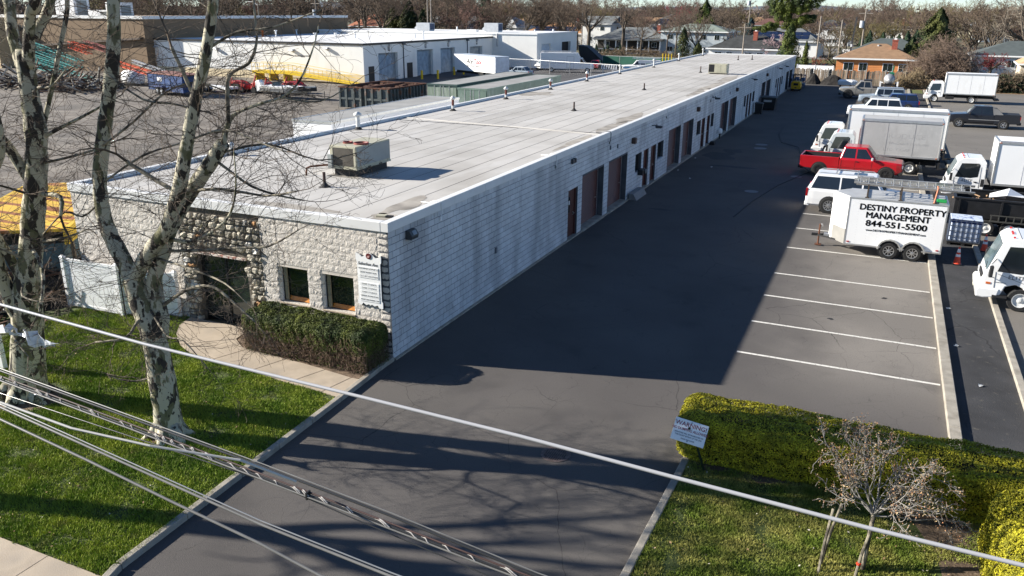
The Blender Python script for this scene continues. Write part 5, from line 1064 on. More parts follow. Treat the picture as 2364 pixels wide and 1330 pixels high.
junk('scrap_pile','heap of rusty pipes and timber under the teal crane booms','scrap pile',-85,54,9,3.5,1.5,170,[rusty,pale,dks],.6,3.2,1,.12)
junk('scrap_pile','tangle of dark cut branches and mesh beside the white vinyl fence','scrap pile',-15.0,.6,2.7,3.6,1.0,260,[rusty,pale,dks],.3,1.3,2,.05)
solo('brush_mound',MB().lathe([(3.6,0),(2.8,.5),(1.4,.8),(0,.9)],20,(0,0,0)),mat('dark mulch',(.014,.013,.012),rough=.95,var=.5,scale=5,bump=1,bs=10),'black mulch heap under the cut branches by the west wall','mulch heap',loc=(-15.2,.4,0))
wp=thing('metal_platform','dented white steel platform lying left of the blue trailer','platform',(-79.5,58,0),-.25); part('deck',MB().box(-2.4,2.4,-1.2,1.2,.3,.5),wh,wp,bev=.05); part('side_rail',MB().box(-2.4,2.4,-1.25,-1.2,-.0,.3).box(-2.4,2.4,-1.25,-1.2,.5,1.2),mat('dented pale metal',(.5,.5,.46),rough=.5,var=.3),wp); part('leg',MB().box(2.1,2.3,-1.1,1.1,0,.3),mat('dented pale metal',(.5,.5,.46)),wp)
wb=thing('white_tank','white rounded tank top behind the white platform','tank',(-78.6,61.5,0)); part('shell',MB().lathe([(0,-1.5),(.9,-1.2),(1.0,0),(.9,1.2),(0,1.5)],16,(0,0,1.0),'x'),wh,wb,smooth=True); part('saddle',MB().box(-1,1,-.8,.8,0,.4),chas,wb)
# blue utility trailer
Bt=thing('utility_trailer','dark blue box trailer with rust-red roof and white placard in the gravel yard','trailer',(-68.4,54.6,0),-.27)
bm_=mat('blue trailer paint',(.004,.035,.13),rough=.5,var=.25,scale=1.5); layer(bm_,(.12,.13,.16),3,.62,.72,.5)
part('body',MB().box(0,7.9,0,2.5,.5,2.35),bm_,Bt); part('roof',MB().box(-.1,8.0,-.1,2.6,2.35,2.5),mat('rusty red roof',(.2,.09,.07),rough=.8,var=.3),Bt); part('placard',MB().box(2.3,3.3,-.03,0,1.55,2.0),wh,Bt); q=MB(); [q.box(x-.04,x+.04,-.04,0,.5,2.35) for x in (0.05,1.4,3.9,5.2,6.6,7.85)]; part('side_post',q,mat('dark blue post',(.01,.03,.12)),Bt)
for x in (2.3,3.3):
    for y in (-.1,2.5): part('wheel',MB().cyl((x,y-.12,.4),(x,y+.12,.4),.42,n=16),rub,Bt); part('rim',MB().lathe([(.22,-.13),(.15,-.14),(0,-.14)],12,(x,y,.4),'y'),galv,Bt)
part('fender',MB().prism([(1.7,.85),(1.9,1.05),(3.7,1.05),(3.9,.85)],'y',-.3,.0),mat('dark blue post',(.01,.03,.12)),Bt)
tg=thing('flatbed_trailer','low white trailer deck with an upright spare wheel beside the blue trailer','trailer',(-66,58.6,0),-.1); part('deck',MB().box(0,6.5,0,1.8,.5,.75),wh,tg); part('spare_wheel',MB().cyl((3.2,-.25,.55),(3.2,-.02,.55),.5,n=18),rub,tg); part('spare_rim',MB().cyl((3.2,-.28,.55),(3.2,-.24,.55),.27,n=14),galv,tg); part('axle',MB().cyl((1.5,-.1,.35),(1.5,1.9,.35),.35,n=12),rub,tg)
# red machines
rm=mat('red machinery paint',(.42,.02,.02),rough=.5,var=.25,scale=2)
for (x,y,s,lab,cat) in ((-60.3,61,1.0,'small dark red covered machine left of the red backhoe parts','machine'),(-56.6,61,1.25,'bright red hydraulic machine with upright arms between the small machine and the boat','machine'),(-53.6,63,1.15,'red loader body behind the boat stern','machine')):
    t=thing('red_machine',lab,cat,(x,y,0)); part('body',MB().prism([(-1.5,.35),(1.5,.35),(1.5,.9),(.8,1.25),(-.9,1.35),(-1.5,1.1)],'y',-.6,.6),rm,t,bev=.08); part('engine',MB().box(-.7,.5,-.7,-.6,.4,1.0),dark,t); part('arm',MB().tube([(.9,-.7,.2),(1.2,-.8,1.5*s),(2.0,-.7,1.2)],.1,6),rm,t); part('arm',MB().tube([(-1.2,-.7,.5),(-.3,-.8,1.7*s)],.08,6),rm,t)
    for xx in (-.9,.9): part('wheel',MB().cyl((xx,-.8,.36),(xx,.8,.36),.36,n=14),rub,t)
# boat on trailer
bo_=thing('boat','pale open boat with black bow and outboard on a trailer in the gravel yard','boat',(-53.4,57.6,0),-.02)
hl_=MB(); st=[]
for x,w_,zb_,zt_ in ((0,.95,.6,1.25),(1.5,1.05,.52,1.25),(3.5,1.05,.5,1.28),(5.2,.85,.55,1.35),(6.4,.45,.8,1.45),(7.3,.05,1.2,1.5)): st.append((x,[(w_*.15,zb_),(w_*.8,zb_+.2),(w_,zt_-.15),(w_,zt_)]))
loft(hl_,st); part('hull',hl_,mat('grey white hull',(.5,.49,.45),rough=.5,c2=(.1,.1,.1),thr=(.56,.6),scale=.4,stretch=(1,1,3)),bo_); part('gunwale',MB().prism([(0,-1.0),(5.2,-.88),(7.35,0),(5.2,.88),(0,1.0)],'z',1.28,1.36),wh,bo_); part('bow_cover',MB().prism([(5.4,-.86),(7.4,0),(5.4,.86)],'z',.95,1.42),blk,bo_)
part('outboard',MB().prism([(-1.1,.6),(-.5,.6),(-.3,1.6),(-.6,1.95),(-1.2,1.7)],'y',-.3,.3),wh,bo_,bev=.08); part('windscreen',MB().prism([(1.6,1.36),(1.75,1.75),(1.8,1.36)],'y',-.7,.7),gl,bo_)
part('trailer_frame',MB().box(.3,7.6,-.6,-.5,.38,.46).box(.3,7.6,.5,.6,.38,.46).box(7.5,9.0,-.05,.05,.4,.48).cyl((8.4,0,0),(8.4,0,1.0),.04,n=6),chas,bo_)
for y in (-1.05,1.05): part('wheel',MB().cyl((2.2,y-.1,.34),(2.2,y+.1,.34),.34,n=14),rub,bo_)
# yellow ramp along the white wall
Rp=thing('loading_ramp','bright yellow steel loading ramp with railings against the white warehouse wall','loading ramp',(-71,76.6,0)); yl=mat('safety yellow paint',(.75,.5,.01),rough=.5,var=.08)
part('deck',MB().prism([(0,1.35),(6,1.35),(17,.1),(17,.0),(6,1.0),(0,1.0)],'y',-1.0,1.0),yl,Rp)
q=MB()
for i in range(24): x=i*.72; z=1.35 if x<6 else 1.35-(x-6)/11*1.25; q.cyl((x,-1,z),(x,-1,z+1.05),.03,n=4)
for zo in (1.05,.55): q.tube([(0,-1,1.35+zo),(6,-1,1.35+zo),(17,-1,.1+zo)],.035,4); q.tube([(0,1,1.35+zo),(6,1,1.35+zo),(17,1,.1+zo)],.035,4)
part('railing',q,yl,Rp); q=MB(); [q.box(x-.1,x+.1,-.9,.9,0,1.0) for x in (.5,3,5.5)]; part('support',q,yl,Rp)
for i,(x,y) in enumerate(((-50.6,88.4),(-48.7,89.8),(-50.3,97.9),(-49.6,99.8))):
    t=thing('bollard',['yellow bollard between dock door one and the black door','tall yellow bollard in front of dock door two','yellow bollard left of dock door three','yellow bollard right of dock door three'][i],'bollard',(x,y,0)); part('post',MB().cyl((0,0,0),(0,0,1.15),.17,n=12),yl,t); part('cap',MB().lathe([(.17,1.15),(.12,1.25),(0,1.29)],12),yl,t)
# roll-off dumpsters
dg_=mat('rusty grey green steel',(.07,.085,.085),rough=.7,var=.2,scale=2); layer(dg_,(.2,.08,.04),1.2,.58,.66,.8); layer(dg_,(.35,.35,.33),2.2,.64,.7,.7)
for i,(x0,x1,lab) in enumerate(((-38.8,-36.0,'left roll-off dumpster with rusty open top'),(-35.7,-32.8,'right roll-off dumpster with ribbed side and stencilled numbers'))):
    t=thing('rolloff_dumpster',lab,'dumpster',(x0,51.6,0)); w_=x1-x0;l_=7.4;h=2.15
    part('shell',MB().box(0,.08,0,l_,.2,h).box(w_-.08,w_,0,l_,.2,h).box(.08,w_-.08,0,.08,.2,h).box(.08,w_-.08,l_-.08,l_,.2,h).box(.08,w_-.08,.08,l_-.08,.2,.3),dg_,t)
    part('liner',MB().box(.085,.09,.09,l_-.09,.3,h-.05).box(w_-.09,w_-.085,.09,l_-.09,.3,h-.05).box(.09,w_-.09,l_-.095,l_-.085,.3,h-.05),rust,t)
    part('top_rail',MB().box(-.06,.12,-.06,l_+.06,h,h+.12).box(w_-.12,w_+.06,-.06,l_+.06,h,h+.12).box(.12,w_-.12,-.06,.12,h,h+.12).box(.12,w_-.12,l_-.12,l_+.06,h,h+.12),rust,t)
    q=MB(); [q.box(w_,w_+.12,.1+k*.62,.25+k*.62,.25,h) for k in range(12)]; [q.box(xx-.09,xx+.09,-.12,0,.2,h) for xx in (.15,.95,w_-.95,w_-.15)]; q.box(.1,w_-.1,-.1,0,1.0,1.2); part('rib',q,dg_,t)
    jb=MB(); rr=rs(i); 
    for k in range(40): xx,yy=rr.uniform(.3,w_-.6),rr.uniform(1.5,l_-.8); jb.box(xx,xx+rr.uniform(.1,.5),yy,yy+rr.uniform(.1,.6),1.2,rr.uniform(1.5,2.2)+.15*(yy>5))
    part('rubbish',jb,rusty,t,kind='stuff')
    if i:
        for k,ch in enumerate('33018397'): text('lettering',ch,.4,mat('chalky numeral',(.5,.52,.52)),t,(w_+.005,.5+k*.62+.06,.95),SIDE,bold=.01,sx=.8)
container('container','farther green steel container left of its twin with a dusty roof','container',-24.3,-21.4,44.4,60.8,3.6,grnd,gtop,rib=0)
container('container','nearer green container with pale streaked end doors beside the block building','container',-20.6,-17.9,43.0,59.9,3.5,grn,gtop,rib=0)
for t_,x0_ in (('container',0),('container.001',0)):
    o=bpy.data.objects[t_]; w_=2.9 if t_=='container' else 2.7
    part('end_door',MB().box(.05,w_/2-.01,-.05,-.01,.15,3.35).box(w_/2+.01,w_-.05,-.05,-.01,.15,3.35),grn if t_!='container' else mat('streaked grey green',(.17,.22,.17),c2=(.3,.34,.3),thr=(.45,.65),scale=1.2,stretch=(3,1,.4),rough=.7),o)
# yellow truck body at left behind the trees
Yt=thing('yellow_truck','yellow rust-streaked dump truck beside the west wall behind the trees','truck',(-17.2,2.4,0),rad(-55))
ym=mat('yellow rusted steel',(.68,.42,.04),rough=.6,var=.15,scale=1.5); layer(ym,(.25,.07,.025),.9,.5,.58,.9,stretch=(.25,2.2,1))
part('top_deck',MB().box(-4.2,4.2,-1.9,1.9,2.3,2.42),ym,Yt,bev=.03); part('side_beam',MB().box(-4.2,4.2,1.9,2.05,1.85,2.42).box(-4.2,4.2,-2.05,-1.9,1.85,2.42),mat('clean yellow steel',(.65,.42,.03),rough=.5,var=.12),Yt); part('teal_body',MB().box(-3.8,3.8,-1.7,1.7,.7,1.8),mat('faded teal side',(.09,.14,.15),rough=.7,var=.3,scale=2),Yt); q=MB(); [q.box(x-.06,x+.06,1.7,1.8,.6,2.3) for x in (-3,-1,1,3)]; part('post',q,mat('bare timber',(.25,.19,.12)),Yt)
for x in (-2.5,2.5):
    for y in (-1.5,1.5): part('wheel',MB().cyl((x,y-.2,.5),(x,y+.2,.5),.5,n=16),rub,Yt)
# trucks on the rear lot
At=thing('box_trailer','white box trailer backed to the docks with a red and black tool firm logo','trailer',(0,0,0))
At.location=(-49.2,96.0,0)
At.rotation_euler=(0,0,-.5)
bb=part('cargo_box',MB().box(0,10.6,0,2.5,1.0,3.25),boxw,At); part('roof',MB().box(-.05,10.65,-.05,2.55,3.25,3.33),mat('silver blue roof',(.5,.55,.6),rough=.4),At); part('end_frame',MB().box(10.6,10.68,0,2.5,1.0,3.2),mat('shade blue end',(.55,.6,.66),rough=.5),At,bev=.02); part('chassis',MB().box(0,10,.4,2.1,.6,.98),chas,At)  # end face tinted blue to paint in the shade on it
for x in (7.2,8.4):
    for y in (.2,2.3): part('wheel',MB().cyl((x,y-.15,.48),(x,y+.15,.48),.48,n=16),rub,At)
redt=mat('logo red',(.5,.01,.03)); 
text('lettering','Ace',1.0,big,bb,(4.1,-.015,2.4),FRONT,bold=.02,shear=.3); text('lettering','Tool',1.0,redt,bb,(6.1,-.015,2.4),FRONT,bold=.02,shear=.3); text('lettering','SALES - SERVICE - RENTAL',.3,big,bb,(5.1,-.015,1.75),FRONT,shear=.2)
# white utility body truck
U=thing('utility_truck','white utility box van with side hatches and ladder rack behind the chain-link fence','van',(-40.9,110.4,0),.28)
part('body',MB().prism([(0,.6),(6.6,.6),(6.6,2.3),(6.1,3.1),(5.7,3.15),(.05,3.15)],'y',0,2.3),pw,U,bev=.05)
q=MB()
for x0,x1,z0,z1 in ((.3,1.2,1.0,2.0),(1.5,2.6,1.45,2.0),(2.9,4.0,1.45,2.0),(4.4,5.6,.7,2.6)):
    for (a,c,d,e) in ((x0,x1,z0,z0+.04),(x0,x1,z1-.04,z1),(x0,x0+.04,z0,z1),(x1-.04,x1,z0,z1)): q.box(a,c,-.012,0,d,e)
part('hatch_frames',q,mat('hatch grey',(.35,.36,.37)),U)
part('bonnet',MB().prism([(6.6,.6),(8.8,.6),(8.8,1.15),(8.4,1.35),(7.5,1.45),(6.9,2.3),(6.6,2.35)],'y',.1,2.2),pw,U,bev=.05); part('windscreen',MB().prism([(7.5,1.5),(7.53,1.5),(6.97,2.25),(6.94,2.25)],'y',.25,2.05),gl,U); part('side_window',MB().prism([(6.65,1.5),(7.35,1.5),(6.85,2.2),(6.65,2.2)],'y',.085,.1),gl,U)
part('ladder_rack',MB().tube([(0,.3,3.35),(5.8,.3,3.35)],.05,5).tube([(0,1.9,3.35),(5.8,1.9,3.35)],.05,5).box(.5,.6,.3,1.9,3.15,3.4).box(5,5.1,.3,1.9,3.15,3.4),alu,U)
for x in (1.9,7.8):
    for y in (.1,2.2): w_=part('wheel',MB().cyl((x,y-.13,.4),(x,y+.13,.4),.4,n=18),rub,U); part('rim',MB().lathe([(.24,-.14),(.18,-.15),(0,-.13)],14,(x,y,.4),'y'),rimm,w_)
v1=car('van','small white delivery van with cluttered roof rack in front of the dock shutter','van',(-43.2,115.0,0),rad(75),4.6,1.8,1.85,pw,'van',.33,rimm,5)
part('roof_rack',MB().box(1.6,4.2,-.7,.7,1.9,1.94).box(2,3.6,-.5,.5,1.94,2.2),mat('dull rack load',(.1,.14,.2),rough=.6,var=.4,scale=3),v1)
car('suv','blue and white car nosing out behind the green containers','car',(-42.5,100.5,0),rad(-5),4.4,1.8,1.5,psil,'sedan',.32,rimm,5)
v2=car('pickup_truck','white service pickup with blue stripe partly hidden behind the roof edge','pickup truck',(-28.9,117.5,0),.25,6.4,2.0,1.95,pw,'pickup',.38,rimm,5); part('service_rack',MB().box(2.6,6.2,-.9,.9,1.5,2.0).tube([(1.6,-.8,2.3),(6.2,-.8,2.3)],.04,4).tube([(1.6,.8,2.3),(6.2,.8,2.3)],.04,4),pw,v2); part('blue_stripe',MB().box(.1,1.2,-1.02,-1.0,.7,.9),mat('bright blue decal',(.02,.3,.55)),v2)
car('sedan','red car behind the white utility van','car',(-35.2,121,0),rad(100),4.5,1.8,1.45,pred,'sedan',.32,rimm,5)
ybk=thing('yellow_machine','yellow lift machine parked behind the roof edge','machine',(-22,121.5,0)); part('body',MB().box(-1.4,1.4,-.8,.8,.6,1.5),yl,ybk,bev=.1); q=MB(); [q.box(x-.06,x+.06,-.8,-.7,1.5,3.0) for x in (-1.0,-.5,.0,.5)]; part('guard',q,yl,ybk); part('wheels',MB().cyl((-1,-.9,.4),(-1,.9,.4),.4,n=12).cyl((1,-.9,.4),(1,.9,.4),.4,n=12),rub,ybk)
ar=thing('arrow_trailer','white barricade board with dark chevrons beside the service pickup','barricade',(-30.2,114.2,0),.1); part('board',MB().box(-1.3,1.3,-.04,.04,.6,1.3),wh,ar); q=MB()
for i in range(6): x=-1.15+i*.4; q.prism([(x,.65),(x+.18,.65),(x+.28,1.25),(x+.1,1.25)],'y',-.05,-.041)
part('chevrons',q,blk,ar); part('legs',MB().box(-1,-.9,-.2,.2,0,.6).box(.9,1.,-.2,.2,0,.6),galv,ar)
# chain-link fence in front of rear lot
def chainlink(name,label,P,h,step,slat=None,z=0):
    t=thing(name,label,'fence'); pm=galv
    for (a,c) in zip(P[:-1],P[1:]):
        a=Vector(a);c=Vector(c);d=c-a;n=max(1,round(d.length/step))
        for i in range(n+1): p=a+d*i/n; part('post',MB().cyl((p.x,p.y,0),(p.x,p.y,h+.05),.045,n=6),pm,t)
        part('top_rail',MB().tube([(a.x,a.y,h),(c.x,c.y,h)],.04,5),pm,t)
        if slat: 
            dd=d.normalized()*.02; part('screen',MB().quad((a.x,a.y-.03,.05),(c.x,c.y-.03,.05),(c.x,c.y-.03,h-.03),(a.x,a.y-.03,h-.03)),slat,t)
        else:
            q=MB(); k=int(d.length/.35); hh=h
            for i in range(k):
                for s_ in (0,1):
                    p=a+d*i/k; e=a+d*min(1,(i+h/.35*.5)/k); 
                    z0,z1=(0.05,hh) if s_ else (hh,.05); q.tube([(p.x,p.y,z0),(e.x,e.y,z1)],.004,3,False)
            part('mesh',q,pm,t,kind='stuff')
    return t
chainlink('chain_link_fence','galvanised chain-link fence running behind the green containers',[(-54,86),(-44,100),(-40,108),(-33.8,105.4),(-24,103),(-12.8,101)],2.05,5.0) if False else chainlink('chain_link_fence','galvanised chain-link fence running between the green containers and the rear lot',[(-46.5,109.5),(-41.8,108.5),(-33.8,105.4),(-22,101.5),(-13,98.5)],2.05,4.6)
chainlink('screened_fence','fence covered with dark green privacy screen behind the rear lot',[(-37,131.5),(-13,128)],1.85,3.5,mat('green privacy screen',(.015,.09,.06),rough=.8,var=.2,scale=.6))
solo('covered_trailer',MB().prism([(-41.5,0),(-36,0),(-40.3,3.4),(-42.0,3.6)],'y',131.8,134.5),blk,'black sloping tarp-covered trailer behind the utility van','covered trailer')
# ------------------------------------------------------------------ vegetation
def inpoly(P,poly):
    x,y=P[:,0],P[:,1]; c=np.zeros(len(P),bool); n=len(poly); j=n-1
    for i in range(n):
        xi,yi=poly[i];xj,yj=poly[j]
        with np.errstate(divide='ignore',invalid='ignore'): c^=((yi>y)!=(yj>y))&(x<(xj-xi)*(y-yi)/(yj-yi+1e-12)+xi)
        j=i
    return c
def lump(P,seed,f=1.):
    r=rs(seed); s=np.zeros(len(P))
    for k in range(7):
        d=r.normal(0,1,P.shape[1]); d/=np.linalg.norm(d); q=f*(1.3**k); s+=np.sin(P@d*q*2.2+r.uniform(0,6.28))/1.25**k
    return s/3
def grass(name,poly,n,x0,x1,y0,y1,z,m,seed,h=(.035,.085),excl=()):
    r=rs(seed); P=np.stack([r.uniform(x0,x1,n),r.uniform(y0,y1,n)],1); k=inpoly(P,poly)
    for cx,cy,rr in excl: k&=((P[:,0]-cx)**2+(P[:,1]-cy)**2+r.normal(0,.12,n)*rr)>rr*rr
    den=lump(P,seed+1,1.6); k&=(den+r.normal(0,.35,n))>-.75; P=P[k]; den=den[k]; N=len(P); V=[];
    hh=r.uniform(*h,N)*(1+.45*np.clip(den,-1,1)); C=np.concatenate([P,np.full((N,1),z)],1); VV=np.zeros((N,3,3,3))
    for j in range(3):
        a=r.uniform(0,6.28,N); w_=.009; le=r.uniform(.1,.9,N)*hh; b=r.uniform(0,6.28,N); off=r.normal(0,.018,(N,2))
        VV[:,j,0,0]=C[:,0]+off[:,0]+w_*np.cos(a);VV[:,j,0,1]=C[:,1]+off[:,1]+w_*np.sin(a);VV[:,j,0,2]=z
        VV[:,j,1,0]=C[:,0]+off[:,0]-w_*np.cos(a);VV[:,j,1,1]=C[:,1]+off[:,1]-w_*np.sin(a);VV[:,j,1,2]=z
        VV[:,j,2,0]=C[:,0]+off[:,0]+le*np.cos(b);VV[:,j,2,1]=C[:,1]+off[:,1]+le*np.sin(b);VV[:,j,2,2]=z+hh
    V=VV.reshape(-1,3); F=np.arange(len(V)).reshape(-1,3); return link(name,tris_mesh(name,V,F,m))
g=grass('grass',LAWN_L,150000,-11.5,.6,-10.4,-.05,.085,grassm,1,excl=[(-7.1,-6.1,.85),(-2.25,-6.2,.42)]); tag(g,'lush green grass with mossy tufts on the lawn left of the driveway','grass',kind='stuff')
g=grass('grass',LAWN_R,80000,8.95,16,-8.2,-1.4,.085,grassd,2,h=(.03,.07),excl=[(9.6,-1.9,.45),(10.8,-1.8,.5),(12.2,-1.5,.6),(13.8,-2.5,.8),(14.5,-4.2,.7),(14.8,-5.3,.7)]); tag(g,'thinner yellow-green grass on the lawn right of the driveway','grass',kind='stuff')
r=rs(55); P=r.uniform([-9,-10.2],[.3,-1],(260,2)); k=inpoly(P,LAWN_L); P=P[k]; P2=np.stack([r.uniform(9.1,15,160),r.uniform(-7,-1.5,160)],1); P=np.concatenate([P,P2]); C=np.concatenate([P,np.full((len(P),1),.15)],1)
lv=leaf_mesh('fallen_leaves',C,np.tile([0,0,1.],(len(C),1)),r.uniform(.012,.035,(len(C),1)),mat('dry leaf',(.32,.2,.1),rough=.8,isl=.4,c2=(.5,.45,.36),thr=(.5,.55),scale=1.5),r); tag(link('fallen_leaves',lv),'small dry leaves and white litter specks scattered over both lawns','fallen leaves',kind='stuff')
# clipped evergreen foliage
yew=mat('dark yew foliage',(.03,.05,.01),rough=.65,scale=1.8,c2=(.15,.17,.025),thr=(.35,.75),isl=.45,spec=.25)
gold=mat('golden yew foliage',(.13,.13,.011),rough=.65,scale=4.5,c2=(.42,.38,.022),thr=(.3,.6),isl=.4,spec=.25)
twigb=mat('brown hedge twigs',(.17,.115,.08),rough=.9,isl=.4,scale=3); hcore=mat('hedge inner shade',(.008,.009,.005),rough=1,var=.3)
def hedge(name,label,x0,x1,y0,y1,zt,m,n,seed,rnd=.28,z0=.1,size=.022,skirt=0,bulge=0.,core=True,crease=None,group=None,topdip=.08,under=0.):
    """rounded clipped hedge: leaves spread on a lumpy box shell"""
    t=thing(name,label,'hedge',((x0+x1)/2,(y0+y1)/2,z0)); r=rs(seed); cx,cy=(x0+x1)/2,(y0+y1)/2; hx,hy,hz=(x1-x0)/2,(y1-y0)/2,(zt-z0)
    A=np.array([4*hx*hy,2*hx*hz,2*hx*hz,2*hy*hz,2*hy*hz]); w_=A/A.sum(); f=r.choice(5,n,p=w_); u=r.uniform(-1,1,n); v=r.uniform(-1,1,n); z=r.uniform(0,1,n)
    P=np.zeros((n,3)); N=np.zeros((n,3))
    for k,(px,py,pz,nn) in enumerate(((u*hx,v*hy,np.full(n,hz),(0,0,1)),(u*hx,np.full(n,-hy),z*hz,(0,-1,0)),(u*hx,np.full(n,hy),z*hz,(0,1,0)),(np.full(n,-hx),v*hy,z*hz,(-1,0,0)),(np.full(n,hx),v*hy,z*hz,(1,0,0)))):
        q=f==k; P[q]=np.stack([px,py,pz],1)[q]; N[q]=nn
    # round the edges
    c=np.stack([np.clip(P[:,0],-hx+rnd,hx-rnd),np.clip(P[:,1],-hy+rnd,hy-rnd),np.clip(P[:,2],-9,hz-rnd)],1); d=P-c; L_=np.linalg.norm(d,axis=1,keepdims=True)+1e-9; N=np.where(L_>1e-6,d/L_,N); P=c+N*rnd
    P[:,1]+=np.where(P[:,1]<0,under*np.clip(1-P[:,2]/hz,0,1)**1.3,0)
    P[:,1]+=np.sign(P[:,1])*bulge*np.sin(np.clip(P[:,2]/hz,0,1)*math.pi)
    lp=lump(P,seed+3,2.4); fine=lump(P,seed+9,9.); P+=N*(lp*topdip+fine*.03)[:,None]; P-=N*np.abs(r.normal(0,.035,(n,1)))
    if crease is not None:
        k=P[:,2]/hz<crease; keep=(~k)|(r.rand(n)<.16); P=P[keep];N=N[keep]
    part('foliage',MB(),m,t); o=bpy.data.objects[[c_.name for c_ in t.children][-1]]; o.data=leaf_mesh('foliage',P,N,r.uniform(size*.7,size*1.35,(len(P),1)),m,r,.55)
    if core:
        b=MB(); e=max(.14,rnd*.5); b.prism([(-hx+e,-hy+e+under),(hx-e,-hy+e+under),(hx-e,hy-e),(-hx+e,hy-e)],'z',.0 if crease is None else hz*.45,hz-e-.04,[(-hx+e,-hy+e+.08),(hx-e,-hy+e+.08),(hx-e,hy-e),(-hx+e,hy-e)]); part('inner_shade_core',b,hcore,t)  # solid near-black core paints the shade deep inside the hedge
    if skirt:
        S=skirt; a=np.stack([r.uniform(-hx+.1,hx-.05,S),r.uniform(-hy+.08,hy-.1,S),np.zeros(S)],1); dz=r.uniform(.35,.85,S)*hz; e=a+np.stack([r.normal(0,.22,S),r.normal(0,.18,S)-.05,dz],1)
        e[:,0]=np.clip(e[:,0],-hx,hx); e[:,1]=np.clip(e[:,1],-hy,hy); a2=a+(e-a)*r.uniform(.3,.9,(S,1)); e2=a2+np.stack([r.normal(0,.13,S),r.normal(0,.12,S),r.uniform(-.03,.2,S)],1)
        a3=np.stack([r.uniform(-hx,hx,S),np.where(r.rand(S)<.75,-hy,hy)+r.normal(0,.04,S),r.uniform(.02,.65,S)*hz],1); e3=a3+np.stack([r.normal(0,.07,S),r.normal(0,.05,S),r.normal(.02,.07,S)],1)
        o=link('bare_twigs',seg_mesh('bare_twigs',np.concatenate([a,a2,a3]),np.concatenate([e,e2,e3]),np.concatenate([np.full(S,.009),np.full(S,.005),np.full(S,.0045)]),np.concatenate([np.full(S,.005),np.full(S,.003),np.full(S,.003)]),twigb),t); o['kind']='stuff'
    return t
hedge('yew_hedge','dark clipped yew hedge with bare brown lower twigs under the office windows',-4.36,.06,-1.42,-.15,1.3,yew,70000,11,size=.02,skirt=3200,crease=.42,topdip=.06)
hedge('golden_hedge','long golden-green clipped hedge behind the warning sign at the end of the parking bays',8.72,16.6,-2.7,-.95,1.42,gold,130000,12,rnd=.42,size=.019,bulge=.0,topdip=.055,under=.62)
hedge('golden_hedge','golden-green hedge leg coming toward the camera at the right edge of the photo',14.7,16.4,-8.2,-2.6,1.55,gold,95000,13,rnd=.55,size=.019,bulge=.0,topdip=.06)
# bare wood
bark=mat('mottled sycamore bark',(.038,.031,.024),rough=.85,scale=5,c2=(.45,.41,.3),thr=(.46,.48),bump=.5,bs=18,stretch=(1,1,.5),detail=5.)
layer(bark,(.12,.115,.055),4,.56,.59,.9,stretch=(1,1,.45),detail=5); layer(bark,(.46,.425,.32),2.4,.58,.62,.6,stretch=(1,1,.5)); layer(bark,(.025,.02,.016),10,.62,.64,.9,stretch=(1,1,.6),detail=3)
bark2=mat('sycamore branch bark',(.06,.05,.037),rough=.85,scale=4,c2=(.28,.245,.18),thr=(.42,.56)); twg=mat('grey brown twigs',(.11,.082,.06),rough=.9,isl=.45,scale=2); 
twf=mat('far twigs grey brown',(.145,.108,.08),rough=1,isl=.4,scale=.4); twr=mat('far twigs reddish',(.165,.1,.082),rough=1,isl=.4,scale=.4); two=mat('far twigs olive buds',(.17,.14,.065),rough=1,isl=.4,scale=.4); twp=mat('far pale twigs',(.27,.23,.18),rough=1,isl=.35,scale=.4); bkf=mat('far trunk bark',(.1,.08,.062),rough=.95,var=.3,scale=1.5)
def V3(*a): return np.array(a,float)
def grow(r,p,d,L_,rad_,lv,S,zig=.22,up_=.05,kids_=(5,6,5,4),shr=.62,minr=.004,spread=(.5,1.0)):
    """recursive limb: appends (p0,p1,r0,r1,level) to S"""
    n=max(3,int(4+L_*1.2)) if lv>0 else 4; st=L_/n; rr=rad_; pts=[]
    for i in range(n):
        d=d+r.normal(0,zig,3)/math.sqrt(n)*1.3; d[2]+=up_; d/=np.linalg.norm(d); q=p+d*st; r1=max(minr,rad_*(1-.75*(i+1)/n)); S.append((p,q,rr,r1,lv)); pts.append((q,d.copy(),r1)); p,rr=q,r1
    if lv>0:
        k=kids_[min(lv,len(kids_)-1)]
        for i in range(k):
            t=(i+.6+r.uniform(-.3,.3))/k; q,dd,r1=pts[min(n-1,max(0,int(t*n)))]; a=r.normal(0,1,3); a-=dd*a.dot(dd); a/=np.linalg.norm(a)+1e-9; s=r.uniform(*spread)
            nd=dd*math.cos(s)+a*math.sin(s); grow(r,q,nd,L_*shr*r.uniform(.65,1.15)*(1.1-.4*t),max(minr,r1*.7),lv-1,S,zig,up_,kids_,shr,minr,spread)
def segs(S,name,m,n=3,f=None):
    S=[s for s in S if f is None or f(s)]
    return seg_mesh(name,[s[0] for s in S],[s[1] for s in S],[s[2] for s in S],[s[3] for s in S],m,n)
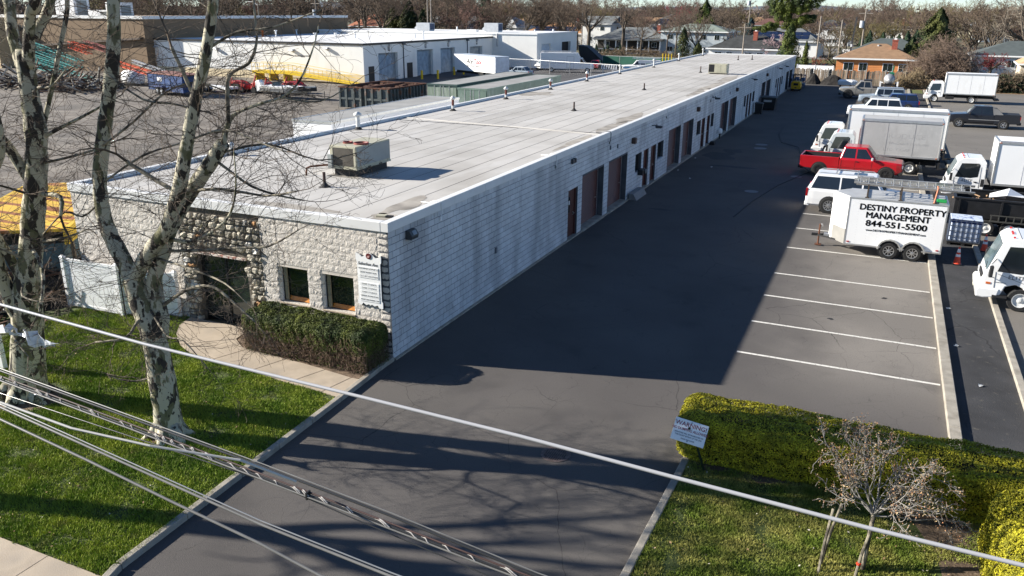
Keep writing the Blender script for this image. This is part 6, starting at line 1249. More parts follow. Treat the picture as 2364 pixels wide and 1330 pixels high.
TR=dict(
t1=dict(trunk=[(-2.3,-6.1,-.1,.44),(-2.28,-6.1,.15,.37),(-2.3,-6.1,.55,.315),(-2.3,-6.1,1.27,.29),(-2.35,-6.1,2.35,.275),(-2.4,-6.1,2.8,.28),(-2.5,-6.1,3.1,.27),(-2.66,-6.1,3.6,.26),(-2.76,-6.1,3.95,.22)],
limbs=[[(-2.7,-6.1,3.75,.22),(-3.0,-6.07,4.3,.19),(-3.31,-6.03,4.76,.175),(-3.49,-6.0,5.23,.168),(-3.5,-5.97,5.9,.152),(-3.42,-5.93,6.38,.146),(-3.11,-5.9,7.32,.148),(-2.78,-5.87,8.23,.14),(-2.56,-5.83,9.09,.13),(-2.47,-5.8,9.76,.12),(-2.3,-5.6,11,.1),(-2.5,-5.3,12.4,.08)],
[(-2.75,-6.1,3.85,.17),(-2.07,-6.14,4.64,.16),(-1.43,-6.19,5.21,.152),(-1.11,-6.23,5.71,.148),(-.81,-6.28,6.2,.143),(-.46,-6.32,7.02,.128),(-.06,-6.37,7.88,.115),(.35,-6.41,8.69,.105),(.65,-6.46,9.38,.1),(.8,-6.5,9.75,.095),(1.2,-6.6,11,.08),(1.5,-6.3,12.2,.06)],
[(-2.33,-6.0,2.55,.2),(-2.25,-5.95,2.95,.19),(-2.28,-5.95,3.4,.168),(-2.27,-5.95,3.91,.16),(-2.05,-5.91,4.4,.168),(-1.7,-5.85,5.12,.172),(-1.26,-5.79,5.74,.162),(-.89,-5.72,6.18,.155),(-.47,-5.66,6.66,.15),(-.19,-5.6,7.02,.14)]],
br=[[(-.2,-5.6,6.98,.062),(-.11,-5.51,7.37,.053),(.07,-5.43,7.61,.039),(.63,-5.34,7.82,.03),(1.11,-5.26,7.96,.026),(1.49,-5.17,8.26,.021),(1.79,-5.09,8.83,.017),(1.92,-5.0,9.3,.012)],
[(0,-5.6,7.43,.043),(.06,-5.57,8.23,.039),(.22,-5.53,8.44,.034),(.59,-5.5,8.61,.034),(.79,-5.47,8.98,.025),(.78,-5.43,9.3,.021),(.75,-5.4,9.76,.021)],
[(-.37,-5.7,6.69,.031),(-.12,-5.57,6.45,.027),(.3,-5.45,6.15,.027),(.84,-5.32,5.99,.022),(1.4,-5.2,5.91,.013)],
[(-.97,-5.8,6.01,.036),(-.12,-5.88,6.13,.031),(.51,-5.95,6.14,.026),(1.23,-6.02,6.15,.021),(2.04,-6.1,6.34,.012)],
[(-1.68,-5.9,4.9,.047),(-1.0,-6.02,4.95,.041),(-.22,-6.14,5.29,.031),(.41,-6.26,5.74,.026),(.76,-6.38,6.36,.017),(.91,-6.5,7.06,.012)],
[(-1.9,-5.9,4.6,.037),(-.69,-5.97,4.79,.032),(.34,-6.05,4.99,.027),(1.2,-6.13,5.15,.021),(2.04,-6.2,5.6,.012)],
[(-2.33,-5.9,3.19,.044),(-1.19,-6.1,3.87,.037),(-.24,-6.3,4.15,.031),(.5,-6.5,3.96,.026),(1.2,-6.7,3.73,.013)],
[(-1.0,-6.1,6.0,.041),(-1.53,-6.05,6.14,.045),(-1.93,-6.1,6.34,.045),(-2.27,-6.15,6.52,.041),(-2.3,-6.2,6.58,.041)],
[(.0,-6.3,7.91,.033),(-.24,-6.25,8.14,.037),(-.35,-6.3,8.51,.037),(-.42,-6.35,8.75,.033),(-.44,-6.4,8.92,.033)],
[(-2.31,-6.1,3.1,.039),(-2.46,-6.37,3.05,.034),(-2.62,-6.63,2.71,.029),(-3.27,-6.9,2.59,.019)],[(-2.6,-6.1,1.52,.025),(-3.02,-6.27,1.42,.02),(-3.37,-6.43,1.48,.015),(-3.55,-6.6,1.67,.01)],
[(-.25,-6.3,7.2,.021),(.57,-6.3,7.42,.021),(1.47,-6.4,7.25,.016),(2.14,-6.5,7.15,.012)],[(-3.46,-6.1,5.55,.024),(-3.92,-6.2,5.22,.024),(-4.33,-6.3,5.3,.019),(-5.04,-6.4,4.74,.015)],
[(-3.2,-6.0,6.8,.028),(-2.28,-5.88,7.37,.023),(-1.46,-5.75,7.97,.022),(-.73,-5.62,8.2,.017),(-.08,-5.5,8.05,.013)],[(-3.45,-6.0,5.94,.024),(-2.3,-5.77,6.63,.023),(-1.38,-5.53,6.93,.018),(-.62,-5.3,7.22,.013)],
[(-2.75,-6.0,8.33,.022),(-1.96,-5.87,7.83,.022),(-1.28,-5.73,7.76,.022),(-.51,-5.6,7.61,.013)],[(-2.1,-6.0,4.46,.028),(-.66,-6.3,4.44,.023),(.42,-6.6,4.4,.017),(1.22,-6.9,4.2,.008)],
[(.45,-6.4,8.9,.03),(1.0,-6.2,9.2,.024),(1.7,-6.0,9.3,.018),(2.6,-5.8,9.6,.01)],[(1.1,-5.26,7.96,.02),(1.9,-5.1,7.9,.014),(2.7,-5.0,8.3,.008)],[(-.3,-5.66,6.8,.03),(.6,-5.2,7.0,.02),(1.6,-4.9,6.7,.014),(2.5,-4.7,6.9,.008)],
[(-2.4,-6.1,3.3,.03),(-1.5,-6.5,2.9,.024),(-.6,-6.9,3.1,.016),(.2,-7.1,2.7,.008)]]),
t2=dict(trunk=[(-7.28,-6.1,-.1,.6),(-7.2,-6.1,.2,.5),(-7.08,-6.1,.6,.43),(-6.9,-6.1,1.28,.4),(-6.51,-6.1,2.75,.35),(-6.1,-6.1,3.91,.27),(-5.79,-6.1,4.79,.245),(-5.43,-6.1,5.75,.24),(-5.2,-6.1,6.46,.235),(-5.08,-6.1,7.04,.225),(-5.07,-6.1,7.7,.2),(-5.03,-6.1,8.34,.185),(-5.0,-6.1,8.75,.16)],
limbs=[[(-5.1,-6.1,8.35,.15),(-5.39,-6.0,8.96,.125),(-5.51,-5.9,9.4,.12),(-5.61,-5.8,9.75,.11),(-6.0,-5.6,11.2,.11),(-6.1,-5.4,12.6,.08)],[(-4.95,-6.1,8.4,.13),(-4.6,-6.2,9.07,.11),(-4.3,-6.3,9.5,.105),(-3.96,-6.4,9.75,.122),(-3.5,-6.6,11,.1),(-3.2,-6.8,12.3,.07)],
[(-5.5,-6.1,5.7,.13),(-5.61,-6.27,6.3,.12),(-5.75,-6.43,6.8,.11),(-5.9,-6.6,7.07,.105),(-6.5,-6.9,8.2,.11),(-7.1,-7.2,9.8,.08)],[(-6.7,-6.15,2.2,.24),(-6.75,-6.4,3.2,.19),(-6.6,-6.6,3.98,.17),(-6.2,-6.8,4.9,.14),(-5.8,-6.95,5.88,.12),(-5.0,-7.0,6.89,.101),(-4.9,-7.2,8.4,.08),(-5.2,-7.5,10.5,.05)],
[(-6.4,-6.2,3.4,.12),(-6.3,-6.65,4.6,.1),(-6.2,-7.1,5.3,.09),(-6.6,-7.4,6.6,.07)]],
br=[[(-4.6,-6.1,9.0,.11),(-4.5,-6.0,9.23,.1),(-4.31,-5.9,9.54,.1),(-4.0,-5.8,10.2,.08),(-3.4,-5.5,11.5,.05)],[(-5.3,-6.0,6.5,.058),(-5.16,-5.84,7.1,.058),(-4.87,-5.68,7.95,.053),(-4.57,-5.52,8.87,.052),(-4.4,-5.36,9.58,.047),(-4.45,-5.2,10.4,.035)],
[(-5.1,-6.1,6.8,.057),(-4.63,-5.93,7.05,.043),(-3.81,-5.77,7.41,.028),(-3.15,-5.6,7.74,.019)],[(-5.3,-6.1,5.58,.059),(-4.45,-6.25,5.62,.053),(-4.36,-6.4,5.22,.038)],[(-5.6,-6.1,4.42,.035),(-4.34,-6.4,4.73,.029),(-3.2,-6.7,5.13,.018)],[(-5.1,-6.1,6.29,.029),(-4.39,-5.8,6.47,.029),(-3.76,-5.5,6.67,.024)],[(-6.1,-6.1,4.33,.051),(-5.36,-6.4,4.09,.045),(-4.91,-6.7,3.71,.039),(-4.79,-7.0,3.1,.034)],
[(-6.2,-6.3,3.4,.03),(-5.6,-6.8,3.3,.024),(-4.6,-7.1,3.4,.014)],[(-6.7,-6.3,2.1,.03),(-6.1,-6.9,2.3,.024),(-5.2,-7.2,2.0,.014)],[(-5.0,-6.1,7.7,.04),(-4.4,-6.4,8.0,.03),(-3.4,-6.8,8.1,.02),(-2.6,-7.0,8.5,.01)],[(-6.0,-6.3,4.0,.03),(-6.5,-6.8,4.4,.02),(-7.2,-7.2,4.3,.012)],[(-5.4,-6.3,5.6,.03),(-5.9,-6.9,5.9,.02),(-6.4,-7.3,5.5,.012)]]))
def sycamore(label,T,seed,nt,roots):
    t=thing('sycamore_tree',label,'tree',(T['trunk'][0][0],T['trunk'][0][1],0)); o=Vector((T['trunk'][0][0],T['trunk'][0][1],0)); r=rs(seed)
    def lt(P,n,nm,m):
        pts=[Vector(p[:3])-o for p in P]; R=[p[3] for p in P]; Q=[];RR=[]
        for i in range(len(pts)-1):
            p0=pts[max(0,i-1)];p1=pts[i];p2=pts[i+1];p3=pts[min(len(pts)-1,i+2)]
            for k in range(4 if n>8 else 3):
                u=k/(4 if n>8 else 3); Q.append(.5*((2*p1)+(p2-p0)*u+(2*p0-5*p1+4*p2-p3)*u*u+(3*p1-p0-3*p2+p3)*u**3)); RR.append((R[i]*(1-u)+R[i+1]*u)*(1+r.normal(0,.035 if n>8 else .05)))
        Q.append(pts[-1]);RR.append(R[-1]); part(nm,MB().tube(Q,RR,n),m,t,smooth=True)
    lt(T['trunk'],16,'trunk',bark)
    for L_ in T['limbs']: lt(L_,12,'limb',bark)
    for L_ in T['br']: lt(L_,7,'branch',bark2 if L_[0][3]<.045 else bark)
    q=MB()
    for a,R in roots: q.tube([Vector((math.cos(a)*R*.5,math.sin(a)*R*.5,.4)),Vector((math.cos(a)*R,math.sin(a)*R,.16)),Vector((math.cos(a)*R*1.7,math.sin(a)*R*1.7,.02))],[R*.4,R*.3,R*.1],8)
    part('roots',q,bark,t,smooth=True)
    S=[]
    oo=np.array(o)
    for L_ in T['br']+T['limbs']:
        P=[np.array(p[:3])-oo for p in L_]; R=[p[3] for p in L_]; lim=R[0]>.1
        for i in range(len(P)-1):
            seg=np.linalg.norm(P[i+1]-P[i]); 
            z_=P[i][2]; k=int(seg*(3.0 if lim else nt)+r.rand())
            for j in range(k):
                p=P[i]+(P[i+1]-P[i])*r.rand(); d=r.normal(0,1,3); ax=(P[i+1]-P[i])/seg; d-=ax*d.dot(ax)*.6; d[2]=d[2]*.5+(.1 if z_>5 else -.05); d/=np.linalg.norm(d)
                d[2]*=.6; grow(r,p,d/np.linalg.norm(d),r.uniform(.5,2.0)*(1.3 if lim else 1),.0105,2 if r.rand()<.75 else 1,S,.3,.02,(4,5,5),.58,.0032,(.35,.8))
        # leader tips
        if not lim: grow(r,P[-1],(P[-1]-P[-2])/np.linalg.norm(P[-1]-P[-2]),1.2,R[-1]*.8,2,S,.35,.02,(4,5,5),.6,.003)
    o2=link('twigs',segs(S,'twigs',twg),t); o2['kind']='stuff'; n1=len(S)
    S=[]   # crown above
    for L_ in T['limbs']:
        if L_[-1][2]>8: 
            P=[np.array(p[:3])-oo for p in L_]; d=P[-1]-P[-2]; d/=np.linalg.norm(d); grow(r,P[-1],d,3.2,L_[-1][3],3,S,.3,.03,(4,4,4,4,4),.68,.004,(.45,.9))
            grow(r,P[-2],d,2.8,L_[-2][3]*.6,3,S,.35,.0,(4,4,4,4,4),.68,.004,(.6,1.1))
    o3=link('upper_twigs',segs(S,'upper_twigs',bark2,4),t); o3['kind']='stuff'; return n1+len(S)
c1=sycamore('mottled sycamore that forks into three pale limbs in front of the fieldstone entrance',TR['t1'],3,3.0,[(-1.2,.4),(-.3,.42),(.6,.36),(2.6,.38),(-2.4,.4)])
c2=sycamore('thickest mottled sycamore at the left edge with a torn plastic sheet in front',TR['t2'],4,2.4,[(-1.2,.55),(-.2,.6),(2.8,.55),(-2.2,.6),(.9,.5)])
print('sycamore segs',c1,c2)
# street trees beyond the left edge whose shadows cross the driveway
def streettree(label,x,y,seed,h=13,tr=.3):
    t=thing('sycamore_tree',label,'tree',(x,y,0)); r=rs(seed); S=[]; P=[(0,0,-.1,tr*1.3),(0,0,.5,tr*1.05),(.05,0,2.5,tr*.95),(.0,.05,7.2,tr*.85)]; part('trunk',MB().tube([p[:3] for p in P],[p[3] for p in P],12),bark,t,smooth=True)
    for k in range(4):
        a=k*1.57+r.uniform(-.4,.4); d=V3(math.cos(a)*.45,math.sin(a)*.45,1); d/=np.linalg.norm(d); grow(r,V3(0,.05,7.0),d,h*.42,tr*.55,3,S,.25,.04,(3,4,5,5,5),.62,.007,(.4,.85))
    o=link('crown',segs(S,'crown',bark2,4),t); o['kind']='stuff'
streettree('street sycamore standing left of the picture frame near the sidewalk',-13.5,-12.35,21,14,.3); 
# small shrub tree and stakes
St=thing('shrub_tree','small gnarled grey shrub tree with leftover orange-brown seed heads on the right lawn','shrub',(12.75,-4.2,.08)); S=[]; r=rs(15)
part('trunk',MB().tube([(0,-.35,-.1),(.02,-.15,.5),(.05,.1,.95)],[.045,.04,.038],8),bark2,St,smooth=True); part('side_trunk',MB().tube([(-.72,-.55,-.1),(-.62,-.3,.6),(-.5,-.05,1.1)],[.032,.028,.024],7),bark2,St,smooth=True)
gk=mat('silver grey shrub bark',(.22,.205,.185),rough=.85,isl=.25,scale=4)
for k in range(9):
    a=k*.7+r.uniform(-.2,.2); d=V3(math.cos(a)*.75,math.sin(a)*.55+.1,.55+.3*r.rand()); d/=np.linalg.norm(d); grow(r,V3(.05,.1,.9),d,1.25,.024,3,S,.5,.035,(4,4,5,5),.57,.0055,(.4,.95))
o=link('branches',segs(S,'branches',gk,4),St); o['kind']='stuff'; ends=np.array([s[1] for s in S if s[4]==0]); ends=ends[r.rand(len(ends))<.6]; ends=np.concatenate([ends,ends+r.normal(0,.03,ends.shape),ends+r.normal(0,.05,ends.shape)]); 
o=link('seed_heads',leaf_mesh('seed_heads',ends,r.normal(0,1,ends.shape),r.uniform(.009,.018,(len(ends),1)),mat('orange brown seed heads',(.33,.15,.07),rough=.8,isl=.5,c2=(.35,.27,.15),thr=(.4,.6),scale=6),r,.8),St); o['kind']='stuff'
for lab,pts in (('left of two rough wooden stakes at the bottom edge of the right lawn',[(12.02,-5.0,0),(12.06,-4.7,.6),(12.12,-4.45,1.15)]),('right thicker wooden stake with orange tie at the bottom edge of the right lawn',[(12.62,-4.85,0),(12.68,-4.7,.5),(12.78,-4.55,1.0)])):
    t=thing('tree_stake',lab,'stake'); part('stick',MB().tube(pts,.026,6),bark2,t)
    if 'orange' in lab: part('tie',MB().lathe([(.04,.0),(.045,.02),(.04,.04)],8,(12.66,-4.75,.33)),og,t)
# ------------------------------------------------------------------ background trees
def baretree(name,label,x,y,h,seed,m,tr=.28,lv=4,spr=.55,group=None,fork=.3,nl=5,wide=1.,mr=.016,z=0):
    t=thing(name,label,'tree',(x,y,z),0,group); r=rs(seed); S=[]
    hh=h*fork; part('trunk',MB().tube([(0,0,-.1),(0,0,hh*.5),(.1,0,hh)],[tr*1.2,tr,tr*.85],8),bkf,t)
    for k in range(nl):
        a=k*6.28/nl+r.uniform(-.4,.4); d=V3(math.cos(a)*spr*wide,math.sin(a)*spr*wide,1); d/=np.linalg.norm(d); grow(r,V3(.05,0,hh*r.uniform(.75,1)),d,(h-hh)*.66,tr*.55,lv,S,.3,.03,(3,4,4,4,4),.62,mr,(.35,.85))
    big=[s for s in S if s[4]>=lv-1]; sm=[s for s in S if s[4]<lv-1]
    o=link('limbs',segs(big,'limbs',bkf,4),t); o['kind']='stuff'; o=link('twigs',segs(sm,'twigs',m,3),t); o['kind']='stuff'; return t
GB='bare trees of the wooded belt behind the buildings'
LB='bare grey-brown deciduous tree in the wooded belt behind the houses and warehouses'
pr=[baretree('bare_tree',LB,-330,300,15,101,twf,.3,4,.5,GB,mr=.026),baretree('bare_tree',LB,-320,310,16,102,twf,.35,4,.65,GB,.25,6,mr=.026),baretree('bare_tree',LB,-310,305,13,103,twf,.25,4,.7,GB,.22,6,1.3,mr=.028),
    baretree('bare_tree','bare reddish-budding maple in the wooded belt behind the houses',-300,320,12,104,twr,.25,4,.7,'reddish budding maples of the wooded belt',.25,6,1.2,mr=.03),baretree('bare_tree','bare tree with olive-yellow buds in the wooded belt behind the houses',-290,300,12.5,105,two,.25,4,.7,'olive budding trees of the wooded belt',.25,6,1.2,mr=.03)]
trees=[treeof(p) for p in pr]; r=rs(202)
def clear(x,y):
    if y<165 and x>-170: return False
    if x<-92 and y<180: return False
    for (a,b_,c,d) in ((-60,-28,165,198),(-42,-20,168,195),(-25,-4,140,165),(-16,4,245,275),(2,20,262,290),(-90,-64,200,225),(-70,-58,196,215),(2,18,138,160),(-130,-112,182,200)):
        if a<x<b_ and c<y<d: return False
    return True
n=0; tries=0
while n<280 and tries<4000:
    tries+=1; b_=YAW+r.uniform(-.60,.60); D=170+290*r.uniform(0,1)**1.25; x=11.95+math.sin(b_)*D; y=-18.3+math.cos(b_)*D
    if not clear(x,y): continue
    left=b_<YAW-.05; k=r.choice(5,p=[.38,.32,.16,.06,.08] if left else [.3,.22,.28,.08,.12]); s=r.uniform(.85,1.15)*(1.25 if left else (.93 if b_>YAW+.12 else 1.05))*(1.05 if D>260 else .85)
    dup(pr[k],(x,y,0),r.uniform(0,6.28),pr[k]['label'],pr[k]['group'],(s,s,s*r.uniform(.9,1.1)),trees[k]); n+=1
# named individuals
ind=[('tall bare tree with stout dark trunk behind the white utility van',-53.9,172,15,301,twf,.45,4,.5,.35,5),('crooked bare oak in front of the white porch house',-45.2,171,14.5,302,twf,.42,4,.55,.4,4),('slender bare tree right of the crooked oak by the porch house',-40,168,11,303,twf,.22,4,.6,.35,5),('bare tree with curved side limb behind the second warehouse',-83,214,14,304,twf,.32,4,.5,.35,5),
 ('broad bare tree with upswept limbs above the far warehouse roof',-89.4,199,15,305,twr,.4,4,.6,.15,7),('bare tree behind the far warehouse air unit',-94.3,169,14,306,twf,.28,4,.45,.45,4),('thin dark trunked tree beside the green-roofed house',-32.1,160,10,307,twf,.16,3,.5,.5,4),('second thin dark trunked tree beside the green-roofed house',-30.4,161,10.5,308,twf,.16,3,.5,.5,4),
 ('dark-trunked bare tree in front of the olive-brown building',-143,148,8,309,twf,.45,4,.9,.3,6),('red-budding maple above the green-roofed house',-45,226,14,310,mat('maroon budding twigs',(.22,.055,.06),rough=1,isl=.4),.28,4,.6,.3,6),
 ('low spreading bare tree between the poles and the orange house',3.5,134,5.2,311,two,.2,4,1.2,.25,6),('low red-leaved bush beside the diagonal-shadowed vinyl fence',.4,139,3,312,mat('red brown bush',(.2,.05,.035),rough=1,isl=.4),.1,3,1.,.2,6),('weeping red maple behind the farthest box truck',24.8,117,5.4,313,mat('deep maroon twigs',(.17,.035,.04),rough=1,isl=.4),.22,4,1.3,.45,8),
 ('large bare tree leaning in at the right edge of the photo',33.5,150,17,314,twp,.5,4,.8,.25,6),('olive-budding willow mass behind the right-hand grey roof',27,190,15,315,two,.4,4,.9,.2,8),('second olive-budding tree behind the right-hand grey roof',19,205,14,316,two,.4,4,.9,.2,8),('pink blossoming cherry beside the pine',-8.5,152,6.3,317,mat('pale pink blossom',(.5,.36,.37),rough=.9,isl=.35),.2,4,1.1,.25,8),('bare maple behind the solar-roofed white house',-3,292,13,318,twr,.35,4,.8,.2,8),('bare maple behind the tan-roofed house',9,305,13.5,319,twr,.35,4,.8,.2,8),('tall thin bare tree right of the tan-roofed house',24,270,15,320,twf,.35,4,.6,.3,6)]
for a in ind: baretree('bare_tree' if 'bush' not in a[0] else 'bare_bush',a[0],a[1],a[2],a[3],a[4],a[5],a[6],a[7],a[8],None,a[9],a[10])
# vine-covered thicket behind the farthest box truck, low hedge right of it
def thicket(label,cx,cy,sx,sy,h,n,m,seed,leafm=None,name='thicket',rr=.014):
    t=thing(name,label,'bushes',(cx,cy,0)); r=rs(seed); S=[]
    for i in range(n):
        x,y=r.uniform(-sx,sx),r.uniform(-sy,sy); e=max(.15,1-(x/sx)**2*.8); p=V3(x,y,r.uniform(0,.75)*h*e); d=r.normal(0,1,3); d[2]=abs(d[2])*.9+.15; d/=np.linalg.norm(d); grow(r,p,d,r.uniform(.8,2.2)*h/6,rr*1.6,2,S,.5,.0,(3,4,4),.6,rr,(.4,1.1))
    o=link('twigs',segs(S,'twigs',m,3),t); o['kind']='stuff'
    if leafm is not None:
        P=np.stack([r.uniform(-sx,sx,5000),r.uniform(-sy,sy,5000),r.uniform(0,1,5000)**1.4*h*.8],1); o=link('leaves',leaf_mesh('leaves',P,r.normal(0,1,P.shape),r.uniform(.08,.2,(5000,1)),leafm,r),t); o['kind']='stuff'
    return t
thicket('tall brown vine-covered thicket behind the wooden fence and the farthest box truck',18.6,110,3.9,2.2,6.8,1000,mat('vine twigs',(.2,.145,.11),rough=1,isl=.4),401,None)
thicket('tan brush spilling over the wooden fence left of the farthest box truck',15.2,107.2,2.0,1.3,2.7,420,mat('tan brush',(.3,.23,.14),rough=1,isl=.4),402)
thicket('brown and dark green bushes along the right end of the neighbouring lot',26.5,106,5.0,1.5,2.8,800,mat('brown brush',(.16,.12,.08),rough=1,isl=.4),403,mat('dark ivy leaves',(.03,.045,.02),rough=.8,isl=.4))
thicket('thorny brown brush between the screened fence and the porch house',-38,158,9,3,2.6,600,mat('brown brush',(.16,.12,.08),rough=1,isl=.4),404)
tag(sheet('leaf_litter',[(14.4,104.5),(48,102.5),(48,108),(14.4,109)],.022,mat('orange leaf litter',(.3,.19,.1),rough=.95,var=.3,scale=2)),kind='structure')
# conifers
pin=mat('pine needles',(.03,.05,.01),rough=.8,scale=.45,c2=(.14,.17,.02),thr=(.4,.68),isl=.45); arbm=mat('arborvitae foliage',(.022,.038,.01),rough=.8,scale=.3,c2=(.11,.11,.02),thr=(.42,.72),isl=.4); spr_=mat('spruce foliage',(.015,.035,.02),rough=.85,scale=.5,c2=(.04,.07,.03),isl=.4)
def conifer(name,label,x,y,h,R,seed,m,n=5000,size=.16,base=.05,group=None,lean=0.,irr=.25,rows=None,trunk=True):
    t=thing(name,label,'tree',(x,y,0),0,group); r=rs(seed); z=r.uniform(base,1,n)**.9; a=r.uniform(0,6.28,n); prof=(1-z)**.75*(1+irr*np.sin(a*3+z*14)+irr*.6*np.sin(a*5-z*23)); q=np.sqrt(r.uniform(.25,1,n)); rad_=R*prof*q
    P=np.stack([rad_*np.cos(a)+lean*z,rad_*np.sin(a),z*h-.12*rad_],1); N=np.stack([np.cos(a),np.sin(a),np.full(n,.6)],1)
    o=link('foliage',leaf_mesh('foliage',P,N,r.uniform(size*.6,size*1.4,(n,1)),m,r,.5),t); part('trunk',MB().cyl((0,0,0),(lean*.7,0,h*.8),.16,.05,7),bkf,t)
    return t
Pn=thing('pine_tree','tall irregular pine with layered yellow-green boughs at the far end of the building','tree',(-4.3,131,0)); r=rs(71)
part('trunk',MB().tube([(0,0,0),(.1,0,5),(-.1,0,10),(.2,0,16)],[.38,.32,.24,.1],8),bkf,Pn)
cl=[(-3.9,0,7.0,1.7,.5),(-2.8,-.6,7.6,1.2,.45),(.4,-.8,7.5,1.5,.7),(1.8,-.3,8.3,1.8,.55),(2.8,0,8.9,1.2,.4),(-1.2,-.5,8.9,1.6,.7),(-2.3,0,9.9,1.6,.7),(-2.8,.2,11.1,1.5,.8),(-.9,-.5,10.4,1.7,.8),(1.2,-.4,10.0,1.6,.6),(2.6,0,10.8,1.7,.6),(3.4,0,11.9,1.8,.7),(.6,-.3,11.5,1.8,.8),(-1.6,0,12.3,1.8,.8),(3.0,.2,13.2,1.5,.7),(.8,0,13.2,2,.9),(-.8,0,14.4,1.6,.9),(1.6,0,15,1.5,.8),(0,0,16.2,1,.8),(-2.6,0,13.3,1.0,.5)]
C=[];NN=[]
for (x,y,z,R,hz) in cl:
    n=3300; a=r.normal(0,1,(n,3)); a/=np.linalg.norm(a,axis=1,keepdims=True); q=r.uniform(.5,1,n)**.4; q*=1+.25*np.sin(a[:,0]*7+x)+.2*np.sin(a[:,1]*9); C.append(np.stack([x+a[:,0]*R*q,y+a[:,1]*R*.9*q,z+a[:,2]*hz*q+.1*np.abs(a[:,0])],1)); NN.append(a+np.array([0,0,.8]))
    part('bough',MB().tube([(0,0,z-.8),(x*.5,y*.5,z-.35),(x,y,z-.15)],[.11,.08,.04],5),bkf,Pn)
C=np.concatenate(C);NN=np.concatenate(NN); o=link('needles',leaf_mesh('needles',C,NN,r.uniform(.06,.15,(len(C),1)),pin,r,.4),Pn); o['kind']='stuff'
conifer('conifer_tree','dark cone-shaped evergreen standing under the tall pine',-3.6,127,8.2,2.6,72,pin,7000,.14)
conifer('conifer_tree','narrow yellow-green evergreen right of the pine trunk',-1.2,130,5.2,.9,73,pin,2200,.12)
conifer('conifer_tree','large ragged dark evergreen right of the orange house',17.4,128,10.4,4.3,74,arbm,17000,.17,.06,None,.5,.42); conifer('conifer_tree','shorter dark evergreen in front of the large ragged one',14.6,126,6.2,2.6,75,arbm,6000,.15,.05,None,0,.3)
ca=conifer('conifer_tree','dense dark evergreens massed behind the far warehouse',-113,188,11.5,4.2,76,arbm,9000,.24,.02,'evergreens massed behind the far warehouse',0,.3); tc_=treeof(ca)
for i,(x,y,s) in enumerate(((-119,190,.95),(-107.5,187,.86),(-116,194,1.05),(-110,193,.95),(-122,193,.8))): dup(ca,(x,y,0),i*1.3,ca['label'],ca['group'],(s,s,s),tc_)
cs=conifer('conifer_tree','small dark spruce in the row behind the green-black roof',7.35,168,6.3,1.9,77,spr_,3500,.14,.02,'small spruces in a row behind the orange house',0,.3); tc_=treeof(cs)
for i,(x,y,s) in enumerate(((9.8,170,.95),(11.5,167,.85),(12.8,170,.9),(14.3,168,1.0),(16,171,1.05),(5.8,170,.8))): dup(cs,(x,y,0),i*1.1,cs['label'],cs['group'],(s,s,s),tc_)
conifer('conifer_tree','blue-green spruce above the dark-roofed house',-23.4,215,8.2,3.2,78,mat('blue spruce foliage',(.02,.05,.055),rough=.85,isl=.4),4500,.2)
conifer('conifer_tree','ragged dark pine in front of the woods above the green-roofed house',-33.5,200,12.5,4.0,79,pin,5000,.24,.3,None,1.0,.5); conifer('conifer_tree','tall dark evergreen against the sky behind the far warehouse',-96,203,15,4,80,spr_,5500,.26,.1,None,0,.3)
sa=conifer('conifer_tree','small dark arborvitae cone in the row before the porch house',-51.8,166,2.6,.8,81,spr_,900,.1,.02,'arborvitae cones in a row before the porch house',0,.15); tc_=treeof(sa)
for i in range(9): s=.8+.25*math.sin(i*2.1); dup(sa,(-50.9+i*.95,166+.3*math.sin(i),0),i*.9,sa['label'],sa['group'],(s,s,s),tc_)
sb_=conifer('conifer_tree','dark round shrub beneath the conifers at the green-roofed house',-26,163,3.4,2.2,82,arbm,2500,.14,.02); 
conifer('conifer_tree','tall dark shrubby conifer screening the green-roofed house',-29.5,164,6.5,2.4,83,arbm,4000,.14,.02)
# far woodland to the horizon
r=rs(500); n=120000; b_=YAW+r.uniform(-.72,.72,n); D=r.uniform(470,1500,n)**1.0; base=np.stack([11.95+np.sin(b_)*D,-18.3+np.cos(b_)*D],1); hh=9.+4*lump(base*.012,5,1.)+r.normal(0,1.2,n); zz=r.uniform(.1,1,n)**.6*np.clip(hh,4,15); C=np.concatenate([base,zz[:,None]],1)
fw=mat('far woodland brown',(.13,.1,.085),rough=1,isl=.5,scale=.01,c2=(.19,.14,.12)); tag(link('far_woodland',leaf_mesh('far_woodland',C,r.normal(0,1,C.shape),r.uniform(.7,2.2,(n,1)),fw,r,.35)),'hazy brown woodland stretching to the horizon','woodland',kind='stuff')
hb=MB(); k=60; vs=[];fs=[]
for i in range(k+1):
    a=YAW-.8+1.6*i/k; h_=12+7*math.sin(i*.35)+4*math.sin(i*.9+1); 
    for D,z in ((1500,-1),(2100,h_),(2900,h_*1.3+6)): vs.append((11.95+math.sin(a)*D,-18.3+math.cos(a)*D,z))
for i in range(k):
    for j in range(2): fs.append((i*3+j,(i+1)*3+j,(i+1)*3+j+1,i*3+j+1))
hb._a(vs,fs); struct('hills',hb,mat('distant hills',(.085,.1,.12),rough=1,var=.1,scale=.002))
